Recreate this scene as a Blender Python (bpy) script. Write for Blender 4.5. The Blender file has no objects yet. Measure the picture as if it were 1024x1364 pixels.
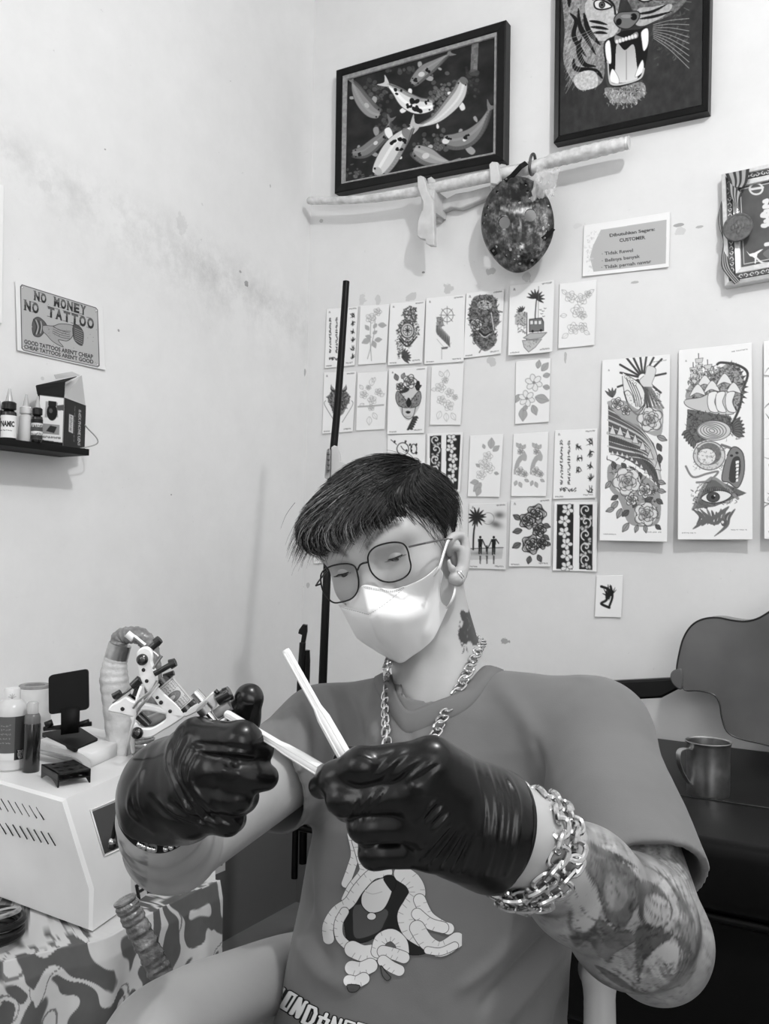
import bpy, math, numpy as np
from mathutils import Vector, Matrix
from mathutils.bvhtree import BVHTree
f32=np.float32
SC=bpy.context.scene
COL=SC.collection
rng=np.random.default_rng(7)
# ---------------------------------------------------------------- camera
FPX=1200.0; CX,CY=512.0,682.0
YAW=math.radians(31.1); PITCH=math.radians(2.29); ROLL=math.radians(1.0)
CAM=np.array([1.866,-2.55,1.22])
_f0=np.array([-math.sin(YAW)*math.cos(PITCH), math.cos(YAW)*math.cos(PITCH), math.sin(PITCH)])
_r0=np.array([math.cos(YAW), math.sin(YAW),0.0])
_u0=np.cross(_r0,_f0)
FWD=_f0
RGT=math.cos(ROLL)*_r0+math.sin(ROLL)*_u0
UPC=math.cos(ROLL)*_u0-math.sin(ROLL)*_r0
def P(px,py,z):
    return CAM+z*((px-CX)/FPX*RGT+(CY-py)/FPX*UPC+FWD)
def PV(px,py,z): return Vector(P(px,py,z))
def ray(px,py): return (px-CX)/FPX*RGT+(CY-py)/FPX*UPC+FWD
def onback(px,py,off=0.0):
    d=ray(px,py); t=(-off-CAM[1])/d[1]; return CAM+t*d
def onleft(px,py,off=0.0):
    d=ray(px,py); t=(off-CAM[0])/d[0]; return CAM+t*d
def onh(px,py,h):
    d=ray(px,py); t=(h-CAM[2])/d[2]; return CAM+t*d
def depth(p): return float(np.dot(np.asarray(p)-CAM,FWD))
def solve_h(fn,px,h,lo=-400,hi=1800):
    # python for the picture row at which fn(px,row) has height h
    for _ in range(50):
        m=(lo+hi)/2
        if fn(px,m)[2]>h: lo=m
        else: hi=m
    return fn(px,(lo+hi)/2)
def proj(V):
    q=np.asarray(V,dtype=np.float64)-CAM
    z=q@FWD
    return CX+FPX*(q@RGT)/z, CY-FPX*(q@UPC)/z, z
def cd(x,y,z):  # camera-frame direction (right, up, towards viewer) -> world
    return x*RGT+y*UPC-z*FWD
def lin(s):
    s=np.asarray(s,dtype=np.float64)
    return np.where(s<=0.04045,s/12.92,((s+0.055)/1.055)**2.4)
def g8(v): return float(lin(v/255.0))
# ---------------------------------------------------------------- materials
def mat(name,v=0.5,rough=0.5,metal=0.0,spec=0.5,attr=None,bump=None,vary=None,coat=0,trans=0,alpha=None,ior=None,sheen=0,sss=0):
    m=bpy.data.materials.new(name); m.use_nodes=True
    nt=m.node_tree; N=nt.nodes; L=nt.links
    b=N['Principled BSDF']
    b.inputs['Base Color'].default_value=(v,v,v,1)
    b.inputs['Roughness'].default_value=rough
    b.inputs['Metallic'].default_value=metal
    b.inputs['Specular IOR Level'].default_value=spec
    if coat: b.inputs['Coat Weight'].default_value=coat; b.inputs['Coat Roughness'].default_value=0.12
    if trans: b.inputs['Transmission Weight'].default_value=trans
    if alpha is not None: b.inputs['Alpha'].default_value=alpha
    if ior: b.inputs['IOR'].default_value=ior
    if sheen: b.inputs['Sheen Weight'].default_value=sheen
    if sss:
        b.inputs['Subsurface Weight'].default_value=sss
        b.inputs['Subsurface Radius'].default_value=(0.008,0.008,0.008)
        b.inputs['Subsurface Scale'].default_value=1.0
    src=None
    if attr:
        a=N.new('ShaderNodeAttribute'); a.attribute_name=attr; src=a.outputs['Color']
    tc=None
    if bump or vary: tc=N.new('ShaderNodeTexCoord')
    if vary:   # (scale, amount, detail)
        n=N.new('ShaderNodeTexNoise'); n.inputs['Scale'].default_value=vary[0]; n.inputs['Detail'].default_value=vary[2] if len(vary)>2 else 4
        L.new(tc.outputs['Object'],n.inputs['Vector'])
        mr=N.new('ShaderNodeMapRange'); mr.inputs[1].default_value=0.3; mr.inputs[2].default_value=0.7
        mr.inputs[3].default_value=1-vary[1]; mr.inputs[4].default_value=1+vary[1]
        L.new(n.outputs['Fac'],mr.inputs[0])
        mx=N.new('ShaderNodeMix'); mx.data_type='RGBA'; mx.blend_type='MULTIPLY'; mx.inputs[0].default_value=1
        if src: L.new(src,mx.inputs[6])
        else: mx.inputs[6].default_value=(v,v,v,1)
        L.new(mr.outputs[0],mx.inputs[7]); src=mx.outputs[2]
    if src: L.new(src,b.inputs['Base Color'])
    if bump:   # (scale, strength, distance)
        n=N.new('ShaderNodeTexNoise'); n.inputs['Scale'].default_value=bump[0]; n.inputs['Detail'].default_value=5
        L.new(tc.outputs['Object'],n.inputs['Vector'])
        bp=N.new('ShaderNodeBump'); bp.inputs['Strength'].default_value=bump[1]; bp.inputs['Distance'].default_value=bump[2]
        L.new(n.outputs['Fac'],bp.inputs['Height']); L.new(bp.outputs[0],b.inputs['Normal'])
    return m
M={}
M['paper']=mat('printed_paper',rough=0.55,attr='Col',spec=0.3)
M['gloss_print']=mat('glossy_print',rough=0.42,attr='Col',spec=0.2)
M['black_frame']=mat('black_lacquer',0.005,0.35,spec=.2,vary=(30,0.3))
M['black_plastic']=mat('black_plastic',0.006,0.38,spec=.3)
M['black_matte']=mat('black_matte',0.005,0.6,spec=.2,bump=(400,0.1,0.0005))
M['white_plastic']=mat('white_plastic',0.72,0.35)
M['cream_metal']=mat('cream_painted_metal',0.78,0.35,vary=(6,0.06),bump=(90,0.05,0.0005))
M['chrome']=mat('polished_steel',0.62,0.18,metal=1.0)
M['steel']=mat('brushed_steel',0.5,0.3,metal=1.0,vary=(40,0.2))
M['dark_steel']=mat('dark_steel',0.18,0.3,metal=1.0)
M['wood_pale']=mat('pale_wood',0.56,0.5,vary=(25,0.12),bump=(60,0.15,0.001))
M['wrap']=mat('wrapped_plastic_film',0.62,0.22,bump=(70,0.6,0.004),vary=(45,0.2),coat=0.5)
M['clear_tip']=mat('clear_tip',0.55,0.15,alpha=.75,coat=.5)
# ---------------------------------------------------------------- object helpers
def tag(o,label=None,cat=None,group=None,kind=None):
    if label: o['label']=label
    if cat: o['category']=cat
    if group: o['group']=group
    if kind: o['kind']=kind
    return o
def empty(name,loc,label,cat,group=None):
    o=bpy.data.objects.new(name,None); COL.objects.link(o); o.location=Vector(loc); o.empty_display_size=0.05
    tag(o,label,cat,group); return o
def link(name,me,m,parent=None,smooth=True,label=None):
    o=bpy.data.objects.new(name,me); COL.objects.link(o)
    if m is not None:
        for mm in (m if isinstance(m,(list,tuple)) else [m]): me.materials.append(mm)
    if smooth and len(me.polygons):
        me.polygons.foreach_set('use_smooth',np.ones(len(me.polygons),dtype=bool))
    if parent is not None:
        o.parent=parent; sh=np.array(parent_world(parent))
    else:
        V=coords(me); sh=(V.min(0)+V.max(0))/2; o.location=Vector([float(x) for x in sh])
    setco(me,coords(me)-sh.astype(f32))
    if label: o['label']=label
    return o
def parent_world(p):
    v=Vector((0,0,0))
    while p is not None: v=v+p.location; p=p.parent
    return v
def npmesh(name,V,F,uvcol=None,Ftri=None):
    me=bpy.data.meshes.new(name)
    V=np.asarray(V,dtype=f32).reshape(-1,3)
    F=np.asarray(F,dtype=np.int32)
    k=F.shape[1]; n=len(F)
    idx=F.reshape(-1); starts=np.arange(n,dtype=np.int32)*k; tot=np.full(n,k,dtype=np.int32)
    if Ftri is not None and len(Ftri):
        Ftri=np.asarray(Ftri,dtype=np.int32)
        starts=np.concatenate([starts,n*k+np.arange(len(Ftri),dtype=np.int32)*3]); tot=np.concatenate([tot,np.full(len(Ftri),3,dtype=np.int32)])
        idx=np.concatenate([idx,Ftri.reshape(-1)]); n+=len(Ftri)
    me.vertices.add(len(V)); me.vertices.foreach_set('co',V.reshape(-1))
    me.loops.add(len(idx)); me.loops.foreach_set('vertex_index',idx)
    me.polygons.add(n); me.polygons.foreach_set('loop_start',starts); me.polygons.foreach_set('loop_total',tot)
    me.update(calc_edges=True); me.validate()
    if uvcol is not None: setcol(me,uvcol)
    return me
def setcol(me,c,name='Col'):
    n=len(me.vertices)
    a=me.color_attributes.new(name,'FLOAT_COLOR','POINT')
    c=np.asarray(c,dtype=f32).reshape(-1)
    out=np.ones((n,4),dtype=f32); out[:,0]=c; out[:,1]=c; out[:,2]=c
    a.data.foreach_set('color',out.reshape(-1))
def normals(me):
    n=np.zeros(len(me.vertices)*3,dtype=f32); me.vertex_normals.foreach_get('vector',n); return n.reshape(-1,3)
def coords(me):
    n=np.zeros(len(me.vertices)*3,dtype=f32); me.vertices.foreach_get('co',n); return n.reshape(-1,3)
def setco(me,V): me.vertices.foreach_set('co',np.asarray(V,dtype=f32).reshape(-1)); me.update()
class MB:
    """gathers shapes into one mesh"""
    def __init__(s): s.V=[]; s.F=[]; s.n=0; s.mi=[]; s.cur=0
    def add(s,V,F):
        V=[tuple(map(float,v)) for v in V]
        s.V+=V; s.F+=[tuple(int(i)+s.n for i in f) for f in F]; s.mi+=[s.cur]*len(F); s.n+=len(V); return s
    def box(s,c,size,R=None,bev=0.0):
        c=np.array(c,float); h=np.array(size,float)/2
        R=np.eye(3) if R is None else np.asarray(R)   # rows = local axes
        if bev<=0:
            V=[c+(np.array([sx,sy,sz])*h)@R for sx in(-1,1) for sy in(-1,1) for sz in(-1,1)]
            F=[(0,1,3,2),(4,6,7,5),(0,4,5,1),(2,3,7,6),(0,2,6,4),(1,5,7,3)]
            return s.add(V,F)
        import bmesh
        bm=bmesh.new(); bmesh.ops.create_cube(bm,size=1)
        for v in bm.verts: v.co=Vector((v.co.x*2*h[0],v.co.y*2*h[1],v.co.z*2*h[2]))
        bmesh.ops.bevel(bm,geom=bm.edges[:],offset=bev,segments=3,profile=0.5,affect='EDGES')
        V=[c+np.array(v.co)@R for v in bm.verts]; F=[[v.index for v in f.verts] for f in bm.faces]; bm.free()
        return s.add(V,F)
    def tube(s,pts,r,n=12,cap=True,flat=None,closed=False):
        pts=[np.array(p,float) for p in pts]; m=len(pts)
        rr=np.full(m,r,float) if np.isscalar(r) else np.array(r,float)
        T=[]
        for i in range(m):
            if closed: t=pts[(i+1)%m]-pts[i-1]
            else: t=pts[min(i+1,m-1)]-pts[max(i-1,0)]
            T.append(t/ (np.linalg.norm(t)+1e-12))
        a=np.array([0,0,1.0]) if abs(T[0][2])<0.9 else np.array([1.0,0,0])
        u=np.cross(T[0],a); u/=np.linalg.norm(u)
        V=[]
        for i in range(m):
            u=u-T[i]*np.dot(u,T[i]); u/=np.linalg.norm(u); w=np.cross(T[i],u)
            for k in range(n):
                an=2*math.pi*k/n
                V.append(pts[i]+rr[i]*(math.cos(an)*u+math.sin(an)*w*(flat or 1)))
        F=[]
        for i in range(m if closed else m-1):
            j=(i+1)%m
            for k in range(n):
                F.append((i*n+k,i*n+(k+1)%n,j*n+(k+1)%n,j*n+k))
        if cap and not closed:
            F.append(tuple(range(n-1,-1,-1))); F.append(tuple((m-1)*n+k for k in range(n)))
        return s.add(V,F)
    def lathe(s,prof,c=(0,0,0),ax=(0,0,1),n=32,ref=None):
        """prof: list of (radius,height) along the axis"""
        c=np.array(c,float); ax=np.array(ax,float); ax/=np.linalg.norm(ax)
        a=np.array([1.0,0,0]) if abs(ax[0])<0.9 else np.array([0,1.0,0])
        u=np.cross(ax,a); u/=np.linalg.norm(u); w=np.cross(ax,u)
        V=[];F=[]
        for (r,h) in prof:
            for k in range(n):
                an=2*math.pi*k/n; V.append(c+ax*h+max(r,1e-5)*(math.cos(an)*u+math.sin(an)*w))
        for i in range(len(prof)-1):
            for k in range(n): F.append((i*n+k,i*n+(k+1)%n,(i+1)*n+(k+1)%n,(i+1)*n+k))
        if prof[0][0]>1e-4: F.append(tuple(range(n-1,-1,-1)))
        if prof[-1][0]>1e-4: F.append(tuple((len(prof)-1)*n+k for k in range(n)))
        return s.add(V,F)
    def ball(s,c,r,n=16,R=None):
        c=np.array(c,float); r=np.array([r,r,r],float) if np.isscalar(r) else np.array(r,float)
        R=np.eye(3) if R is None else np.asarray(R)
        V=[];F=[];m=n//2
        for i in range(m+1):
            th=math.pi*(i+ (1e-3 if i==0 else -1e-3 if i==m else 0))/m
            for k in range(n):
                ph=2*math.pi*k/n
                V.append(c+(np.array([math.sin(th)*math.cos(ph),math.sin(th)*math.sin(ph),math.cos(th)])*r)@R)
        for i in range(m):
            for k in range(n): F.append((i*n+k,(i+1)*n+k,(i+1)*n+(k+1)%n,i*n+(k+1)%n))
        return s.add(V,F)
    def prism(s,poly,back,bev=0):
        """poly: 3D outline (front), back: offset vector"""
        poly=[np.array(p,float) for p in poly]; back=np.array(back,float); n=len(poly)
        if bev>0:
            c=sum(poly)/n; bl=back/np.linalg.norm(back)
            def inset(pl,d):
                out=[]
                for i in range(n):
                    a,b,e=pl[i-1],pl[i],pl[(i+1)%n]
                    t1=b-a; t1/=np.linalg.norm(t1)+1e-12; t2=e-b; t2/=np.linalg.norm(t2)+1e-12
                    nn=np.cross(bl,t1)+np.cross(bl,t2); nn/=np.linalg.norm(nn)+1e-12
                    out.append(b+nn*d)
                ar=np.linalg.norm(sum(np.cross(out[i]-c,out[(i+1)%n]-c) for i in range(n)))
                return out,ar
            i1,a1=inset(poly,bev); i2,a2=inset(poly,-bev)
            ins=i1 if a1<a2 else i2
            rings=[ins,[p+bl*bev for p in poly],[p+back-bl*bev for p in poly],[p+back for p in ins]]
        else: rings=[poly,[p+back for p in poly]]
        V=[p for r in rings for p in r]; F=[]
        for i in range(len(rings)-1):
            for k in range(n): F.append((i*n+k,i*n+(k+1)%n,(i+1)*n+(k+1)%n,(i+1)*n+k))
        F.append(tuple(range(n-1,-1,-1))); F.append(tuple((len(rings)-1)*n+k for k in range(n)))
        return s.add(V,F)
    def build(s,name,m,parent=None,smooth=True,label=None,angle=35):
        me=bpy.data.meshes.new(name); me.from_pydata(s.V,[],s.F); me.update()
        import bmesh
        bm=bmesh.new(); bm.from_mesh(me); bmesh.ops.recalc_face_normals(bm,faces=bm.faces)
        for e in bm.edges:
            if len(e.link_faces)==2:
                e.smooth = e.calc_face_angle(0)<math.radians(angle)
        bm.to_mesh(me); bm.free()
        if any(s.mi): me.polygons.foreach_set('material_index',s.mi)
        return link(name,me,m,parent,smooth,label)
def smoothpts(pts,k=6,closed=False):
    pts=np.array(pts,float); n=len(pts); out=[]
    rngi=range(n if closed else n-1)
    for i in rngi:
        if closed: a,b,c,d=pts[i-1],pts[i],pts[(i+1)%n],pts[(i+2)%n]
        else: a,b,c,d=pts[max(i-1,0)],pts[i],pts[i+1],pts[min(i+2,n-1)]
        for j in range(k):
            t=j/k
            out.append(0.5*((2*b)+(c-a)*t+(2*a-5*b+4*c-d)*t*t+(3*b-a-3*c+d)*t**3))
    if not closed: out.append(pts[-1])
    return np.array(out)
# ---------------------------------------------------------------- noise
def vnoise(X,seed=0):
    """smooth value noise, X (N,d) with d=2 or 3 -> (N,) in 0..1"""
    X=np.asarray(X,dtype=np.float64); d=X.shape[-1]
    I=np.floor(X).astype(np.int64); Fr=X-I; Fr=Fr*Fr*(3-2*Fr)
    def h(J):
        v=np.full(J.shape[:-1],seed*374761393+1,dtype=np.int64)
        for k,c in enumerate((374761393,668265263,2147483647)[:d]): v=(v^(J[...,k]*c))*1274126177&0xffffffff; v^=v>>15
        v=(v*2246822519)&0xffffffff; v^=v>>13
        return (v&0xffffff)/float(0xffffff)
    out=0
    for c in range(2**d):
        off=np.array([(c>>k)&1 for k in range(d)])
        w=1
        for k in range(d): w=w*(Fr[...,k] if off[k] else 1-Fr[...,k])
        out=out+w*h(I+off)
    return out
def fbm(X,seed=0,o=4):
    s=0;a=0.5;t=0
    for i in range(o): s=s+a*vnoise(np.asarray(X)*2**i+17.3*i,seed+i); t+=a; a*=0.5
    return s/t
# ---------------------------------------------------------------- 2D drawing board
def homog(src,dst):
    A=[];B=[]
    for (x,y),(u,v) in zip(src,dst):
        A.append([x,y,1,0,0,0,-u*x,-u*y]);B.append(u)
        A.append([0,0,0,x,y,1,-v*x,-v*y]);B.append(v)
    h=np.linalg.solve(np.array(A,float),np.array(B,float)); return np.append(h,1).reshape(3,3)
class Cv:
    """grey drawing board of a sheet; points are given in the sheet's quad coordinates"""
    def __init__(s,quad,w,h,bg=0.9,off=(0,0),sc=1.0):
        s.w,s.h=w,h; s.a=np.full((h,w),bg,float); s.off=off; s.sc=sc
        s.quad=[(off[0]+sc*x,off[1]+sc*y) for x,y in quad] if quad else None
        s.H=homog(s.quad,[(0,0),(w-1,0),(w-1,h-1),(0,h-1)]) if quad else None
        yy,xx=np.mgrid[0:h,0:w]; s.xx=xx.astype(float); s.yy=yy.astype(float)
    def T(s,pts):
        p=np.array(pts,float).reshape(-1,2)
        if s.H is None: return p
        p=p*s.sc+np.array(s.off)
        q=np.c_[p,np.ones(len(p))]@s.H.T; return q[:,:2]/q[:,2:]
    def _blend(s,sl,al,val):
        s.a[sl]=s.a[sl]*(1-al)+val*al
    def stroke(s,pts,w=1.0,val=0.1,sm=True,closed=False,taper=False,al=1.0,soft=0.6):
        w=w*getattr(s,'ws',1.0); p=s.T(pts)
        if sm and len(p)>2: p=smoothpts(p,5,closed)
        elif closed: p=np.vstack([p,p[:1]])
        n=len(p)-1
        if n<1: return
        x0=int(max(0,p[:,0].min()-w-2)); x1=int(min(s.w,p[:,0].max()+w+3)); y0=int(max(0,p[:,1].min()-w-2)); y1=int(min(s.h,p[:,1].max()+w+3))
        if x1<=x0 or y1<=y0: return
        X=s.xx[y0:y1,x0:x1]; Y=s.yy[y0:y1,x0:x1]; A=np.zeros_like(X)
        for i in range(n):
            ww=w*0.5
            if taper: ww*= max(0.15,math.sin(math.pi*min(1,(i+0.7)/n*0.9+0.05))) if taper==1 else max(0.12,1-i/n)
            a,b=p[i],p[i+1]; r=ww+2
            sx0=int(max(0,min(a[0],b[0])-r-x0)); sx1=int(max(a[0],b[0])+r+2-x0); sy0=int(max(0,min(a[1],b[1])-r-y0)); sy1=int(max(a[1],b[1])+r+2-y0)
            if sx1<=0 or sy1<=0: continue
            Xs=X[sy0:sy1,sx0:sx1]; Ys=Y[sy0:sy1,sx0:sx1]
            if Xs.size==0: continue
            d=b-a; L=d@d+1e-9
            t=np.clip(((Xs-a[0])*d[0]+(Ys-a[1])*d[1])/L,0,1)
            D=np.hypot(Xs-a[0]-t*d[0],Ys-a[1]-t*d[1])
            A[sy0:sy1,sx0:sx1]=np.maximum(A[sy0:sy1,sx0:sx1],np.clip(0.5+(ww-D)/(2*soft),0,1)*min(1,ww*2+0.15))
        s._blend((slice(y0,y1),slice(x0,x1)),A*al,val)
    def mask(s,pts,sm=False,raw=False):
        p=np.array(pts,float) if raw else s.T(pts)
        if sm: p=smoothpts(p,5,True)
        x0=int(max(0,p[:,0].min()-2)); x1=int(min(s.w,p[:,0].max()+3)); y0=int(max(0,p[:,1].min()-2)); y1=int(min(s.h,p[:,1].max()+3))
        if x1<=x0 or y1<=y0: return None,None
        X=s.xx[y0:y1,x0:x1]; Y=s.yy[y0:y1,x0:x1]; A=np.zeros_like(X)
        for dx,dy in((-.25,-.25),(.25,-.25),(-.25,.25),(.25,.25)):
            ins=np.zeros(X.shape,bool); n=len(p)
            for i in range(n):
                a,b=p[i-1],p[i]
                if a[1]==b[1]: continue
                c=((a[1]>Y+dy)!=(b[1]>Y+dy))&(X+dx<(b[0]-a[0])*(Y+dy-a[1])/(b[1]-a[1])+a[0])
                ins^=c
            A+=ins*0.25
        return A,(slice(y0,y1),slice(x0,x1))
    def poly(s,pts,val=0.1,sm=False,al=1.0,edge=None,ew=1.0,grad=None,raw=False,noise=0):
        A,sl=s.mask(pts,sm,raw)
        if A is None: return
        v=val
        if grad is not None:   # (x0,y0,x1,y1,val2)
            q=s.T([grad[:2],grad[2:4]]); d=q[1]-q[0]
            t=np.clip(((s.xx[sl]-q[0][0])*d[0]+(s.yy[sl]-q[0][1])*d[1])/(d@d),0,1); v=val*(1-t)+grad[4]*t
        if noise:
            v=v+noise*(fbm(np.stack([s.xx[sl]/4,s.yy[sl]/4],-1),3)-0.5)*2
        s._blend(sl,A*al,v)
        if edge is not None: s.stroke(pts,ew,edge,sm=sm,closed=True)
    def ell(s,c,rx,ry,ang=0,val=0.1,al=1.0,edge=None,ew=1.0,soft=0):
        t=np.linspace(0,2*math.pi,22,endpoint=False); ca,sa=math.cos(ang),math.sin(ang)
        pts=[(c[0]+rx*math.cos(a)*ca-ry*math.sin(a)*sa,c[1]+rx*math.cos(a)*sa+ry*math.sin(a)*ca) for a in t]
        if soft:
            q=s.T([c,(c[0]+rx*ca,c[1]+rx*sa),(c[0]-ry*sa,c[1]+ry*ca)]); u=q[1]-q[0]; v=q[2]-q[0]
            Mx=np.linalg.inv(np.array([u,v]).T+1e-9*np.eye(2)); 
            X=s.xx-q[0][0]; Y=s.yy-q[0][1]
            a=Mx[0,0]*X+Mx[0,1]*Y; b=Mx[1,0]*X+Mx[1,1]*Y
            s.a=s.a+(val-s.a)*np.exp(-(a*a+b*b)*1.6)*al; return
        if val is not None: s.poly(pts,val,al=al)
        if edge is not None: s.stroke(pts,ew,edge,closed=True)
    def tris(s,T3,val=0.1,al=1.0):
        for t in T3:
            A,sl=s.mask(t)
            if A is not None: s._blend(sl,A*al,val)
_tc={}
def text_tris(txt,bold=0.0,shear=0.0):
    k=(txt,bold,shear)
    if k in _tc: return _tc[k]
    cu=bpy.data.curves.new('t','FONT'); cu.body=txt; cu.size=1; cu.offset=bold; cu.shear=shear; cu.resolution_u=3
    o=bpy.data.objects.new('t',cu); COL.objects.link(o)
    dg=bpy.context.evaluated_depsgraph_get(); dg.update()
    me=bpy.data.meshes.new_from_object(o.evaluated_get(dg)); me.calc_loop_triangles()
    co=coords(me)[:,:2] if len(me.vertices) else np.zeros((0,2))
    T3=[co[list(t.vertices)] for t in me.loop_triangles]
    bpy.data.objects.remove(o); bpy.data.curves.remove(cu); bpy.data.meshes.remove(me)
    _tc[k]=T3; return T3
def draw_text(cv,txt,a,b,h,val=0.1,bold=0.02,shear=0.0,al=1.0,raw=None):
    """text on the baseline from a to b (sheet coordinates), cap height h, up = perpendicular"""
    T3=text_tris(txt,bold,shear)
    if not T3: return
    allp=np.concatenate(T3); x0,x1=allp[:,0].min(),allp[:,0].max(); y1=0.73
    a=np.array(a,float); b=np.array(b,float); d=b-a; L=np.linalg.norm(d); d/=L
    up=np.array([d[1],-d[0]]) if raw is None else np.array(raw,float)
    for t in T3:
        q=[a+d*(p[0]-x0)/(x1-x0)*L+up*h*p[1]/y1 for p in t]
        cv.tris([q],val,al)
# ---------------------------------------------------------------- sheets
def sheet(name,corners,cv,m,parent=None,thick=0.0006,curl=0.0,lift=None,label=None):
    """corners TL,TR,BR,BL in 3D (front); colour from the board"""
    TL,TR,BR,BL=[np.array(c,float) for c in corners]
    w,h=cv.w,cv.h
    u=np.linspace(0,1,w)[None,:,None]; v=np.linspace(0,1,h)[:,None,None]
    # projective interpolation not needed: the 3D quad is (nearly) a parallelogram
    G=(TL*(1-u)+TR*u)*(1-v)+(BL*(1-u)+BR*u)*v
    n=np.cross(TR-TL,BL-TL); n/=np.linalg.norm(n); 
    if np.dot(n,CAM-TL)<0: n=-n
    if curl: G=G+n*(curl*((2*u-1)**2)*(0.3+0.7*v))
    if lift is not None: G=G+n*lift(u,v)
    G=G.reshape(-1,3); N=w*h
    idx=np.arange(N).reshape(h,w)
    F=np.stack([idx[:-1,:-1],idx[1:,:-1],idx[1:,1:],idx[:-1,1:]],-1).reshape(-1,4)
    ring=np.concatenate([idx[0,:],idx[1:,-1],idx[-1,-2::-1],idx[-2:0:-1,0]])
    S=G[ring]-n*thick; nr=len(ring); k=np.arange(nr)
    F2=np.stack([ring,ring[(k+1)%nr],N+(k+1)%nr,N+k],-1)
    # back face as a strip grid between top and bottom edges
    V=np.concatenate([G,S,]); 
    back=G[idx[::max(1,h-1),:]].reshape(-1,3)-n*thick
    b0=len(V); V=np.concatenate([V,back]); q=np.arange(w-1)
    F3=np.stack([b0+q,b0+q+1,b0+w+q+1,b0+w+q],-1)
    col=np.concatenate([lin(np.clip(cv.a,0,1)).reshape(-1),lin(np.clip(cv.a.reshape(-1)[ring],0,1))*0+0.75,np.full(len(back),0.75)])
    me=npmesh(name,V,np.concatenate([F,F2,F3]),col)
    return link(name,me,m,parent,True,label)
# ---------------------------------------------------------------- signed distances
def cone(p,a,b,ra,rb):
    a=np.asarray(a,f32); b=np.asarray(b,f32); d=b-a; L=float(d@d)+1e-12
    t=np.clip(((p-a)@d)/L,0,1)
    return np.sqrt(((p-a-t[:,None]*d)**2).sum(1))-(ra+(rb-ra)*t)
def ellip(p,c,r,R=None):
    q=(p-np.asarray(c,f32)); 
    if R is not None: q=q@np.asarray(R,f32).T
    r=np.asarray(r,f32); k0=np.sqrt(((q/r)**2).sum(1))+1e-9; k1=np.sqrt(((q/r**2)**2).sum(1))+1e-9
    return k0*(k0-1)/k1
def rbox(p,c,h,r,R=None):
    q=p-np.asarray(c,f32)
    if R is not None: q=q@np.asarray(R,f32).T
    q=np.abs(q)-(np.asarray(h,f32)-r); return np.sqrt((np.maximum(q,0)**2).sum(1))+np.minimum(q.max(1),0)-r
def smin(a,b,k):
    h=np.clip(0.5+0.5*(b-a)/k,0,1); return b*(1-h)+a*h-k*h*(1-h)
def smax(a,b,k): return -smin(-a,-b,k)
def chain(p,pts,rr,k=None):
    d=None
    for i in range(len(pts)-1):
        e=cone(p,pts[i],pts[i+1],rr[i],rr[i+1]); d=e if d is None else (np.minimum(d,e) if k is None else smin(d,e,k))
    return d
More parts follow.
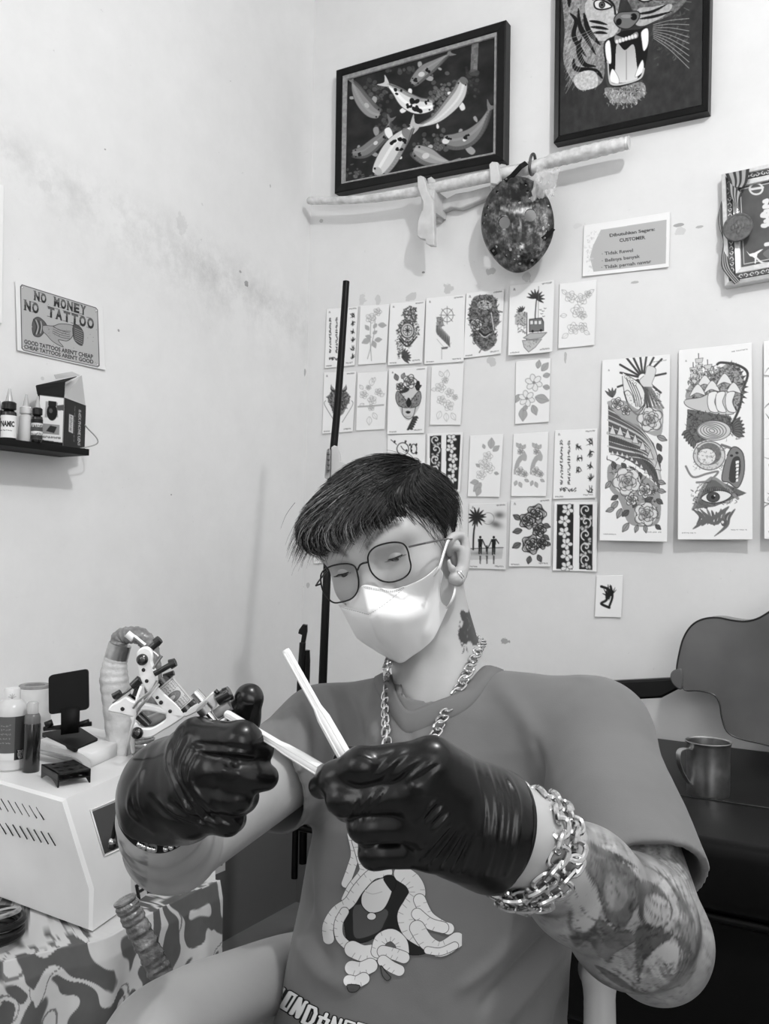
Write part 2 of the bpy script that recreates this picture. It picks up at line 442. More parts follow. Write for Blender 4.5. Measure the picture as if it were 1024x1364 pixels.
def sdf_mesh(name,fn,lo,hi,h,newton=2):
    lo=np.array(lo,float); hi=np.array(hi,float); B=4
    nb=np.ceil((hi-lo)/(h*B)).astype(int); n=nb*B+1
    cg=np.stack(np.meshgrid(*[lo[k]+h*B*(np.arange(nb[k])+0.5) for k in range(3)],indexing='ij'),-1).reshape(-1,3).astype(f32)
    cvv=np.concatenate([fn(c) for c in np.array_split(cg,max(1,len(cg)//200000))]).reshape(nb)
    act=np.abs(cvv)<h*B*1.9+0.002
    vals=np.repeat(np.repeat(np.repeat(np.sign(cvv),B,0),B,1),B,2).astype(f32)*h*8
    vals=np.pad(vals,((0,1),)*3,mode='edge')
    need=np.zeros(n,bool)
    ii=np.argwhere(act)
    for (i,j,k) in ii: need[i*B:i*B+B+1,j*B:j*B+B+1,k*B:k*B+B+1]=True
    w=np.argwhere(need); pts=(lo+w*h).astype(f32)
    vv=np.concatenate([fn(c) for c in np.array_split(pts,max(1,len(pts)//200000))])
    vals[w[:,0],w[:,1],w[:,2]]=vv
    ins=vals<0
    c=sum(ins[a:n[0]-1+a,b:n[1]-1+b,d:n[2]-1+d].astype(np.int8) for a in(0,1) for b in(0,1) for d in(0,1))
    cell=(c>0)&(c<8); cid=np.full(cell.shape,-1,np.int64); W=np.argwhere(cell); cid[cell]=np.arange(len(W))
    acc=np.zeros((len(W),3)); cnt=np.zeros(len(W))
    for ax in range(3):
        o=[k for k in range(3) if k!=ax]
        for a in(0,1):
            for b in(0,1):
                s0=W.copy(); s0[:,o[0]]+=a; s0[:,o[1]]+=b; s1=s0.copy(); s1[:,ax]+=1
                v0=vals[s0[:,0],s0[:,1],s0[:,2]]; v1=vals[s1[:,0],s1[:,1],s1[:,2]]
                x=(v0<0)!=(v1<0); t=np.where(x,v0/(v0-v1+1e-20),0)
                p=s0.astype(float); p[:,ax]+=t; acc[x]+=p[x]; cnt[x]+=1
    V=lo+h*acc/cnt[:,None]
    for _ in range(newton):
        e=h*0.5; d0=fn(V.astype(f32))
        gr=np.stack([fn((V+np.eye(3)[k]*e).astype(f32))-fn((V-np.eye(3)[k]*e).astype(f32)) for k in range(3)],-1)/(2*e)
        g2=(gr**2).sum(1)+1e-6
        V=V-np.clip(d0/g2,-h,h)[:,None]*gr*0.8
    F=[]
    for ax in range(3):
        o=[(ax+1)%3,(ax+2)%3]
        sl0=[slice(1,None)]*3; sl0[ax]=slice(0,n[ax]-1)
        A=ins[tuple(slice(0,n[ax]-1) if k==ax else slice(1,n[k]-1) for k in range(3))]
        Bv=ins[tuple(slice(1,n[ax]) if k==ax else slice(1,n[k]-1) for k in range(3))]
        E=np.argwhere(A!=Bv)
        flip=A[E[:,0],E[:,1],E[:,2]]
        base=E.copy()
        for k in o: base[:,k]+=1
        def cidx(da,db):
            q=base.copy(); q[:,o[0]]+=da; q[:,o[1]]+=db; return cid[q[:,0],q[:,1],q[:,2]]
        q=np.stack([cidx(-1,-1),cidx(0,-1),cidx(0,0),cidx(-1,0)],-1)
        q=np.where(flip[:,None],q,q[:,::-1]); F.append(q)
    F=np.concatenate(F); F=F[(F>=0).all(1)]
    return npmesh(name,V,F)
def vsmooth(me,it=5,lam=0.5):
    V=coords(me).astype(np.float64); E=np.zeros(len(me.edges)*2,dtype=np.int32); me.edges.foreach_get('vertices',E); E=E.reshape(-1,2)
    deg=np.bincount(E.reshape(-1),minlength=len(V))[:,None]
    for _ in range(it):
        S=np.zeros_like(V)
        for k in range(3): S[:,k]=np.bincount(E[:,0],V[E[:,1],k],len(V))+np.bincount(E[:,1],V[E[:,0],k],len(V))
        V+=lam*(S/np.maximum(deg,1)-V)
    setco(me,V)
# ================================================================ room
def wall_mat(name,base,stains,band=None,plane='xz'):
    m=bpy.data.materials.new(name); m.use_nodes=True; nt=m.node_tree; N=nt.nodes; L=nt.links; b=N['Principled BSDF']
    b.inputs['Roughness'].default_value=0.75; b.inputs['Specular IOR Level'].default_value=0.25
    geo=N.new('ShaderNodeNewGeometry')
    def noise(sc,det=6,rough=0.6):
        n=N.new('ShaderNodeTexNoise'); n.inputs['Scale'].default_value=sc; n.inputs['Detail'].default_value=det; n.inputs['Roughness'].default_value=rough
        L.new(geo.outputs['Position'],n.inputs['Vector']); return n
    def mrange(o,a,c,d,e):
        r=N.new('ShaderNodeMapRange'); r.inputs[1].default_value=a; r.inputs[2].default_value=c; r.inputs[3].default_value=d; r.inputs[4].default_value=e; L.new(o,r.inputs[0]); return r.outputs[0]
    def math_(op,a,c):
        n=N.new('ShaderNodeMath'); n.operation=op
        for i,x in enumerate((a,c)):
            if isinstance(x,(int,float)): n.inputs[i].default_value=x
            else: L.new(x,n.inputs[i])
        return n.outputs[0]
    v=mrange(noise(1.3).outputs['Fac'],0.3,0.7,0.95,1.04)
    v=math_('MULTIPLY',v,mrange(noise(9,8,0.7).outputs['Fac'],0.25,0.75,0.965,1.03))
    # scuffs: small dark chips where two noises agree
    chip=math_('MULTIPLY',mrange(noise(55,3).outputs['Fac'],0.68,0.75,0,1),mrange(noise(3.2,3).outputs['Fac'],0.5,0.62,0,1))
    v=math_('SUBTRACT',v,math_('MULTIPLY',chip,0.22))
    if band:   # dirt along a line on the wall: (x0,z0,x1,z1,width,amount) in wall coordinates
        for (x0,z0,x1,z1,wd,am) in band:
            sx=N.new('ShaderNodeSeparateXYZ'); L.new(geo.outputs['Position'],sx.inputs[0])
            X=sx.outputs['X' if plane=='xz' else 'Y']; Z=sx.outputs['Z']
            Ln=math.hypot(x1-x0,z1-z0); nx,nz=-(z1-z0)/Ln,(x1-x0)/Ln; tx,tz=(x1-x0)/Ln,(z1-z0)/Ln
            d=math_('ADD',math_('MULTIPLY',math_('SUBTRACT',X,x0),nx),math_('MULTIPLY',math_('SUBTRACT',Z,z0),nz))
            t=math_('ADD',math_('MULTIPLY',math_('SUBTRACT',X,x0),tx),math_('MULTIPLY',math_('SUBTRACT',Z,z0),tz))
            dd=math_('ADD',math_('ABSOLUTE',d,0),math_('MULTIPLY',math_('ABSOLUTE',math_('SUBTRACT',t,Ln/2),0),0.25*wd/Ln))
            f=mrange(dd,0,wd,1,0)
            f=math_('MULTIPLY',f,mrange(noise(7,8,0.75).outputs['Fac'],0.42,0.68,0,1))
            v=math_('SUBTRACT',v,math_('MULTIPLY',f,am))
    for (p,rx,rz,am) in stains:   # a patch with a ragged edge
        vm=N.new('ShaderNodeVectorMath'); vm.operation='SUBTRACT'; L.new(geo.outputs['Position'],vm.inputs[0]); vm.inputs[1].default_value=tuple(p)
        sc=N.new('ShaderNodeVectorMath'); sc.operation='MULTIPLY'; L.new(vm.outputs[0],sc.inputs[0])
        sc.inputs[1].default_value=(1/rx,1/rx,1/rz); ln=N.new('ShaderNodeVectorMath'); ln.operation='LENGTH'; L.new(sc.outputs[0],ln.inputs[0])
        dn=math_('ADD',ln.outputs['Value'],mrange(stain_noise(N,L,geo).outputs['Fac'],0.2,0.8,-0.75,0.75))
        v=math_('SUBTRACT',v,mrange(dn,0.8,0.95,am,0))
    sz=N.new('ShaderNodeSeparateXYZ'); L.new(geo.outputs['Position'],sz.inputs[0])   # darker band at the foot of the walls
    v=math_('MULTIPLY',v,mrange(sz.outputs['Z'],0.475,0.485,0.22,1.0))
    v=math_('MULTIPLY',v,base)
    cb=N.new('ShaderNodeCombineColor'); [L.new(v,cb.inputs[i]) for i in range(3)]
    L.new(cb.outputs[0],b.inputs['Base Color'])
    bp=N.new('ShaderNodeBump'); bp.inputs['Strength'].default_value=0.35; bp.inputs['Distance'].default_value=0.004
    L.new(math_('ADD',noise(5,10,0.65).outputs['Fac'],math_('MULTIPLY',chip,-0.5)),bp.inputs['Height']); L.new(bp.outputs[0],b.inputs['Normal'])
    return m
_sn={}
def stain_noise(N,L,geo):
    k=id(N)
    if k not in _sn:
        n=N.new('ShaderNodeTexNoise'); n.inputs['Scale'].default_value=38; n.inputs['Detail'].default_value=3
        L.new(geo.outputs['Position'],n.inputs['Vector']); _sn[k]=n
    return _sn[k]
H=3.55; XR=4.0; YF=-4.2
stB=[]
for (px,py,rx,ry,am) in [(483,398,8,9,.2),(503,401,6,9,.2),(548,394,10,9,.24),(597,386,9,11,.26),(563,363,3,2,.6),(652,362,9,7,.3),(655,482,8,8,.25),(702,370,6,8,.25),
      (808,300,0.1,0.1,0),(906,308,8,5,.18),(903,300,8,2,.5),(932,302,6,2,.4),(428,294,4,3,.35),(437,545,3,3,.2),(753,476,2,8,.35),(672,855,7,6,.5),(410,780,3,5,.3),(403,628,2,4,.4),(845,376,6,3,.4),(770,300,10,4,.08),(443,600,3,3,.25)]:
    if am: stB.append((onback(px,py),rx*2.5/1200,ry*2.5/1200,am))
a=onback(640,372); 
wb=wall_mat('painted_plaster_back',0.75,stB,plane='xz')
stL=[]
for (px,py,rx,ry,am) in [(40,240,1,1,0)]: pass
A=onleft(225,325); B=onleft(398,425); C_=onleft(165,330); D_=onleft(330,430)
for (px,py,rx,ry,am) in [(158,440,2,2,.55),(140,199,2,1.6,.5),(243,300,12,14,.10),(328,378,5,4,.45),(307,108,1.2,1.2,.5),(228,659,1,1,.6),(60,248,12,8,.06),(320,362,3,2,.4),(360,248,1.5,3,.4),(406,497,2,6,.4),(130,1000,6,5,.1),(57,504,3,3,.2)]:
    q=onleft(px,py); k=depth(q)/1200; stL.append((q,rx*k,ry*k,am))
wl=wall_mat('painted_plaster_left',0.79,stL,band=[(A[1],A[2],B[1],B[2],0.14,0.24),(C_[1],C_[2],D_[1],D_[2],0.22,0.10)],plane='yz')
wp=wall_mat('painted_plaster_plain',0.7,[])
def slab(name,lo,hi,m):
    mb=MB(); lo=np.array(lo,float); hi=np.array(hi,float); mb.box((lo+hi)/2,hi-lo); o=mb.build(name,m,smooth=False); tag(o,kind='structure'); return o
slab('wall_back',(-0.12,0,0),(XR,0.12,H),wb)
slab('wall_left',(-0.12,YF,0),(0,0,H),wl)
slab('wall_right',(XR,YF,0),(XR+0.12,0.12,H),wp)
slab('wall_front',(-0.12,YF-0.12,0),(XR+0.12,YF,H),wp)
slab('ceiling',(-0.12,YF-0.12,H),(XR+0.12,0.12,H+0.1),mat('ceiling_paint',0.7,0.8))
fm=mat('cement_floor',0.22,0.5,vary=(4,0.2),bump=(30,0.2,0.002))
slab('floor',(-0.12,YF-0.12,-0.1),(XR+0.12,0.12,0),fm)
# ---------------------------------------------------------------- camera and light
cam=bpy.data.cameras.new('camera'); co=bpy.data.objects.new('camera',cam); COL.objects.link(co)
Rm=Matrix((RGT,UPC,-FWD)).transposed(); co.matrix_world=Matrix.Translation(Vector(CAM))@Rm.to_4x4()
cam.sensor_fit='VERTICAL'; cam.sensor_height=36.0; cam.lens=FPX*36.0/1364.0; cam.clip_start=0.02; SC.camera=co
def light(kind,loc,power,size,target=None,name='lamp',spread=None,sy=None):
    l=bpy.data.lights.new(name,kind); l.energy=power
    if kind=='AREA':
        l.size=size
        if sy: l.shape='RECTANGLE'; l.size_y=sy
        if spread: l.spread=spread
    else: l.shadow_soft_size=size
    o=bpy.data.objects.new(name,l); COL.objects.link(o); o.location=Vector(loc)
    if target is not None: o.rotation_euler=(Vector(target)-Vector(loc)).to_track_quat('-Z','Y').to_euler()
    return o
LAMP=(2.4,-1.95,3.15)
light('POINT',LAMP,60,0.055,name='ceiling_bulb_light')
light('AREA',(3.2,-4.05,1.7),19,1.6,target=(1.2,-1.0,1.2),name='fill_behind_right',sy=1.7)  # broad fill light added behind the camera, right side
light('AREA',(0.5,-4.0,2.0),9,1.4,target=(1.4,-1.0,1.1),name='fill_behind_left',sy=1.2)  # weaker fill added behind left; the room has no window there
W=bpy.data.worlds.new('world'); SC.world=W; W.use_nodes=True; W.node_tree.nodes['Background'].inputs[0].default_value=(0.5,0.5,0.5,1); W.node_tree.nodes['Background'].inputs[1].default_value=0.05
SC.view_settings.view_transform='Standard'; SC.view_settings.look='None'; SC.view_settings.gamma=1; SC.view_settings.use_curve_mapping=False
SC.view_settings.exposure=0.78
SC.cycles.use_denoising=True; SC.cycles.max_bounces=8; SC.cycles.transparent_max_bounces=12; SC.cycles.caustics_reflective=False; SC.cycles.caustics_refractive=False
# ================================================================ wall sheets
def rosef(cv,x,y,r,w=1.0,v=0.2,fill=None,rot=0.0,seed=0):
    """a line-drawn rose: outer petals and an inner spiral"""
    R=np.random.default_rng(seed)
    if fill is not None:
        cv.ell((x,y),r,r,0,fill); cv.ell((x,y),r*.55,r*.55,0,max(.2,fill-.45),soft=1,al=.55)
        for i in range(5): cv.ell((x+r*.62*math.cos(rot+i*1.257+.6),y+r*.62*math.sin(rot+i*1.257+.6)),r*.2,r*.2,0,max(.2,fill-.4),soft=1,al=.5)
    for ring,(rr,k) in enumerate(((1.0,5),(0.68,4),(0.4,3))):
        for i in range(k):
            a0=rot+2*math.pi*(i+0.35*ring)/k
            a=np.linspace(-1.0,1.0,6)*(math.pi/k*1.25)
            pts=[(x+r*rr*(1-0.22*abs(t)/1.2+0.1*math.cos(5*t))*math.cos(a0+t),y+r*rr*(1-0.22*abs(t)/1.2+0.1*math.cos(5*t))*math.sin(a0+t)) for t in a]
            cv.stroke(pts,w,v)
            cv.stroke([pts[0],(x+r*rr*0.55*math.cos(a0-0.5),y+r*rr*0.55*math.sin(a0-0.5))],w*0.7,v,taper=2)
    t=np.linspace(0,9,16); cv.stroke([(x+r*0.03*a*math.cos(a),y+r*0.03*a*math.sin(a)) for a in t],w,v)
def leaff(cv,x,y,l,ang,w=1.0,v=0.2,fill=None,fat=0.3):
    c,s=math.cos(ang),math.sin(ang)
    f=lambda u,q:(x+u*l*c-q*l*s,y+u*l*s+q*l*c)
    out=[f(0,0),f(.25,fat*.8),f(.55,fat),f(.85,fat*.4),f(1,0),f(.85,-fat*.4),f(.55,-fat),f(.25,-fat*.8)]
    if fill is not None: cv.poly(out,fill,sm=True)
    if w: cv.stroke(out,w,v,closed=True); cv.stroke([f(0,0),f(.9,0)],w*.7,v)
def squig(cv,x0,y0,x1,y1,amp,w,v,seed,n=14,al=1):
    """a line of small handwritten characters"""
    R=np.random.default_rng(seed); d=np.array([x1-x0,y1-y0],float); L=np.hypot(*d); d/=L; nn=np.array([-d[1],d[0]])
    for i in range(n):
        c=np.array([x0,y0])+d*L*(i+.5)/n
        for j in range(2):
            pts=[c+d*R.uniform(-.45,.45)*L/n+nn*R.uniform(-1,1)*amp for _ in range(3)]
            cv.stroke(pts,w,v,al=al)
def glyph(cv,x,y,s,w,v,seed,k=6):
    """a brush-drawn character"""
    R=np.random.default_rng(seed)
    for j in range(k):
        if j%3==0: pts=[(x-s*R.uniform(.3,.5),y+s*R.uniform(-.4,.4)),(x+s*.05,y+s*R.uniform(-.4,.4)),(x+s*R.uniform(.3,.5),y+s*R.uniform(-.4,.4))]
        elif j%3==1: a=R.uniform(-.3,.3); pts=[(x+s*a,y-s*.5),(x+s*(a+R.uniform(-.1,.1)),y),(x+s*(a+R.uniform(-.2,.2)),y+s*.5)]
        else: pts=[(x+s*R.uniform(-.1,.2),y-s*R.uniform(-.1,.3)),(x+s*R.uniform(-.4,.4),y+s*.1),(x+s*R.uniform(-.5,.5),y+s*.45)]
        cv.stroke(pts,w,v,taper=1)
def shade(cv,poly,v0,v1,n,seed,w=1.0,al=0.8,ang=None):
    """hatching strokes inside an area"""
    R=np.random.default_rng(seed); p=np.array(poly,float); lo,hi=p.min(0),p.max(0); sz=(hi-lo).max()
    def inside(q):
        r=False
        for i in range(len(p)):
            a,b=p[i-1],p[i]
            if (a[1]>q[1])!=(b[1]>q[1]) and q[0]<(b[0]-a[0])*(q[1]-a[1])/(b[1]-a[1])+a[0]: r=not r
        return r
    for _ in range(int(n*1.5)):
        q=lo+(hi-lo)*R.random(2)
        if not inside(q): continue
        a=(R.uniform(0,6.28) if ang is None else ang+R.normal()*.4); l=sz*R.uniform(.03,.085)
        b=q+l*np.array([math.cos(a),math.sin(a)]); m=(q+b)/2+R.normal(size=2)*l*.25
        cv.stroke([q,m,b],w*R.uniform(.6,1.6),R.uniform(v0,v1),al=al,taper=1)
def smallprint(cv,q,seed=0,v=.45):
    (x0,y0),(x1,y1),(x2,y2),(x3,y3)=q
    f=lambda u,t:((x0*(1-u)+x1*u)*(1-t)+(x3*(1-u)+x2*u)*t,(y0*(1-u)+y1*u)*(1-t)+(y3*(1-u)+y2*u)*t)
    a,b=f(.72,.035),f(.95,.03); squig(cv,*a,*b,2.2,.8,v,seed,8)
    a,b=f(.7,.95),f(.93,.95); squig(cv,*a,*b,2.5,.8,v,seed+1,6)
    a,b=f(.05,.965),f(.24,.965); squig(cv,*a,*b,1.6,.8,v,seed+2,7)
    x,y=f(.1,.06); cv.stroke([(x-2,y+3),(x,y-4),(x+3,y+3)],1.2,v)
def card(quad,off,sc,label,draw,cat='sheet',group=None,bg=0.93,gap=0.004,curl=0.003,dens=1.25,name='tattoo_flash_card',wall='back',mt='paper',prt=True,group2=None,lean=None):
    Q=[(off[0]+sc*x,off[1]+sc*y) for x,y in quad]
    w=int(max(np.hypot(Q[1][0]-Q[0][0],Q[1][1]-Q[0][1]),12)*dens); h=int(np.hypot(Q[3][0]-Q[0][0],Q[3][1]-Q[0][1])*dens)
    cv=Cv(quad,w,h,bg,off,sc)
    cv.ws=0.8
    if draw: draw(cv)
    if prt: smallprint(cv,quad,len(label))
    fn=onback if wall=='back' else onleft
    gs=[gap]*4 if lean is None else [gap,gap,gap+lean,gap+lean]
    C4=[fn(q[0],q[1],g) for q,g in zip(Q,gs)]
    o=sheet(name,C4,cv,M[mt],None,0.0006,curl)
    tag(o,label,cat,group or 'tattoo design sheets taped to the wall'); return o
Z3=((400,350),0.2420); Z4=((600,350),0.352)
def calli(x_big,x_s,y0,y1,sw):
    def d(cv):
        n=len(x_big)
        for k,(x,yy0,yy1,s,m) in enumerate(x_big):
            for i in range(m): glyph(cv,x+ (i%2)*2,yy0+(yy1-yy0)*(i+.5)/m,s*1.15,sw*.62,.06,31*k+i,5)
        for k,(x,yy0,yy1) in enumerate(x_s): squig(cv,x,yy0,x,yy1,5,1.1,.15,50+k,15)
        squig(cv,x_s[0][0]-8,y1,x_s[-1][0]+28,y1,8,1.4,.12,77,6)
    return d
card([(145,255),(318,240),(300,565),(135,582)],*Z3,label='white card of vertical calligraphy behind the black pole, top row left',draw=calli([(288,270,540,26,6)],[(165,305,500),(200,300,500)],0,530,2.2))
def d_rose2(cv):
    g=.68
    for (x0,y0,x1,y1,x2,y2) in ((412,290,405,400,370,530),(388,330,385,430,392,540)): cv.stroke([(x0,y0),(x1,y1),(x2,y2)],1.3,.6)
    for (x,y,r) in ((388,308,27),(425,272,22)): rosef(cv,x,y,r,.9,.62,seed=x)
    for (x,y,l,a) in ((430,345,45,.1),(420,340,30,2.2),(378,375,34,-2.2),(390,415,32,-2.9),(385,425,50,2.7),(410,430,40,-.1),(400,435,40,1.2),(400,395,28,-.6)): leaff(cv,x,y,l,a,.8,.6,g)
card([(330,238),(490,228),(472,552),(320,563)],*Z3,label='white card with two pale long-stemmed roses',draw=d_rose2,prt=False)
def d_comp(cv):
    shade(cv,[(570,260),(600,240),(640,250),(640,330),(570,335),(560,290)],.1,.5,240,1,1.6)
    shade(cv,[(530,380),(555,320),(640,320),(660,380),(600,470),(540,430)],.12,.5,260,2,1.6)
    shade(cv,[(525,420),(560,440),(575,500),(620,525),(540,530)],.1,.5,160,3,1.6)
    cv.ell((590,375),40,45,0,.5); cv.ell((590,375),36,41,0,.78,edge=.15,ew=1.6); cv.ell((590,375),25,29,0,None,edge=.25,ew=1)
    for i in range(8):
        a=i*math.pi/4; l=24 if i%2==0 else 14; cv.stroke([(590,375),(590+l*math.cos(a),375+l*1.1*math.sin(a))],1.6,.15,taper=2)
    cv.stroke([(545,420),(590,462),(640,412)],3,.2); cv.stroke([(545,400),(590,442),(640,395)],1.5,.15)
    for i in range(7): leaff(cv,560,520,50,-1.2+i*.32,1,.2,.35,.12)
card([(495,225),(688,208),(672,552),(484,566)],*Z3,label='card with a dark shaded compass tattoo and flames',draw=d_comp,curl=.005,gap=.006)
def d_wheel(cv):
    cv.ell((808,288),33,37,0,None,edge=.4,ew=1.2)
    for i in range(8):
        a=i*math.pi/4; cv.stroke([(808,288),(808+42*math.cos(a),288+48*math.sin(a))],1,.4)
    for i in range(16):
        x=752+i*4.6; cv.stroke([(x,330+i*5),(x-2,370+i*5),(x+2,395+i*4.6)],2.3,.3 if i%2 else .45,taper=1)
    cv.poly([(750,298),(785,300),(790,345),(752,345)],.62); shade(cv,[(750,298),(788,300),(790,355),(750,350)],.25,.6,60,5,1.3)
    cv.poly([(775,466),(815,460),(808,474),(778,475)],.35); cv.stroke([(778,470),(778,530)],1,.6); cv.stroke([(752,420),(800,470),(830,440)],.8,.6)
card([(692,195),(907,175),(900,545),(683,560)],*Z3,label='card with a ship wheel over vertical brush strokes',draw=d_wheel)
def d_demon(cv):
    for s in(-1,1):
        X=lambda x:212+s*x
        cv.poly([(X(8),720),(X(22),700),(X(42),675),(X(40),720),(X(64),740),(X(54),775),(X(26),835),(X(6),850),(X(2),770)],.55)
        shade(cv,[(X(5),700),(X(45),715),(X(66),750),(X(40),810),(X(6),850)],.08,.45,150,8+s,1.5)
        cv.stroke([(X(26),712),(X(42),700),(X(40),672)],3.5,.15,taper=2); cv.stroke([(X(72),765),(X(76),790),(X(20),880)],1,.4)
        cv.ell((X(18),768),7,3.5,s*.4,.1); cv.stroke([(X(4),800),(X(22),812),(X(28),798)],2,.15)
card([(130,605),(308,598),(290,930),(122,942)],*Z3,label='card with a horned demon face partly behind the black pole',draw=d_demon)
def faint(roses,leaves,v=.55,w=.9,bar=None,fill=None):
    def d(cv):
        for (x,y,l,a) in leaves: leaff(cv,x,y,l,a,w,v,fill)
        for i,(x,y,r) in enumerate(roses): rosef(cv,x,y,r,w,v,seed=i,rot=i*.7,fill=.93 if fill else None)
        if bar: cv.stroke(bar,3,.65,sm=False)
    return d
card([(315,608),(480,598),(465,917),(308,925)],*Z3,label='card with a pale bouquet drawn over a short horizontal bar',draw=faint([(350,730,22),(395,760,24),(430,715,20),(390,800,18),(375,690,14)],[(392,680,45,-1.5),(400,660,30,-1.2),(440,740,28,-.6),(345,700,30,-2.2),(380,850,45,1.6),(400,830,40,1.0),(350,780,28,2.6)],.6,.8,[(320,797),(458,787)]),prt=False)
def d_lady(cv):
    cv.poly([(535,690),(560,665),(640,660),(660,740),(655,800),(600,870),(560,840),(540,770)],.80,sm=True)
    cv.poly([(560,670),(590,650),(600,700),(570,720),(545,715)],.2,sm=True); cv.poly([(625,660),(655,655),(658,700),(640,705)],.12,sm=True)
    for s,x in((-1,588),(1,604)):
        cv.poly([(596,800),(x+s*8,760),(x+s*50,710),(x+s*62,745),(x+s*45,790)],.55,sm=True,edge=.15,ew=1.2); shade(cv,[(596,800),(x+s*8,750),(x+s*52,720),(x+s*45,790)],.1,.5,70,11+s,1.3)
    cv.poly([(596,745),(582,775),(596,800),(612,775)],.12,sm=True)
    cv.poly([(578,824),(592,818),(608,824),(594,834)],.12,sm=True); cv.stroke([(560,800),(565,840),(595,862),(622,845),(635,800)],1.3,.2)
    cv.stroke([(578,846),(594,850),(608,846)],.8,.4)
    rosef(cv,602,655,38,1.3,.2,.9,seed=3); rosef(cv,550,685,22,1.3,.2,.9,seed=4); leaff(cv,535,650,40,-1.9,1,.2,.5); leaff(cv,560,640,35,-1.2,1,.2,.6); leaff(cv,640,690,30,-.4,1,.15,.2)
    for i in range(6): leaff(cv,632-i*6,850+i*12,20,.4,1,.15,.25); leaff(cv,632-i*6,850+i*12,18,2.5,1,.15,.25)
card([(488,585),(698,572),(685,938),(482,945)],*Z3,label='card with a butterfly-masked lady under roses',draw=d_lady,curl=.006,gap=.006)
card([(722,570),(900,555),(883,893),(714,893)],*Z3,label='card with faint peony outlines, right of the masked lady',draw=faint([(770,690,28),(820,720,24),(775,760,24),(815,790,28),(850,745,16),(795,650,18)],[(800,640,50,-1.4),(780,630,35,-2),(770,820,45,1.9),(800,830,45,1.5),(830,830,45,1.0),(750,700,30,3.0)],.6,.8),prt=False)
def d_cow(cv):
    cv.ell((565,1025),32,34,0,None,edge=.15,ew=1.8); cv.ell((625,1025),16,26,0,None,edge=.15,ew=1.8)
    for (x,y) in((520,985),(580,985),(520,1070),(605,1002),(640,1002),(640,1048),(585,1035),(612,1015),(612,1035)): cv.ell((x,y),5,8,.3,.08)
    cv.stroke([(555,1010),(570,1030),(590,1035)],1.5,.15); cv.ell((632,1090),22,14,0,None,edge=.2,ew=1.5); cv.stroke([(500,975),(530,1000)],1.4,.2); cv.stroke([(520,1070),(550,1055)],1.4,.2)
card([(480,950),(688,942),(684,1240),(478,1250)],*Z3,label='card with a small cartoon cow lying sideways above his hair',draw=d_cow,prt=False)
def bands(L):
    def d(cv):
        for (q,seed,kind) in L:
            cv.poly(q,.12)
            p=np.array(q,float); lo,hi=p.min(0),p.max(0); R=np.random.default_rng(seed); w=(hi-lo)[0]
            if kind=='flower':
                y=lo[1]+w*.3
                while y<hi[1]-w*.1:
                    x=lo[0]+w*R.uniform(.25,.75); r=w*.33
                    for i in range(5):
                        a=R.uniform(0,.4)+i*1.257; cx_,cy_=x+r*.6*math.cos(a),y+r*.6*math.sin(a)
                        if lo[0]+3<cx_<hi[0]-3: cv.ell((cx_,cy_),r*.5,r*.36,a,.88,edge=.3,ew=.9)
                    cv.ell((x,y),r*.14,r*.14,0,.3); y+=w*.68
            else:
                y=lo[1]+w*.4
                while y<hi[1]-w*.2:
                    t=np.linspace(0,7.5,18); s=R.choice([-1,1]); x=(lo[0]+hi[0])/2
                    cv.stroke([(x+s*w*.055*a*math.cos(a),y+w*.055*a*math.sin(a)) for a in t],2.4,.88)
                    for i in range(5): cv.ell((lo[0]+w*R.uniform(.15,.85),y+w*R.uniform(.3,.7)),w*.14,w*.11,R.uniform(0,3),.75,edge=.25,ew=1)
                    y+=w*.9
    return d
card([(697,940),(895,933),(880,1262),(697,1262)],*Z3,label='card with two dark ornament strips directly above his hair',draw=bands([([(714,955),(776,952),(774,1210),(714,1220)],1,'wave'),([(803,950),(882,948),(868,1250),(801,1240)],2,'flower')]),prt=False)
def d_tiger2(cv):
    cv.poly([(80,150),(100,125),(160,125),(180,180),(185,230),(165,250),(175,300),(130,335),(85,290),(95,250),(72,220)],.5,sm=True)
    shade(cv,[(75,150),(110,122),(165,128),(190,200),(170,255),(178,300),(130,338),(82,290),(72,210)],.08,.4,420,4,1.7)
    cv.ell((130,160),28,18,.1,.75); shade(cv,[(102,142),(158,142),(158,180),(102,180)],.1,.6,50,5,1.4)
    for (x,y) in((118,152),(142,154)): cv.ell((x,y),5,3,0,.08)
    rosef(cv,98,235,22,1.3,.2,.8); cv.stroke([(110,258),(130,275),(155,262)],4,.12); cv.stroke([(112,268),(130,282),(150,270)],1.5,.85); cv.stroke([(155,190),(165,255)],1.5,.9)
card([(60,115),(203,100),(192,345),(50,362)],*Z4,label='card with a very dark roaring beast and roses',draw=d_tiger2)
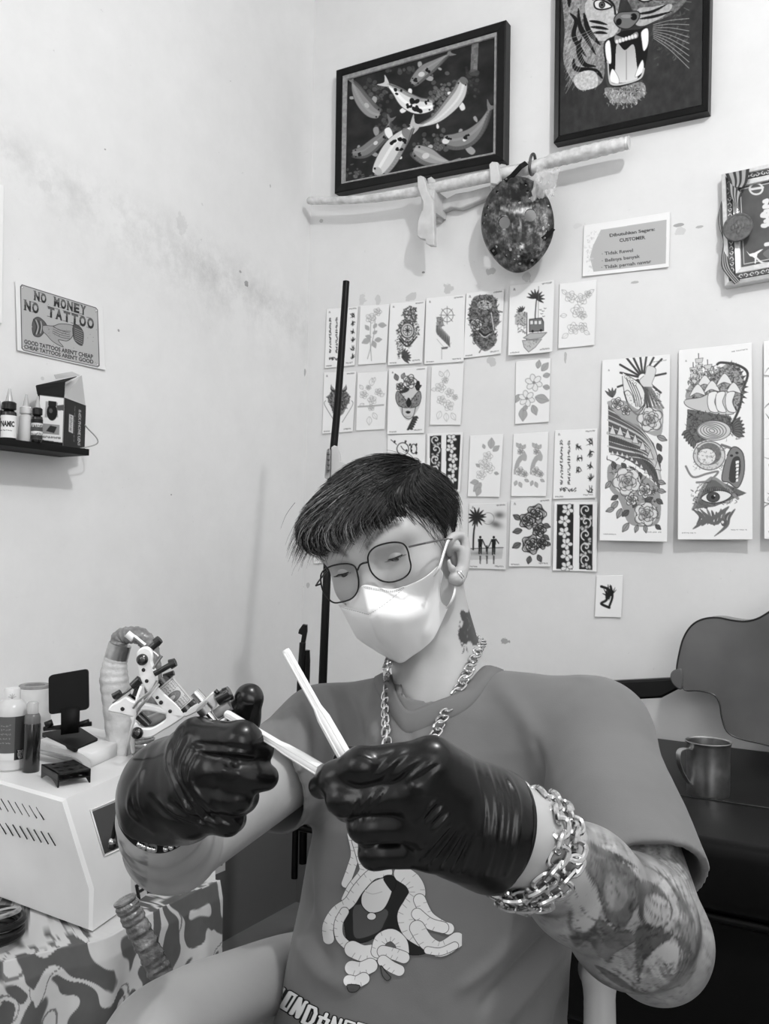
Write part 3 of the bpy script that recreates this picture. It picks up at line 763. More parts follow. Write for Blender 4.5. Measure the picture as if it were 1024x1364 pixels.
def d_van(cv):
    cv.stroke([(322,250),(320,200),(325,135)],2.2,.2)
    for i in range(9): leaff(cv,322,135,34,math.pi*(.95+i*.14)+.3,.9,.15,.25,.1)
    cv.stroke([(333,90),(330,300)],.9,.4); cv.stroke([(288,190),(288,310)],1.6,.15)
    for i in range(6): leaff(cv,270,185,20,3.0+i*.45,.9,.2,.3,.12)
    cv.poly([(245,195),(285,185),(285,240),(245,235)],.7); shade(cv,[(245,190),(285,185),(287,270),(255,270)],.2,.6,70,6,1.2)
    cv.poly([(298,215),(345,210),(352,225),(352,258),(298,262)],.45,edge=.1,ew=1.5)
    for x in(306,322,338): cv.poly([(x-6,220),(x+6,219),(x+6,234),(x-6,235)],.88,edge=.2,ew=.8)
    cv.ell((310,260),5,5,0,.1); cv.ell((342,257),5,5,0,.1)
    cv.poly([(275,285),(300,268),(365,265),(345,285),(300,292)],.7,edge=.3,ew=1); cv.poly([(272,295),(345,290),(320,320),(295,338),(278,320)],.75,edge=.3,ew=1); shade(cv,[(275,295),(340,290),(310,325),(285,320)],.3,.7,40,7)
    for (x,y) in((340,180),(350,185),(358,175),(345,195),(352,205)): cv.stroke([(x-4,y-2),(x,y),(x+4,y-2)],1,.3,sm=False)
card([(225,88),(393,65),(387,338),(220,352)],*Z4,label='card with a palm tree above a camper van',draw=d_van,curl=.006,gap=.008,lean=.006)
card([(412,80),(552,65),(545,312),(408,325)],*Z4,label='card with faint flower clusters, top right under the notice',draw=faint([(455,130,22),(495,140,22),(520,120,14),(480,185,24),(500,200,16),(465,250,22),(500,245,18)],[(440,120,25,-2.4),(525,115,22,-.6),(440,200,25,3.0),(445,270,28,2.5),(505,260,25,.5)],.55,.8),prt=False)
def d_fl14(cv):
    for (x,y,l,a) in ((330,400,32,-1.4),(345,410,40,-.9),(350,430,30,-.2),(260,500,34,2.0),(275,550,50,1.6),(320,510,55,.25),(310,540,40,1.2),(350,470,30,.2),(290,540,26,2.2)): leaff(cv,x,y,l,a,.9,.5,.66)
    for (x,y,r) in((315,455,30),(288,515,28)):
        for i in range(6):
            a=i*1.05+.3; cv.ell((x+r*.6*math.cos(a),y+r*.6*math.sin(a)),r*.5,r*.34,a,.9,edge=.45,ew=.9)
        cv.ell((x,y),r*.2,r*.2,0,.55)
card([(247,375),(378,362),(373,603),(245,611)],*Z4,label='single card with two open blossoms, alone in the second row',draw=d_fl14,prt=False)
def d_leaf15(cv):
    for (x,y,l,a) in ((152,705,42,-1.5),(160,715,32,-.7),(128,705,18,-1.9),(115,835,42,2.3),(110,850,35,1.9),(110,775,18,-2.5),(165,798,18,.2),(105,830,30,3.0)): leaff(cv,x,y,l,a,.9,.55,.68)
    for (x,y,r) in((140,735,18),(125,765,20),(145,780,20),(115,805,18)): rosef(cv,x,y,r,.8,.62,seed=x)
card([(74,655),(200,648),(186,887),(66,885)],*Z4,label='card with a thin blossom spray and grey leaves, third row',draw=d_leaf15,prt=False)
def d_twin(cv):
    for dx in(0,60):
        cv.poly([(262+dx,730),(245+dx,760),(240+dx,800),(255+dx,790),(262+dx,760),(280+dx,735)],.66,sm=True)
        cv.poly([(275+dx,710),(288+dx,730),(284+dx,750),(268+dx,742)],.68,sm=True)
        for (x,y,l,a) in ((265,710,26,-1.6),(262,700,22,-2.2),(272,705,20,-1.0),(260,830,22,1.2),(250,825,20,1.9),(280,820,18,.5)): leaff(cv,x+dx,y,l,a,.8,.5,.72)
        for (x,y,r) in((265,715,12),(262,790,17),(280,800,12)): rosef(cv,x+dx,y,r,.8,.5,.88)
card([(238,648),(370,640),(362,884),(230,884)],*Z4,label='card with the same flower figure drawn twice side by side',draw=d_twin,prt=False)
card([(395,635),(556,627),(550,890),(388,895)],*Z4,label='card of brush calligraphy in vertical columns, third row',draw=calli([(528,655,880,26,5),(486,675,805,22,3)],[(420,670,840),(448,670,840)],0,858,2.6),prt=True)
def d_palm(cv):
    cv.poly([(72,1080),(200,1075),(195,1120),(75,1125)],.72,al=.7); cv.ell((142,968),22,22,0,.88,edge=.5,ew=1)
    cv.ell((170,990),30,16,.3,.45,soft=1); cv.ell((185,955),25,16,0,.35,soft=1,al=.8); cv.ell((120,1100),60,9,0,.4,soft=1,al=.6)
    cv.stroke([(86,1085),(88,1020),(98,960)],3.2,.1)
    for i in range(13): leaff(cv,98,962,36,i*.5,.9,.1,.15,.09)
    cv.stroke([(75,1082),(200,1078)],1.2,.2)
    for (x,y,h) in((112,1035,60),(163,1035,62),(137,1070,30)):
        s=h/60; cv.ell((x,y+4*s),4.5*s,5.5*s,0,.05); cv.poly([(x-8*s,y+10*s),(x+8*s,y+10*s),(x+7*s,y+34*s),(x+5*s,y+68*s),(x+1,y+68*s),(x,y+38*s),(x-2,y+68*s),(x-6*s,y+68*s),(x-7*s,y+34*s)],.05)
    cv.stroke([(120,1048),(128,1066),(136,1080)],2,.06); cv.stroke([(155,1048),(148,1066),(139,1080)],2,.06); cv.stroke([(171,1046),(182,1062)],2,.06)
    for x in(112,137,163): cv.poly([(x-4,1108),(x+4,1108),(x+2,1140),(x-2,1140)],.25,al=.8)
card([(70,912),(214,908),(210,1162),(66,1157)],*Z4,label='card with a family silhouette hand in hand under a palm',draw=d_palm,bg=.88)
def d_roses(cv):
    for (x,y,l,a) in ((265,970,32,-2.6),(270,1010,35,2.9),(350,990,30,.3),(300,1110,30,1.8),(330,1105,30,1.1),(265,1060,35,2.6),(355,1060,28,.2),(350,1030,30,.6)): leaff(cv,x,y,l,a,1.2,.12,.4)
    for i,(x,y,r) in enumerate(((325,950,36),(290,975,30),(335,1010,26),(305,1065,36),(345,1060,22))):
        cv.ell((x,y),r*.95,r*.95,0,.6); rosef(cv,x,y,r,1.8,.1,seed=i); rosef(cv,x,y,r*.6,1.6,.1,.8,seed=i); cv.ell((x,y),r*.2,r*.2,0,.25)
card([(228,898),(382,890),(380,1150),(222,1150)],*Z4,label='card with a bold shaded bunch of roses, bottom row',draw=d_roses,curl=.005,bg=.9)
card([(392,908),(556,905),(553,1170),(387,1165)],*Z4,label='card with two dark blossom and wave strips, end of bottom row',draw=bands([([(403,914),(465,914),(462,1160),(401,1158)],5,'flower'),([(488,914),(538,915),(537,1162),(486,1160)],6,'wave')]),prt=False)
def d_kan(cv):
    glyph(cv,598,1248,58,3.2,.05,3,6); cv.stroke([(570,1225),(600,1240),(590,1275),(570,1290),(600,1305)],5,.05); cv.stroke([(605,1225),(612,1262),(600,1300)],4.5,.05)
card([(552,1184),(652,1182),(646,1343),(546,1340)],*Z4,label='small card with one black brush character, lowest on the wall',draw=d_kan,prt=False)
card([(418,665),(466,658),(464,748),(418,751)],(0,0),1.0,label='card mostly hidden behind his hair near the corner',draw=None,prt=False)
# -------- long sleeve sheets
Z5=((780,440),244/1024)
def d_sleeve1(cv):
    for i in range(20):   # rays
        a=-2.9+i*.3; r0,r1=30,130+20*(i%3); c=(320,270)
        pts=[(c[0]+r0*math.cos(a),c[1]+r0*math.sin(a)),(c[0]+min(r1,150)*math.cos(a),c[1]+r1*math.sin(a))]
        if 130<pts[1][0]<450: cv.stroke(pts,5,.25,taper=2)
    cv.poly([(330,250),(345,200),(390,215),(385,260),(370,300),(375,320),(330,325),(300,285)],.85,sm=True,edge=.3,ew=1)
    for i in range(5): cv.stroke([(330+8*i,325),(345+22*i,440)],5,.3+.06*i,taper=2)
    shade(cv,[(330,330),(400,330),(440,440),(400,450)],.15,.5,70,3,1.5)
    cv.poly([(205,245),(225,250),(300,300),(330,360),(325,430),(290,480),(250,440),(215,350)],.9,sm=True,edge=.2,ew=1.5)
    for i in range(4): cv.stroke([(222+17*i,262+13*i),(246+17*i,318+12*i),(268+14*i,372+10*i),(280+9*i,430)],1.8,.22); cv.ell((224+17*i,262+14*i),6,9,.6,.95,edge=.3,ew=1)
    cv.stroke([(214,352),(236,340),(262,372),(270,410)],1.6,.25); shade(cv,[(220,360),(330,380),(325,430),(290,478),(245,430)],.35,.7,60,77,1.2); cv.stroke([(240,436),(280,462),(328,420)],3,.35); cv.stroke([(326,330),(336,380),(330,430)],2,.35)
    cv.stroke([(215,355),(245,440),(290,478)],3,.2); cv.stroke([(330,365),(325,430),(290,480)],2.5,.25)
    for i in range(4): leaff(cv,150,380,55,-2.4+i*.4,1,.2,.4,.12)
    cv.poly([(125,420),(200,500),(300,540),(380,640),(420,760),(415,900),(340,800),(250,740),(130,690)],.35)
    for k,(o,wd,v) in enumerate(((0,5,.8),(18,2,.9),(36,9,.75),(58,3,.9),(82,16,.72),(110,3,.9),(128,8,.78),(150,3,.88))):
        cv.stroke([(125,450+o*1.6),(220,500+o*1.4),(320,575+o),(385,680+o*.6),(418,820+o*.3)],wd*.5,v)
    for i in range(7):
        x,y=150+i*42,560+i*i*5.5; cv.poly([(x-18,y+25),(x,y-25),(x+20,y+32)],.82,edge=.15,ew=1)
    for i in range(28):
        t=i/27; x,y=132+t*260,600+t*t*200; cv.stroke([(x,y),(x+4,y+34)],1.2,.15)
    for i in range(10):
        t=i/9; x,y=150+t*240,690+t*t*170; cv.poly([(x-10,y+12),(x,y-12),(x+12,y+14)],.85,edge=.15,ew=.8)
    cv.poly([(130,400),(220,400),(300,450),(420,430),(430,560),(400,600),(300,560),(200,500),(130,430)],.55,sm=True,al=.75); cv.poly([(130,760),(230,770),(330,820),(410,900),(415,1060),(350,1100),(240,1080),(190,960),(130,880)],.5,sm=True,al=.75)
    for (x,y,l,a) in ((150,740,45,1.2),(200,750,40,.8),(250,770,45,1.0),(300,800,40,1.4),(330,960,50,-.4),(395,950,45,.6),(390,1090,40,.7),(240,1010,50,2.4),(180,930,45,2.6),(280,960,40,2.0),(400,640,50,1.1),(410,700,50,1.4)): leaff(cv,x,y,l,a,1.2,.15,.35,.3)
    shade(cv,[(125,700),(250,760),(400,900),(410,1040),(380,1060),(130,800)],.1,.45,230,6,2)
    for i,(x,y,r) in enumerate(((175,415,34),(225,455,26),(360,505,70),(230,850,78),(330,905,38),(335,1030,66),(255,950,34))):
        cv.ell((x,y),r*.95,r*.95,0,.86); rosef(cv,x,y,r,1.5,.25,seed=i,rot=i); rosef(cv,x,y,r*.62,1.3,.3,.8,seed=i+9)
    for (x,y,l,a) in ((400,600,60,.4),(400,850,50,.3),(140,850,50,2.2),(400,900,50,.2),(180,960,60,2.3),(200,1000,60,2.0),(160,1000,50,2.8),(240,1080,60,2.2),(290,1090,45,1.9),(330,1090,45,1.4)): leaff(cv,x,y,l,a,1.2,.2,.6,.25)
def d_sleeve2(cv):
    R=np.random.default_rng(5)
    cv.poly([(560,350),(600,290),(700,250),(800,180),(850,200),(890,300),(860,420),(820,450),(640,420),(570,400)],.62,sm=True)
    cv.stroke([(735,190),(760,180),(850,195),(905,240),(880,330),(860,430),(820,520)],6,.25)
    for i in range(14):
        a=-1.3+i*.2; c=(770,320); cv.poly([(c[0]+110*math.cos(a),c[1]+130*math.sin(a)),(c[0]+142*math.cos(a+.07),c[1]+165*math.sin(a+.07)),(c[0]+112*math.cos(a+.16),c[1]+132*math.sin(a+.16))],.3)
    for (x,y,h) in((630,130,150),(680,165,110),(600,180,90)):
        cv.stroke([(x,y),(x+4,y+h)],2,.2); 
        for k in range(3): cv.poly([(x-18+3*k,y+30+k*34),(x+26-2*k,y+24+k*34),(x+20,y+50+k*34),(x-14,y+54+k*34)],.8,edge=.3,ew=1)
    shade(cv,[(590,220),(720,200),(860,200),(885,320),(850,400),(600,400),(565,340)],.15,.5,330,4,2)
    for (x,y) in((660,290),(700,320),(770,280),(820,330),(620,340)): cv.poly([(x-40,y+30),(x+5,y-40),(x+48,y+20),(x,y+10)],.88,sm=True,edge=.3,ew=1.2)
    cv.poly([(555,390),(640,375),(700,350),(800,345),(830,440),(810,470),(700,465),(575,430)],.78,sm=True,edge=.25,ew=1.5)
    for x in(690,735,790): cv.poly([(x,350),(x+45,345),(x+30,400),(x+50,455),(x+5,450),(x-10,400)],.9,sm=True,edge=.25,ew=1.3)
    cv.poly([(570,440),(810,480),(820,560),(600,640),(560,560)],.4); shade(cv,[(570,440),(810,480),(880,560),(620,640),(555,560)],.1,.4,150,7,2)
    shade(cv,[(560,560),(640,610),(880,600),(890,560),(800,480),(600,480)],.15,.5,200,17,1.5)
    for i in range(6): leaff(cv,580+i*5,560+i*10,50,2.6-.2*i,1.2,.2,.4,.25); leaff(cv,820,540+i*6,70,-.9+.25*i,1.2,.2,.4,.2)
    cv.ell((715,560),95,55,0,.8,edge=.3,ew=1.5)
    for k in range(5): cv.ell((705,560),80-k*16,46-k*9,.1*k,None,edge=.3,ew=1.6)
    cv.ell((690,700),88,80,0,.8,edge=.3,ew=2); cv.ell((690,690),68,62,0,.45); cv.ell((675,705),52,46,0,.88,edge=.3,ew=1.4); shade(cv,[(600,640),(780,640),(780,780),(600,780)],.3,.7,90,9,1.4)
    cv.stroke([(560,760),(600,820),(680,800),(740,790),(690,840),(620,850)],5,.5); cv.stroke([(760,640),(830,680),(790,800)],6,.45)
    cv.poly([(790,700),(830,650),(880,690),(885,800),(850,880),(800,850),(760,830)],.5,sm=True,edge=.2,ew=2)
    cv.poly([(820,720),(860,710),(865,790),(835,850),(800,830)],.25,sm=True)
    for i in range(6): cv.poly([(838+2*i-(i>3)*6,730+i*20),(858-i,728+i*20),(856-i,744+i*20),(838,746+i*20)],.92)
    cv.ell((845,685),9,7,0,.2); cv.ell((815,700),9,7,0,.2)
    cv.poly([(595,1000),(700,820),(900,910),(720,985)],.4); cv.stroke([(600,1000),(700,825),(850,940)],7,.55); shade(cv,[(590,900),(700,830),(910,920),(780,980),(600,1000)],.2,.5,160,12,2)
    cv.poly([(645,940),(690,905),(760,895),(815,920),(770,955),(700,965)],.9,sm=True,edge=.15,ew=2); cv.ell((712,932),36,28,0,.3,edge=.1,ew=1.5); cv.ell((712,932),12,11,0,.08); cv.ell((720,924),4,4,0,.95)
    for i in range(14): cv.stroke([(660+i*11,905-8*math.sin(i/13*3.1)),(656+i*11,888-14*math.sin(i/13*3.1))],1.3,.2)
    for i in range(10): cv.stroke([(600+i*26,1000+8*(i%3)),(640+i*18,1040+6*(i%2)),(620+i*20,1085)],7,.35+.03*(i%4),taper=1)
    for (p) in ([(610,1010),(660,1050),(640,1080),(600,1110)],[(640,1000),(700,1050),(770,1010),(800,985)],[(640,1060),(720,1080),(760,1060),(790,1080),(770,1110),(720,1150)],[(650,1090),(690,1060),(720,1090)]): cv.stroke(p,10,.4,taper=1)
    cv.ell((772,1078),16,18,0,.35); cv.ell((765,1072),8,8,0,.88)
card([(92,168),(472,135),(455,1183),(80,1175)],*Z5,label='long sheet with praying hands, dove and tribal bands',draw=d_sleeve1,name='sleeve_tattoo_sheet',group='long sleeve design sheets on the right wall',gap=.008,lean=.022,curl=.004,dens=1.5)
card([(520,112),(928,70),(933,1170),(516,1170)],*Z5,label='long sheet with a ship, rose and eye in a triangle',draw=d_sleeve2,name='sleeve_tattoo_sheet',group='long sleeve design sheets on the right wall',gap=.008,lean=.026,curl=.004,dens=1.5)
def d_sleeve3(cv):
    R=np.random.default_rng(3)
    for i in range(8): rosef(cv,1050+R.uniform(0,70),480+i*30,22,1.4,.25,.8,seed=i)
    shade(cv,[(1024,470),(1100,460),(1100,700),(1024,700)],.2,.6,100,2,1.5)
card([(1017,455),(1112,441),(1113,722),(1018,718)],(0,0),1.0,label='long sheet cut off by the right edge of the photo',draw=d_sleeve3,name='sleeve_tattoo_sheet',group='long sleeve design sheets on the right wall',gap=.008,lean=.022,curl=.004)
# -------- notice
def d_notice(cv):
    cv.poly([(315,968),(593,925),(590,1110),(285,1145),(270,1085),(283,1035)],.72)
    shade(cv,[(250,980),(300,965),(312,980),(280,1040),(285,1130),(258,1140)],.72,.86,50,2,3,.6)
    draw_text(cv,'Dibutuhkan Segera:',(352,998),(543,971),13,.22,.03)
    draw_text(cv,'CUSTOMER',(393,1019),(502,1006),14,.2,.03)
    draw_text(cv,'· Tidak Rewel',(320,1076),(450,1060),14,.25,.02)
    draw_text(cv,'· Belinya banyak',(320,1105),(480,1085),14,.25,.02)
    draw_text(cv,'· Tidak pernah nawar',(318,1133),(528,1107),14,.25,.02)
card([(245,950),(608,893),(603,1125),(240,1165)],(700,0),.3164,label='white notice lettered Dibutuhkan Segera CUSTOMER',draw=d_notice,name='paper_notice',cat='notice',group='notices on the walls',prt=False,dens=2.0,mt='gloss_print')
# -------- left wall sign
def d_money(cv):
    o=[(115,168),(552,302),(560,635),(120,538)]
    cv.poly([(115,178),(124,168),(542,298),(552,310),(560,626),(550,634),(132,540),(120,528)],.70,edge=.22,ew=3)
    R=np.random.default_rng(4)
    for i in range(26):
        u,v=R.random(),R.random(); x=115*(1-u)+552*u; y=(170+130*u)*(1-v)+(538+97*u)*v; cv.ell((x,y),1.6,1.6,0,.3)
    for (x,y) in((125,182),(545,313),(550,620),(130,525)): cv.ell((x,y),6,6,0,.85,edge=.3,ew=1)
    # split serif letters, each between two points of its baseline
    def ltr(txt,ax,ay,bx,by,h):
        n=len(txt); 
        for i,c in enumerate(txt):
            if c==' ': continue
            a=(ax+(bx-ax)*(i+.06)/n,ay+(by-ay)*(i+.06)/n); b=(ax+(bx-ax)*(i+.9)/n,ay+(by-ay)*(i+.9)/n)
            up=(0.02,-1)
            draw_text(cv,c,a,b,h,.12,.05,raw=up)
            # light upper half, as the two-tone letters of the sign
            m1=(a[0],a[1]-h*.5); m2=(b[0],b[1]-h*.5)
            cv.poly([(a[0]-2,a[1]-h*.98),(b[0]+2,b[1]-h*.98),(m2[0]+2,m2[1]),(m1[0]-2,m1[1])],.70,al=.38)
            cv.stroke([(a[0]-3,a[1]),(a[0]+(b[0]-a[0])*.35,a[1]+(b[1]-a[1])*.35)],1.6,.12); cv.stroke([(a[0]-3,a[1]-h),(a[0]+(b[0]-a[0])*.35,a[1]-h+(b[1]-a[1])*.35)],1.6,.12)
    ltr('NO MONEY',190,250,490,340,50)
    ltr('NO TATTOO',133,306,535,418,56)
    cv.poly([(180,400),(192,360),(222,352),(262,392),(250,432),(222,462),(188,452)],.35,sm=True,edge=.1,ew=2)
    for k in range(4): cv.stroke([(188+k*14,362+4*k),(205+k*10,405),(192+k*12,450-3*k)],3,.75 if k%2 else .15)
    cv.poly([(245,398),(300,400),(345,388),(420,402),(412,455),(380,485),(330,480),(358,520),(300,490),(262,450),(242,430)],.62,sm=True,edge=.12,ew=2)
    for k in range(4): cv.stroke([(300,405+k*12),(345,425+k*13),(395,440+k*11)],1.8,.2)
    cv.poly([(412,400),(440,395),(468,428),(472,470),(462,512),(420,478)],.30,sm=True,edge=.1,ew=2)
    for k in range(7): cv.stroke([(422,412+k*11),(468,432+k*12)],1.6,.7)
    cv.stroke([(300,400),(340,425),(400,430)],1.5,.2); shade(cv,[(262,410),(400,420),(380,470),(290,470)],.3,.6,40,3,1.2)
    draw_text(cv,'GOOD TATTOOS AREN\'T CHEAP',(134,500),(525,588),24,.14,.03,raw=(0.02,-1))
    draw_text(cv,'CHEAP TATTOOS AREN\'T GOOD',(134,528),(527,616),22,.14,.03,raw=(0.02,-1))
card([(85,145),(582,292),(595,653),(95,540)],(0,340),.2347,label='white paper sign lettered NO MONEY NO TATTOO with joined hands',draw=d_money,name='paper_sign',cat='sign',group='notices on the walls',wall='left',prt=False,dens=2.4,bg=.9)
card([(-90,225),(5,247),(2,431),(-92,420)],(0,0),1.0,label='blank pale sheet at the left edge of the photo',draw=None,name='blank_paper',wall='left',group='notices on the walls',prt=False,bg=.92)
# ================================================================ framed pictures
def zq(q,off,sc): return [(off[0]+sc*x,off[1]+sc*y) for x,y in q]
def bars(name,outer,inner,off_o,off_i,m,parent,wall=0.0,mid=None):
    """four mitred bars between two picture quads"""
    O=[onback(x,y,off_o) for x,y in outer]; I=[onback(x,y,off_i) for x,y in inner]
    mb=MB()
    for k in range(4):
        a,b=O[k],O[(k+1)%4]; c,d=I[(k+1)%4],I[k]
        f=0.12
        a1=a+(d-a)*f; b1=b+(c-b)*f; d1=d+(a-d)*f; c1=c+(b-c)*f
        lift=np.array([0,-0.003,0])
        back=[np.array([p[0],-wall,p[2]]) for p in (a,b,c,d)]
        V=[a,b,b1+lift,a1+lift,c1+lift,d1+lift,c,d]+back
        mb.add(V,[(0,1,2,3),(3,2,4,5),(5,4,6,7),(0,8,9,1),(7,6,10,11),(1,9,10,6,4,2),(0,3,5,7,11,8)])
    return mb.build(name,m,parent,smooth=False)
K=((400,0),.3125)
def koi(cv,sp,w,base,seed,patch=(),dark=(),fins=(),tailw=1.0):
    sp=smoothpts(sp,6); n=len(sp); L=[];R_=[]
    for i in range(n):
        t=i/(n-1); ww=w/2*(0.45+1.0*math.sin(math.pi*min(1,(t*0.72+0.22))))*min(1,0.35+t*4) if False else w/2*(math.sin(math.pi*(0.12+0.80*t))**0.7)*(1-0.75*t**2.2)
        d=sp[min(i+1,n-1)]-sp[max(i-1,0)]; d/=np.linalg.norm(d)+1e-9; nn=np.array([-d[1],d[0]]); L.append(sp[i]+nn*ww); R_.append(sp[i]-nn*ww)
    e=sp[-1]; d=sp[-1]-sp[-3]; d/=np.linalg.norm(d); nn=np.array([-d[1],d[0]])
    tw=w*.55*tailw
    cv.poly([e-d*4,e+nn*tw*.6+d*tw*.9,e+d*tw*.5,e-nn*tw*.6+d*tw*.9],base*.9,sm=True)
    for (i,s,l) in fins:
        q=sp[int(i*(n-1))]; dd=sp[min(int(i*(n-1))+1,n-1)]-sp[int(i*(n-1))-1]; dd/=np.linalg.norm(dd); mm=np.array([-dd[1],dd[0]])*s
        cv.poly([q+mm*w*.28,q+mm*(w*.35+l*.55)+dd*l*.05,q+mm*(w*.35+l*1.0)+dd*l*.45,q+mm*(w*.35+l*.75)+dd*l*.9,q+mm*(w*.30+l*.25)+dd*l*.6],min(.92,base+.1),sm=True,edge=.35,ew=.6)
    body=L+R_[::-1]
    cv.poly(body,base)
    for i in range(1,n):   # rounded flank tone of the painted fish
        t=i/n; cv.stroke([L[i-1]*.8+sp[i-1]*.2,L[i]*.8+sp[i]*.2],w*.10,base*.62,sm=False,al=.5)
        cv.stroke([R_[i-1]*.25+sp[i-1]*.75,R_[i]*.25+sp[i]*.75],w*.07,min(1,base*1.15),sm=False,al=.5)
    R=np.random.default_rng(seed)
    for (t,s,r,v) in patch: 
        q=sp[int(t*(n-1))]; cv.ell((q[0]+R.normal()*2,q[1]+s*w*.2),r,r*.75,R.uniform(0,3),v)
    for (t,s,r) in dark:
        q=sp[int(t*(n-1))]; i=int(t*(n-1)); mm=(L[i]-sp[i])*s
        for _ in range(4): cv.ell(q+mm+R.normal(size=2)*r*.5,r*R.uniform(.4,.8),r*R.uniform(.4,.7),R.uniform(0,3),.07)
    h=sp[1]; cv.ell(L[2]*.7+sp[2]*.3,w*.05,w*.05,0,.05); cv.ell(R_[2]*.7+sp[2]*.3,w*.05,w*.05,0,.05)
    cv.stroke(L[:],1,.3,sm=False); cv.stroke(R_[:],1,.3,sm=False)
def koi_art():
    q=[(200,340),(828,160),(822,650),(192,775)]
    cv=Cv(q,270,250,.13,*K); cv.a+= (fbm(np.stack([cv.xx/22,cv.yy/22],-1),4)-.5)*.14
    R=np.random.default_rng(2)
    for (cx_,cy_,sx,sy,n,v) in ((600,410,45,60,60,.5),(320,400,60,50,50,.33),(730,360,60,45,40,.25),(570,610,70,30,50,.4),(380,540,50,50,40,.33),(240,740,40,20,10,.4),(430,300,70,12,14,.3)):
        for _ in range(n):
            r=R.uniform(5,13); cv.ell((cx_+R.normal()*sx*.6,cy_+R.normal()*sy*.6),r,r*.85,R.uniform(0,3),v*R.uniform(.7,1.2),al=.7,edge=.12,ew=.5)
    cv.poly([(728,190),(758,182),(752,300),(722,310)],.42,noise=.12); cv.ell((738,310),24,14,0,.3,al=.7)
    koi(cv,[(475,358),(520,310),(570,275),(625,235)],62,.52,1,patch=((.3,0,14,.8),),dark=((.12,0,11),(.45,.2,9)),fins=((.35,-1,26),(.3,1,30),(.7,1,14)))
    koi(cv,[(335,486),(300,470),(262,425),(235,375),(222,350)],72,.55,2,patch=((.4,0,12,.72),),fins=((.3,1,30),(.6,-1,18)),tailw=.6)
    koi(cv,[(690,345),(672,400),(630,455),(570,510),(500,540)],70,.78,3,patch=((.04,0,20,.42),),fins=((.35,-1,34),(.3,1,20),(.75,-1,16)))
    koi(cv,[(560,448),(500,452),(450,430),(410,395),(372,365)],82,.88,4,dark=((.15,.5,8),(.25,-.4,17),(.4,.2,16),(.45,-.5,12),(.75,.1,12)),fins=((.45,-1,28),(.5,1,24)),tailw=1.0)
    koi(cv,[(222,655),(270,648),(320,610),(360,570),(378,520)],60,.48,5,patch=((.5,0,10,.8),(.8,0,10,.8)),dark=((.7,.3,7),(.2,.2,8),(.9,0,6)),fins=((.35,1,24),(.6,-1,34),(.15,-1,14)))
    koi(cv,[(325,745),(360,690),(400,625),(440,575),(468,545)],98,.82,6,patch=((.8,0,24,.5),(.1,0,20,.7)),dark=((.5,.5,13),(.55,-.5,14),(.66,-.1,12),(.7,.5,12)),fins=((.55,-1,44),(.4,1,18)))
    koi(cv,[(480,640),(530,665),(580,685),(635,695)],86,.6,7,patch=((.35,0,16,.8),),fins=((.3,-1,24),(.7,1,18)))
    koi(cv,[(605,600),(660,605),(720,585),(770,535),(803,470)],82,.5,8,patch=((.1,0,16,.85),(.42,0,10,.85)),dark=((.15,-.5,10),(.48,-.3,11)),fins=((.4,1,42),(.35,-1,22),(.75,-1,20)))
    for i in range(10): cv.ell((R.uniform(210,300),R.uniform(690,760)),8,3,-.3,.45,al=.6)
    return q,cv
fr=empty('framed_picture',onback(560,236,0.02),'black framed painting of koi fish above the wrapped rod','picture','framed pictures on the right wall')
oq=zq([(153,300),(877,85),(870,685),(146,825)],*K); sq=zq([(180,324),(838,136),(832,658),(174,786)],*K)
bars('frame',oq,sq,0.035,0.028,M['black_frame'],fr)
aq,cv=koi_art(); aqp=zq(aq,*K)
bars('inner_moulding',sq,aqp,0.027,0.024,mat('grey_gilt',0.30,0.4,metal=.3,vary=(80,.25)),fr)
sheet('artwork',[onback(x,y,0.022) for x,y in aqp],cv,M['gloss_print'],fr,0.02)
# tiger
Z2=((700,0),.3164)
fr=empty('framed_picture',onback(845,20,0.02),'black framed painting of a roaring tiger, cut by the top edge','picture','framed pictures on the right wall')
oq=[(741.5,-205),(951,-262),(943,148),(737.3,190.8)]; iq=[(748,-192),(938,-244),(934.8,139.3),(744.6,181)]
bars('frame',oq,iq,0.035,0.026,M['black_frame'],fr)
cv=Cv(iq,290,580,.19); cv.a+=(fbm(np.stack([cv.xx/9,cv.yy/14],-1),6)-.5)*.10
cv.off=Z2[0]; cv.sc=Z2[1]
cv.poly([(195,-300),(150,-100),(165,120),(160,260),(205,350),(240,380),(300,368),(335,330),(345,240),(385,165),(410,120),(395,60),(420,-60),(470,-300)],.50,sm=True,noise=.22)
cv.poly([(470,100),(560,88),(650,40),(700,-60),(690,-300),(420,-300),(420,-60),(455,40)],.38,sm=True,noise=.18)
shade(cv,[(500,180),(600,60),(680,40),(690,180),(600,300),(520,260)],.22,.42,120,33,2.5,.5,-.9)
for i in range(420):
    t=rng.random(); x=175+150*rng.random(); y=-280+630*rng.random(); cv.stroke([(x,y),(x-14,y+22+18*rng.random())],1.2,rng.uniform(.45,.8),al=.6,sm=False,taper=2)
for i in range(70):
    x=480+200*rng.random(); y=-280+340*rng.random(); cv.stroke([(x,y),(x+20,y+12*rng.random())],1.2,rng.uniform(.4,.75),al=.5,sm=False,taper=2)
cv.poly([(255,20),(300,-10),(380,30),(400,80),(395,130),(350,170),(300,165),(270,110)],.72,sm=True,noise=.1)
cv.poly([(470,100),(480,40),(540,30),(620,20),(600,60),(540,95),(500,110)],.66,sm=True,noise=.1)
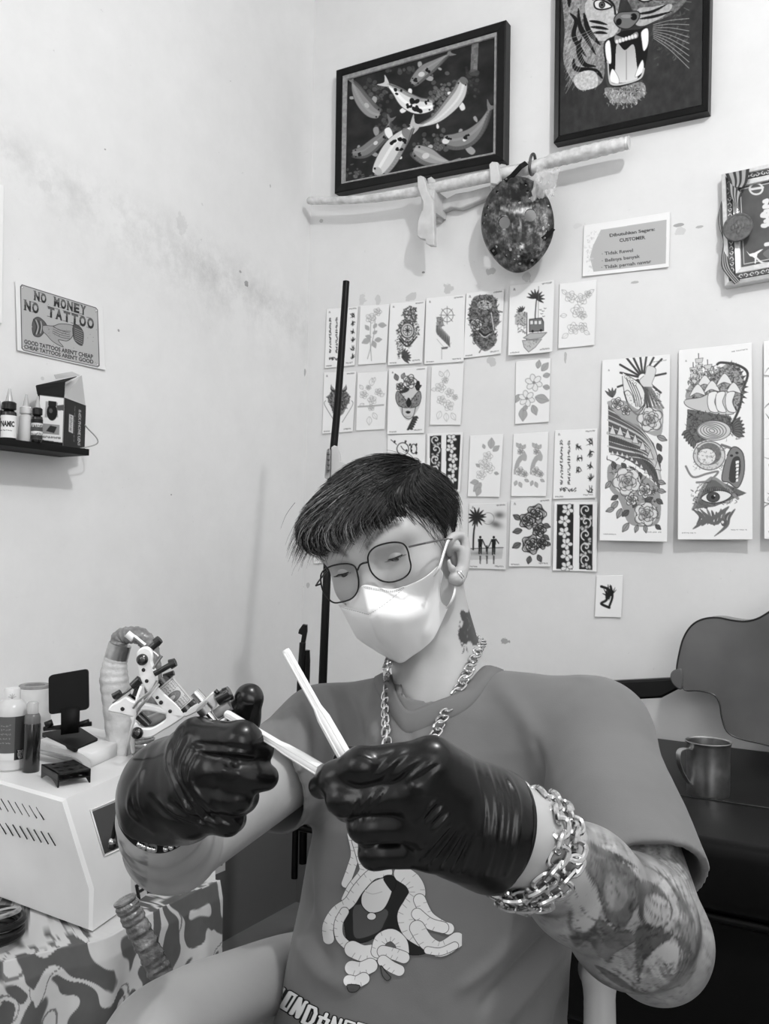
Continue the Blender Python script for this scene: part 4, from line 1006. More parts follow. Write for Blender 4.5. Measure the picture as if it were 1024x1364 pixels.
for k,pp in enumerate([[(190,60),(215,90),(205,150),(230,200),(260,240)],[(225,40),(232,110),(260,160),(300,230)],[(250,60),(270,130),(320,190)],[(205,250),(215,290),(300,300),(330,330)],[(240,160),(225,210),(250,270),(300,280)],[(185,30),(190,-20),(230,-60)],[(275,90),(310,95),(350,105)],[(280,115),(320,118),(355,125)],[(290,140),(320,138),(350,142)],[(480,60),(540,50),(600,20)],[(490,80),(550,70),(620,50)],[(560,0),(620,-10),(660,-40)],[(520,-20),(600,-60),(650,-90)],[(260,-60),(320,-90),(380,-80)],[(250,-110),(330,-150),(400,-120)],[(480,-100),(560,-140),(620,-120)],[(300,-200),(380,-210),(420,-180)]]):
    cv.stroke(pp,10 if k<6 else 6,.07,taper=1)
cv.poly([(295,10),(320,0),(350,12),(370,30),(330,42),(300,35)],.85,sm=True,edge=.05,ew=3); cv.ell((328,22),12,13,0,.35,edge=.05,ew=2); cv.ell((328,22),5,6,0,.03)
cv.poly([(480,-10),(510,-30),(560,-30),(540,0),(500,8)],.8,sm=True,edge=.05,ew=3); cv.ell((520,-14),12,12,0,.3)
cv.stroke([(290,0),(330,-14),(375,18),(385,60)],4,.08)
cv.poly([(380,80),(400,55),(440,50),(480,50),(488,70),(470,100),(440,122),(405,118),(385,100)],.42,sm=True,edge=.1,ew=2); cv.ell((400,93),12,15,.3,.04); cv.ell((463,72),14,15,-.2,.04); cv.ell((432,70),24,8,0,.62,al=.6)
cv.poly([(336,185),(385,150),(420,130),(480,125),(520,118),(524,200),(505,300),(480,345),(420,365),(365,365),(348,300)],.06,sm=True)
cv.poly([(392,185),(425,212),(462,188),(474,260),(478,330),(440,345),(385,342),(385,280)],.66,sm=True,grad=(430,190,430,340,.82)); cv.stroke([(432,215),(432,335)],1.5,.5)
for q in ([(343,185),(362,175),(368,262),(352,262),(343,225)],[(495,135),(522,122),(523,185),(505,215),(497,175)],[(372,290),(398,325),(398,352),(362,340)],[(500,252),(503,298),(470,325),(478,292)]): cv.poly(q,.92,sm=True,edge=.4,ew=.8)
for i in range(7): cv.ell((392+i*13,176-i*4),7,9,0,.93,edge=.3,ew=.8)
cv.poly([(385,150),(430,160),(475,135),(478,160),(430,172),(388,185)],.8,sm=True,al=.6)
cv.stroke([(352,260),(358,330),(375,355),(430,350),(490,328),(505,290)],4,.75); cv.stroke([(345,270),(352,345),(375,372),(440,365),(495,342)],6,.25)
cv.poly([(340,372),(400,368),(495,345),(512,390),(470,425),(420,432),(365,425)],.5,sm=True,noise=.15)
shade(cv,[(335,375),(510,350),(515,400),(430,455),(345,440)],.55,.9,120,8,1.5,.7,1.4); shade(cv,[(380,370),(490,355),(480,400),(400,410)],.1,.3,40,8,1.6)
cv.poly([(205,330),(250,300),(300,305),(310,355),(280,375),(225,375)],.74,sm=True,noise=.15); shade(cv,[(200,310),(310,300),(315,360),(230,385)],.6,.9,60,4,1.2,.7,1.2)
for i in range(9): cv.stroke([(545,105+i*7),(610,88+i*15),(690,80+i*26)],1.1,.72,al=.8); cv.stroke([(300,120+i*6),(230,150+i*18),(170,170+i*28)],1.0,.75,al=.7)
cv.off=(0,0); cv.sc=1.0
sheet('artwork',[onback(x,y,0.022) for x,y in iq],cv,M['gloss_print'],fr,0.02)
# certificate in a carved silver frame
Z6=((940,200),84/573)
def z6(x,y): return (940+x*84/573,200+y*84/573)
silver=mat('silver_frame',0.72,0.3,metal=.35,vary=(70,.12)); dk=mat('frame_hollow',0.10,0.5)
fr=empty('framed_certificate',onback(1030,295,0.02),'silver framed certificate with a dark face, cut by the right edge','certificate','framed pictures on the right wall')
q0=[z6(140,220),(1092,204),(1095,358),z6(172,1238)]
def insetq(q,d): 
    c=np.mean(np.array(q),0); r=[]
    sx=[1,-1,-1,1]; sy=[1,1,-1,-1]
    sl=[-.208,-.208,-.16,-.16]
    return [(x+sx[i]*d,y+sy[i]*d+sl[i]*sx[i]*d*1.0) for i,(x,y) in enumerate(q)]
qs=[q0]+[insetq(q0,d) for d in (6,14,22,27)]
bars('outer_moulding',qs[0],qs[1],0.03,0.034,silver,fr); bars('carved_band',qs[1],qs[2],0.026,0.024,dk,fr); bars('inner_moulding',qs[2],qs[3],0.03,0.026,silver,fr)
mb=MB()
mq=insetq(q0,10)
for k in range(4):
    a,b=np.array(mq[k]),np.array(mq[(k+1)%4]); L=np.linalg.norm(b-a); n=int(L/7)
    for i in range(n):
        c=a+(b-a)*(i+.5)/n; d=(b-a)/L; e=np.array([-d[1],d[0]])
        pts=[onback(*(c+d*2.8*math.cos(t)*(-1)**i*.9+e*(2.0*math.sin(t)+.8*math.sin(2*t))),0.029) for t in np.linspace(0,5.0,9)]
        mb.tube(pts,0.0014,5)
mb.build('scroll_ornament',silver,fr)
cv=Cv([(x,y) for x,y in qs[3]],150,170,.36); cv.a+=(fbm(np.stack([cv.xx/25,cv.yy/25],-1),9)-.5)*.08
bl=insetq(q0,26); cv.stroke([(x,y) for x,y in insetq(q0,25.5)],1.4,.9,sm=False,closed=True)
cv.off=Z6[0]; cv.sc=Z6[1]
cv.ell((458,352),68,60,0,.85); cv.ell((458,352),50,43,0,.36); cv.stroke([(400,358),(520,340)],5,.85); 
for p in ([(530,470),(560,460),(545,500),(530,520),(573,515)],[(540,560),(573,555),(560,600),(510,600),(530,580),(560,615)],[(540,650),(573,640),(550,690),(515,690),(573,680)],[(600,480),(640,470),(620,510)],[(600,560),(650,550)],[(600,640),(680,630)],[(545,860),(573,855)],[(600,850),(700,830)]): cv.stroke(p,8,.88)
cv.poly([(365,915),(395,945),(440,935),(500,905),(525,900),(470,945),(462,985),(455,1030),(443,1030),(445,985),(425,970),(400,965)],.92)
cv.stroke([(460,980),(520,1025),(620,1020)],4,.88); cv.poly([(520,940),(573,900),(640,880),(640,990),(560,980)],.5,sm=True,al=.7)
cv.off=(0,0); cv.sc=1
sheet('certificate_face',[onback(x,y,0.022) for x,y in qs[3]],cv,M['gloss_print'],fr,0.02)
# medal with striped ribbon over the frame corner
md=empty('medal',onback(983,300,0.05),'round dark medal on a striped ribbon hanging over the certificate frame','medal')
def ribbon(pairs,off,name):
    L=[np.array(onback(*z6(*a),o)) for (a,b),o in zip(pairs,off)]; R_=[np.array(onback(*z6(*b),o)) for (a,b),o in zip(pairs,off)]
    L=smoothpts(L,5); R_=smoothpts(R_,5); n=len(L); k=25; V=[];c=[]
    for i in range(n):
        for j in range(k):
            t=j/(k-1); V.append(L[i]*(1-t)+R_[i]*t); c.append(.62 if (0.16<t<.32 or .42<t<.58 or .68<t<.84) else .2)
    V=np.array(V); idx=np.arange(n*k).reshape(n,k)
    F=np.stack([idx[:-1,:-1],idx[1:,:-1],idx[1:,1:],idx[:-1,1:]],-1).reshape(-1,4)
    V2=V.copy(); V2[:,1]+=0.0012; 
    bd=[]
    for i in range(n-1):
        for j in (0,k-1): a,b=idx[i,j],idx[i+1,j]; bd.append((a,b,b+n*k,a+n*k))
    me=npmesh(name,np.concatenate([V,V2]),np.concatenate([F,F+n*k,np.array(bd)]),lin(np.array(c+c)))
    return link(name,me,M['paper'],md)
ribbon([((175,215),(395,168)),((200,260),(385,240)),((215,290),(370,300)),((225,330),(340,340))],[.040,.046,.046,.046],'ribbon')
ribbon([((200,280),(330,400)),((215,400),(310,440)),((250,470),(300,500)),((285,530),(300,545))],[.048,.050,.050,.050],'ribbon')
ribbon([((140,460),(150,500)),((112,600),(160,640)),((120,700),(180,770)),((155,830),(200,900)),((140,980),(200,960)),((150,1080),(230,1080)),((260,1220),(310,1180))],[.012,.016,.020,.030,.036,.040,.042],'ribbon')
c=onback(*z6(290,702),.052); mb=MB(); r=125*84/573*2.5/1200
mb.lathe([(0,.000),(r*.98,.0),(r,.0015),(r,.005),(r*.95,.007),(r*.86,.007),(r*.84,.006),(0,.006)],c+np.array([0,.004,0]),(0,-1,0),48)
for (dx,dz,w_) in((-.35,0,.02),(-.15,.1,.02),(.1,-.1,.025),(.3,.05,.02),(0,.3,.02),(0,-.3,.02)): mb.ball(c+np.array([dx*r,-.0025,dz*r]),(r*.13,.0012,r*.22),10)
mb.build('medal_disc',mat('dark_bronze',0.12,0.5,metal=.4,vary=(120,.3)),md)
mb=MB(); mb.tube([c+np.array([.004*math.cos(t),0,.004*math.sin(t)+r+.003]) for t in np.linspace(0,6.28,14)[:-1]],.001,6,closed=True); mb.build('ring',M['chrome'],md)
# ---------------------------------------------------------------- wrapped rod on a carved wooden rack
def K1(x,y,o): return onback(400+x*.3125,y*.3125,o)
rk=empty('sword_rack',K1(560,900,0.02),'pale carved wooden wall rack with two hooks','rack')
def plate(pts,o,th,name,parent,bev=.003,K=K1):
    mb=MB(); mb.prism([K(x,y,o) for x,y in pts],(0,th,0),bev); return mb.build(name,M['wood_pale'],parent)
plate([(548,850),(620,846),(660,824),(720,815),(800,792),(900,770),(900,812),(800,838),(730,868),(680,888),(640,882),(600,900),(588,940),(560,945),(548,900)],.030,.028,'back_plate',rk)
plate([(497,752),(510,747),(524,752),(532,775),(540,815),(556,842),(566,862),(567,930),(570,1046),(546,1046),(533,1038),(531,1020),(510,1018),(496,1005),(500,935),(520,890),(521,860),(508,830),(498,800)],.105,.020,'hook',rk)
plate([(538,760),(556,752),(572,765),(570,790),(548,800)],.040,.020,'hook_arm',rk); plate([(512,800),(570,805),(568,900),(515,900)],.090,.088,'hook_arm',rk)
plate([(803,700),(815,688),(838,690),(845,735),(850,770),(838,785),(808,782)],.105,.020,'hook',rk); plate([(842,705),(855,697),(872,700),(875,770),(850,775)],.040,.02,'hook_arm',rk); plate([(808,765),(848,765),(840,800),(808,800)],.090,.088,'hook_arm',rk)
sw=empty('wrapped_sword',onback(625,237,.075),'long sheathed sword wrapped in clear film lying across the wooden rack','sword')
pts=[(411,267),(418,267.5),(450,267),(490,264.5),(540,257.5),(570,252),(620,241.5),(665,232),(700,225),(728,217)]
rr=[6,7.0,7.2,7.6,8.8,9.2,9.8,10,10,9.5]
Q=[onback(x,y,.072) for x,y in pts]; R_=[r*2.45/1200*.92 for r in rr]
Qs=smoothpts(Q,5); Rs=np.interp(np.linspace(0,1,len(Qs)),np.linspace(0,1,len(R_)),R_); Rs=Rs*(1+.03*np.sin(np.arange(len(Rs))*2.1))
MB().tube(Qs,Rs,20).build('scabbard',M['wrap'],sw)
pts=[(722,219),(740,213),(760,208),(785,202),(810,196),(830,191.5),(838,190)]; rr=[8,10.5,11,11.2,10.6,9.8,9.4]
Q=smoothpts([onback(x,y,.072) for x,y in pts],7); R_=np.interp(np.linspace(0,1,len(Q)),np.linspace(0,1,7),[r*2.5/1200*.92 for r in rr])*(1+.05*np.sin(np.arange(len(Q))*1.7))
hw=MB().tube(Q,R_,20).build('hilt',M['wrap'],sw)
# loose end of film
R=np.random.default_rng(8); n=14; V=[]
cor=[(716,222),(745,226),(738,262),(706,268)]
for i in range(n):
    for j in range(n):
        u,v=i/(n-1),j/(n-1); x=(cor[0][0]*(1-u)+cor[1][0]*u)*(1-v)+(cor[3][0]*(1-u)+cor[2][0]*u)*v; y=(cor[0][1]*(1-u)+cor[1][1]*u)*(1-v)+(cor[3][1]*(1-u)+cor[2][1]*u)*v
        V.append(onback(x+R.normal()*.9,y+R.normal()*1.2+(-6 if v==1 and i%4==0 else 0),.105+.03*v+R.normal()*.0045))
idx=np.arange(n*n).reshape(n,n); F=np.stack([idx[:-1,:-1],idx[1:,:-1],idx[1:,1:],idx[:-1,1:]],-1).reshape(-1,4)
film=mat('loose_clear_film',0.75,0.12,alpha=.38,coat=.6,spec=.8)
link('loose_film',npmesh('loose_film',np.array(V),F),film,sw,smooth=False)
mb=MB(); cc=onback(709,219,.072)
mb.tube([cc+np.array([.004*math.sin(t),-.020*math.cos(t),.030*math.sin(t)]) for t in np.linspace(0,2*math.pi,26)[:-1]],.0045,10,closed=True)
hr=mb.build('hanging_ring',M['dark_steel']); tag(hr,'dark metal ring looped around the wrapped rod above the face mask','ring')
# ---------------------------------------------------------------- worn hockey style mask
def Z7(x,y): return (630+x*.1394,190+y*.1394)
hm=empty('goalie_mask',onback(690,298,.11),'weathered dark goalie mask with round holes hanging from the rod','mask')
CX7,CY7=424,788; AX,AY=357,462
u_=np.array([.995,0,.02]); 
C0=onback(*Z7(CX7,CY7),.085); ax=np.linalg.norm(onback(*Z7(CX7+AX,CY7),.085)-C0); ay=np.linalg.norm(onback(*Z7(CX7,CY7+AY),.085)-C0)
XR_=(onback(*Z7(CX7+AX,CY7),.085)-C0)/ax; ZU=-(onback(*Z7(CX7,CY7+AY),.085)-C0)/ay
def mloc(x,y):   # mask traced coordinates -> 3D on the dome
    a=(np.asarray(x,float)-CX7)/AX; b=(CY7-np.asarray(y,float))/AY
    wid=1-.10*np.clip(-b,0,1)**2*2+.0*b
    r2=np.clip((a/wid)**2+b*b,0,1.0)
    z=.046*np.sqrt(1-r2*.985)
    nose=np.exp(-((a-.07)/.13)**2)*np.exp(-((b+.16)/.26)**2)*.022-.006*np.exp(-((a+.36)/.17)**2-((b-.06)/.15)**2)-.006*np.exp(-((a-.36)/.17)**2-((b-.2)/.15)**2)
    brow=.007*np.exp(-((b-.34-.12*np.abs(a))/.06)**2)*(np.abs(a)<.7)
    chin=.006*np.exp(-((a-.08)/.3)**2-((b+.62)/.2)**2)
    z=z+nose+brow+chin
    return C0[None]+np.outer(a.ravel()*ax,XR_)+np.outer(b.ravel()*ay,ZU)+np.outer(z.ravel(),[0,-1,0])
na,nr=220,90
t=np.linspace(0,2*math.pi,na,endpoint=False); r=np.linspace(0.001,1,nr)**.85
Rg,Tg=np.meshgrid(r,t,indexing='ij'); a=Rg*np.cos(Tg); b=Rg*np.sin(Tg); wid=1-.2*np.clip(-b,0,1)**2
X7=CX7+AX*a*wid; Y7=CY7-AY*b
V=mloc(X7,Y7); idx=np.arange(na*nr).reshape(nr,na)
F=np.stack([idx[:-1,:],np.roll(idx,-1,1)[:-1,:],np.roll(idx,-1,1)[1:,:],idx[1:,:]],-1).reshape(-1,4)
holes=[(295,762,56,60),(548,692,56,60),(338,598,14,15),(442,568,14,15),(505,398,12,13),(520,470,13,14),(540,525,11,12),(230,470,12,12),(138,615,10,16),(116,690,10,18),(96,770,10,12),(720,600,12,14),(725,785,11,14),(706,850,11,14),(674,815,14,20),(352,1022,17,19),(420,1000,18,20),(524,965,20,22),(430,1090,14,14),(445,1160,14,16),(565,1130,16,16),(217,995,13,16),(315,1080,10,12),(650,985,13,18),(395,1120,9,9),(250,1160,6,6)]
_mx,_my,_=proj(V); PX7=(_mx-630)/.1394; PY7=(_my-190)/.1394
fc=np.stack([PX7[F].mean(1),PY7[F].mean(1)],1); keep=np.ones(len(F),bool)
for (x,y,rx,ry) in holes: keep&=((fc[:,0]-x)/rx)**2+((fc[:,1]-y)/ry)**2>1
F=F[keep]
pp=np.stack([PX7,PY7],1)
n1=fbm(pp/60,11,5); n2=fbm(pp/18,12,4); n3=fbm(np.c_[pp[:,0]/9,pp[:,1]/30],13,3)
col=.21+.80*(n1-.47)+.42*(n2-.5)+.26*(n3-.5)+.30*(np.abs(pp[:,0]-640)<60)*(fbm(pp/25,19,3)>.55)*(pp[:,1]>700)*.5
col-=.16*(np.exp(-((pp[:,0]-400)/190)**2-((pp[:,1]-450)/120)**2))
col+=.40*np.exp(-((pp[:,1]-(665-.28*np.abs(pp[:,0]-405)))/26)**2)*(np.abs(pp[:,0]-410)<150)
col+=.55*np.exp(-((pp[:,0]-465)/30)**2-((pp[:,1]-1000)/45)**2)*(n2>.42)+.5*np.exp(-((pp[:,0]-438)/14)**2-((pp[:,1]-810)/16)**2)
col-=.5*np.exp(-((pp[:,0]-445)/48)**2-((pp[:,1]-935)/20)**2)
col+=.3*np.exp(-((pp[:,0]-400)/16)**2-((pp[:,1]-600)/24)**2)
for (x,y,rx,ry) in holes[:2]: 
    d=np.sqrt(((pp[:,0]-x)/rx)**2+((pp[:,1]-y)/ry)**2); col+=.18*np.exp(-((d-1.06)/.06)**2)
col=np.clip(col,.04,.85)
V2=V+np.array([0,.004,0]); nV=len(V)
V2=V2-(V2-C0)*np.array([.03,0,.03])
rim=[(idx[-1,i],idx[-1,(i+1)%na],nV+idx[-1,(i+1)%na],nV+idx[-1,i]) for i in range(na)]
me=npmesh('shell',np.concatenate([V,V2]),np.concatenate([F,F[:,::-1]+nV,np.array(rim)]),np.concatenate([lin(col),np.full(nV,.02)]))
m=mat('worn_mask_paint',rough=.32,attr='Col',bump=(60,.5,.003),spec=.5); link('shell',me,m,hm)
def strap(pts,w,name='strap',lift=.004):
    P3=[mloc(x,y)[0]+np.array([0,-lift,0]) if not isinstance(x,tuple) else onback(*Z7(*x),y) for x,y in pts]
    P3=[np.array(p) for p in P3]; mb=MB(); m_=[]
    for i,p in enumerate(P3):
        d=P3[min(i+1,len(P3)-1)]-P3[max(i-1,0)]; d/=np.linalg.norm(d); s=np.cross(d,[0,1,0]); s/=np.linalg.norm(s); m_.append((p+s*w/2,p-s*w/2))
    V=[];F=[]
    for (l,r_) in m_: V+=[l,r_,r_+np.array([0,.003,0]),l+np.array([0,.003,0])]
    for i in range(len(m_)-1):
        for k in range(4): F.append((4*i+k,4*i+(k+1)%4,4*i+4+(k+1)%4,4*i+4+k))
    F+= [(0,1,2,3),tuple(4*(len(m_)-1)+k for k in (3,2,1,0))]
    mb.add(V,F); return mb.build(name,M['black_matte'],hm,smooth=False)
strap([(335,390),(380,335),((455,225),.115),((510,190),.105)],.016); strap([(700,945),(745,885),(775,830)],.017); strap([(250,1095),(230,1065),(208,1040)],.018)
for (x,y) in((347,375),(718,938),(232,1068)):
    MB().ball(mloc(x,y)[0]+np.array([0,-.008,0]),(.004,.0025,.004),12).build('rivet',M['dark_steel'],hm)
# ================================================================ shelf on the left wall
def spos(px,off,h): return solve_h(lambda x,y:onleft(x,y,off),px,h)
brc=onleft(70,608,0.0); hs=brc[2]          # shelf underside at the wall
# front edge distance from the wall: the lower front corner is seen at (128,608)
o_=min(np.linspace(.04,.3,200),key=lambda o:abs(onleft(128,608,o)[2]-hs)); SD=float(o_)
yr=0.5*(brc[1]+onleft(128,608,SD)[1]); ST=0.016
sh=MB().box((SD/2,yr-.35,hs+ST/2),(SD,.70,ST),bev=.001).build('wall_shelf',M['black_matte'])
tag(sh,'small black shelf on the left wall holding ink bottles','shelf')
ht_=hs+ST
mb=MB(); w0=spos(112,SD*.55,ht_)
pt=[onleft(113,566,.05),onleft(118,572,.06),onleft(129,584,.085),onleft(128,592,.09),np.array([SD*.8,yr-.012,ht_+.001])]
wq=MB().tube(smoothpts(pt,4),.0016,8).build('wire_hook',M['steel']); tag(wq,'bent metal wire standing at the right end of the black shelf','wire')
# bottles
def dropper(px,rad,hgt,label,body,cap,lab=None,labtxt=None,off=None,tint=False):
    c=spos(px,off or SD*.72,ht_)
    e=empty('ink_bottle',c,label,'bottle','ink bottles on the small shelf')
    r,h=rad,hgt
    MB().lathe([(r*.9,0),(r,.003),(r,h*.50),(r*.95,h*.54),(r*.6,h*.58),(r*.55,h*.60)],c,n=28).build('body',body,e)
    MB().lathe([(r*.72,h*.585),(r*.9,h*.60),(r*.9,h*.72),(r*.7,h*.745),(r*.5,h*.75)],c,n=28).build('cap',cap,e)
    MB().lathe([(r*.5,h*.745),(r*.42,h*.80),(r*.22,h*.95),(r*.16,h),(0,h)],c,n=20).build('nozzle',M['clear_tip'],e)
    if lab:
        cylabel(e,c,r+.0004,h*lab[0],h*lab[1],labtxt)
    return e
def cylabel(e,c,r,z0,z1,draw,span=math.pi*1.5,res=900,name='label'):
    d=CAM-c; a0=math.atan2(d[1],d[0]); w=int(span*r*res*2); h=int((z1-z0)*res*2); w=max(w,24);h=max(h,16)
    cv=Cv([(0,0),(100,0),(100,100*h/w),(0,100*h/w)],w,h,.9); draw(cv,100,100*h/w)
    u=np.linspace(-.5,.5,w); ang=a0+u*span     # left of the picture = smaller? checked below
    ang=a0+u*span
    V=[];
    zz=np.linspace(z1,z0,h)
    A,Z=np.meshgrid(ang,zz); V=np.stack([c[0]+r*np.cos(A),c[1]+r*np.sin(A),c[2]+Z],-1).reshape(-1,3)
    Vi=np.stack([c[0]+(r-.0006)*np.cos(A),c[1]+(r-.0006)*np.sin(A),c[2]+Z],-1).reshape(-1,3)
    idx=np.arange(w*h).reshape(h,w); F=np.stack([idx[:-1,:-1],idx[1:,:-1],idx[1:,1:],idx[:-1,1:]],-1).reshape(-1,4)
    k=lin(np.clip(cv.a,0,1)).reshape(-1)
    return link(name,npmesh(name,np.concatenate([V,Vi]),np.concatenate([F,F[:,::-1]+w*h]),np.concatenate([k,k])),M['gloss_print'],e)
M['milky']=mat('milky_plastic',0.66,0.3,alpha=.93)
M['ink']=mat('ink_bottle_dark',0.01,0.15,coat=.4)
def L1(cv,w,h):
    cv.poly([(0,0),(w,0),(w,h),(0,h)],.9); draw_text(cv,'DYNAMIC',(14,h*.5),(66,h*.5),h*.24,.05,.05); squig(cv,22,h*.68,60,h*.68,1.5,1,.3,4,12)
def L2(cv,w,h):
    cv.poly([(0,0),(w,0),(w,h),(0,h)],.6); 
    for i,v in enumerate((.12,.8,.3,.85,.2)): cv.poly([(0,h*i/5),(w,h*i/5),(w,h*(i+1)/5),(0,h*(i+1)/5)],v)
    squig(cv,15,h*.35,85,h*.35,h*.08,1.2,.15,3,16); squig(cv,15,h*.75,85,h*.75,h*.07,1.2,.15,5,16)
dropper(10.5,.0175,.118,'black capped ink bottle with a white label, second from the left on the shelf',M['ink'],M['black_plastic'],(.04,.47),L1)
dropper(33,.0150,.112,'milky white ink bottle with no dark cap, on the small shelf',M['milky'],M['milky'])
dropper(48.5,.0125,.108,'slim ink bottle with a striped grey label beside the box',M['ink'],M['black_plastic'],(.06,.50),L2,SD*.95)
dropper(-3,.0160,.090,'black ink bottle cut off by the left edge of the shelf view',M['ink'],M['black_plastic'],None,None,SD*.55)
# box with open lid
bA=spos(83.5,SD*.90,ht_)      # near vertical edge
sc_=depth(bA)/1200; bh=64*sc_*1.02
L0=spos(48,SD*.70,ht_); R0=spos(112,SD*.42,ht_)
tL=L0+(0,0,bh); tA=bA+(0,0,bh); tR=R0+(0,0,bh); F0=L0+R0-bA; tF=F0+np.array([0,0,bh])
bx=empty('cardboard_box',(bA+R0)/2,'open black cardboard box with product pictures on the small shelf','box')
mb=MB()
th=.0012
for (a,b) in((L0,bA),(bA,R0),(R0,F0),(F0,L0)):
    d=b-a; n=np.cross(d,[0,0,1]); n/=np.linalg.norm(n); cen=(bA+F0)/2+np.array([0,0,bh/2])
    if np.dot(n,cen-a)<0: n=-n
    mb.prism([a,b,b+np.array([0,0,bh]),a+np.array([0,0,bh])],n*th)
mb.prism([L0,bA,R0,F0],(0,0,th)); mb.build('box_body',M['black_matte'],bx,smooth=False)
def dface(q,draw,name,w,h,lab=None):
    cv=Cv([(0,0),(100,0),(100,100*h/w),(0,100*h/w)],w,h,.02); draw(cv,100,100*h/w); n=np.cross(q[1]-q[0],q[3]-q[0]); n/=np.linalg.norm(n)
    if np.dot(n,CAM-q[0])<0: n=-n
    return sheet(name,[p+n*.0012 for p in q],cv,M['gloss_print'],bx,.0008)
def Lf(cv,w,h):
    cv.poly([(8,2),(98,2),(98,h*.93),(8,h*.9)],.86)
    cv.poly([(30,h*.12),(75,h*.12),(78,h*.42),(28,h*.45)],.6); cv.ell((55,h*.33),20,h*.17,0,.04); cv.ell((50,h*.30),7,7,0,.3); cv.poly([(40,h*.10),(70,h*.10),(70,h*.2),(40,h*.2)],.08)
    cv.poly([(72,h*.18),(98,h*.15),(98,h*.27),(72,h*.28)],.3); cv.poly([(22,h*.57),(85,h*.57),(85,h*.78),(22,h*.78)],.55); cv.poly([(35,h*.72),(50,h*.6),(75,h*.62),(65,h*.75)],.15); squig(cv,15,h*.84,90,h*.84,2.5,1.2,.4,3,14)
def Rf(cv,w,h):
    # lettering running down the side
    def vt(t,x,y0,y1,hh,v): draw_text(cv,t,(x,y0),(x,y1),hh,v,.04)
    vt('0.45X PHONE LENS',66,h*.14,h*.90,12,.85); vt('Super wide angle and macro lens kit',46,h*.10,h*.85,5,.6)
    cv.poly([(22,h*.30),(42,h*.31),(42,h*.68),(22,h*.67)],.8); squig(cv,32,h*.33,32,h*.64,5,1,.4,5,8)
dface([tL,tA,bA,L0],Lf,'printed_front',60,84); dface([tA,tR,R0,bA],Rf,'printed_side',60,90)
mb=MB()
lt=onleft(49,513,SD*.45); 
# raised lid flap: curved black panel leaning back from the front
l1=np.array(onleft(46,514,SD*.62)); l2=np.array(onleft(104,503,SD*.45))
P_=[tL*.98+tF*.02,tA*.98+tR*.02]; 
q1=onleft(48,514,SD*.55); q2=onleft(87,509,SD*.75); q3=onleft(102,502,SD*.55); q4=onleft(66,512,SD*.35)
mb.prism([tL,tA,q2,q1],np.array([-.0015,0,0])); mb.prism([q1,q2,q3,q4],np.array([0,0,.0015])); mb.build('lid',M['black_matte'],bx,smooth=False)
g1=onleft(85,527,SD*.5); g2=onleft(88,512,SD*.45); g3=onleft(109,500,SD*.28); g4=onleft(114,534,SD*.34); g5=onleft(72,499,SD*.3); g6=onleft(96,495,SD*.22)
mb=MB(); mb.prism([tA,g2,g3,tR],np.array([-.0012,0,0])); mb.prism([onleft(75,505,SD*.3),g5,g6,onleft(107,500,SD*.24)],np.array([-.0012,0,0])); mb.build('side_flap',mat('grey_card_inside',0.50,0.7),bx,smooth=False,label='grey inner side of the flaps')
# ================================================================ machine on the table
A=P(85,1065,1.60); HM=float(A[2])
Bf=onh(172,1027,HM); dF=(Bf-A)/np.linalg.norm(Bf-A)
Lf_=onh(0,1041,HM); dS=(Lf_-A)/np.linalg.norm(Lf_-A)
lenF=.46; lenS=.52
nF=np.cross(dF,[0,0,1]); nF/=np.linalg.norm(nF)
if np.dot(nF,RGT)<0: nF=-nF
K0=P(124,1236,1.60); HT=float(K0[2])-.002
low=A+nF*.062; zs=A[2]-.150   # slanted front
mh=HM-HT
mc=empty('equipment_cabinet',(A+dF*lenF/2+dS*lenS/2)*np.array([1,1,0])+np.array([0,0,HT]),'cream painted metal cabinet with slanted front and vent slots on the cloth-covered table','machine')
mb=MB()
prof=[A,low*np.array([1,1,0])+np.array([0,0,zs]),low*np.array([1,1,0])+np.array([0,0,HT+.005]),A+dS*lenS-np.array([0,0,mh-.005]),A+dS*lenS]
mb.prism(prof,dF*lenF,.006); mb.build('housing',M['cream_metal'],mc,angle=25)
# vent slots on the side (thin recess bars)
def sidept(px,py):   # point on the side plane
    d=ray(px,py); n=np.cross(dS,[0,0,1]); t=np.dot(A-CAM,n)/np.dot(d,n); return CAM+t*d
M['slot']=mat('slot_dark',0.01,0.8)
sN=np.cross(dS,[0,0,1]); sN/=np.linalg.norm(sN)
if np.dot(sN,CAM-A)<0: sN=-sN
for row,(x0,y0,n_) in enumerate(((52,1076.5,9),(67.5,1111,10))):
    for i in range(n_):
        x=x0-i*9.4; y=y0-i*2.2+(0 if row==0 else 0)
        a=sidept(x-3.0,y-9); b=sidept(x+7.0,y+15) if False else sidept(x+6.5,y+15.5)
        a=sidept(x-3.5,y-1.5); 
        mb=MB(); mb.tube([a+sN*.0002,b+sN*.0002],.0011,6); mb.build('vent_slot',M['slot'],mc)
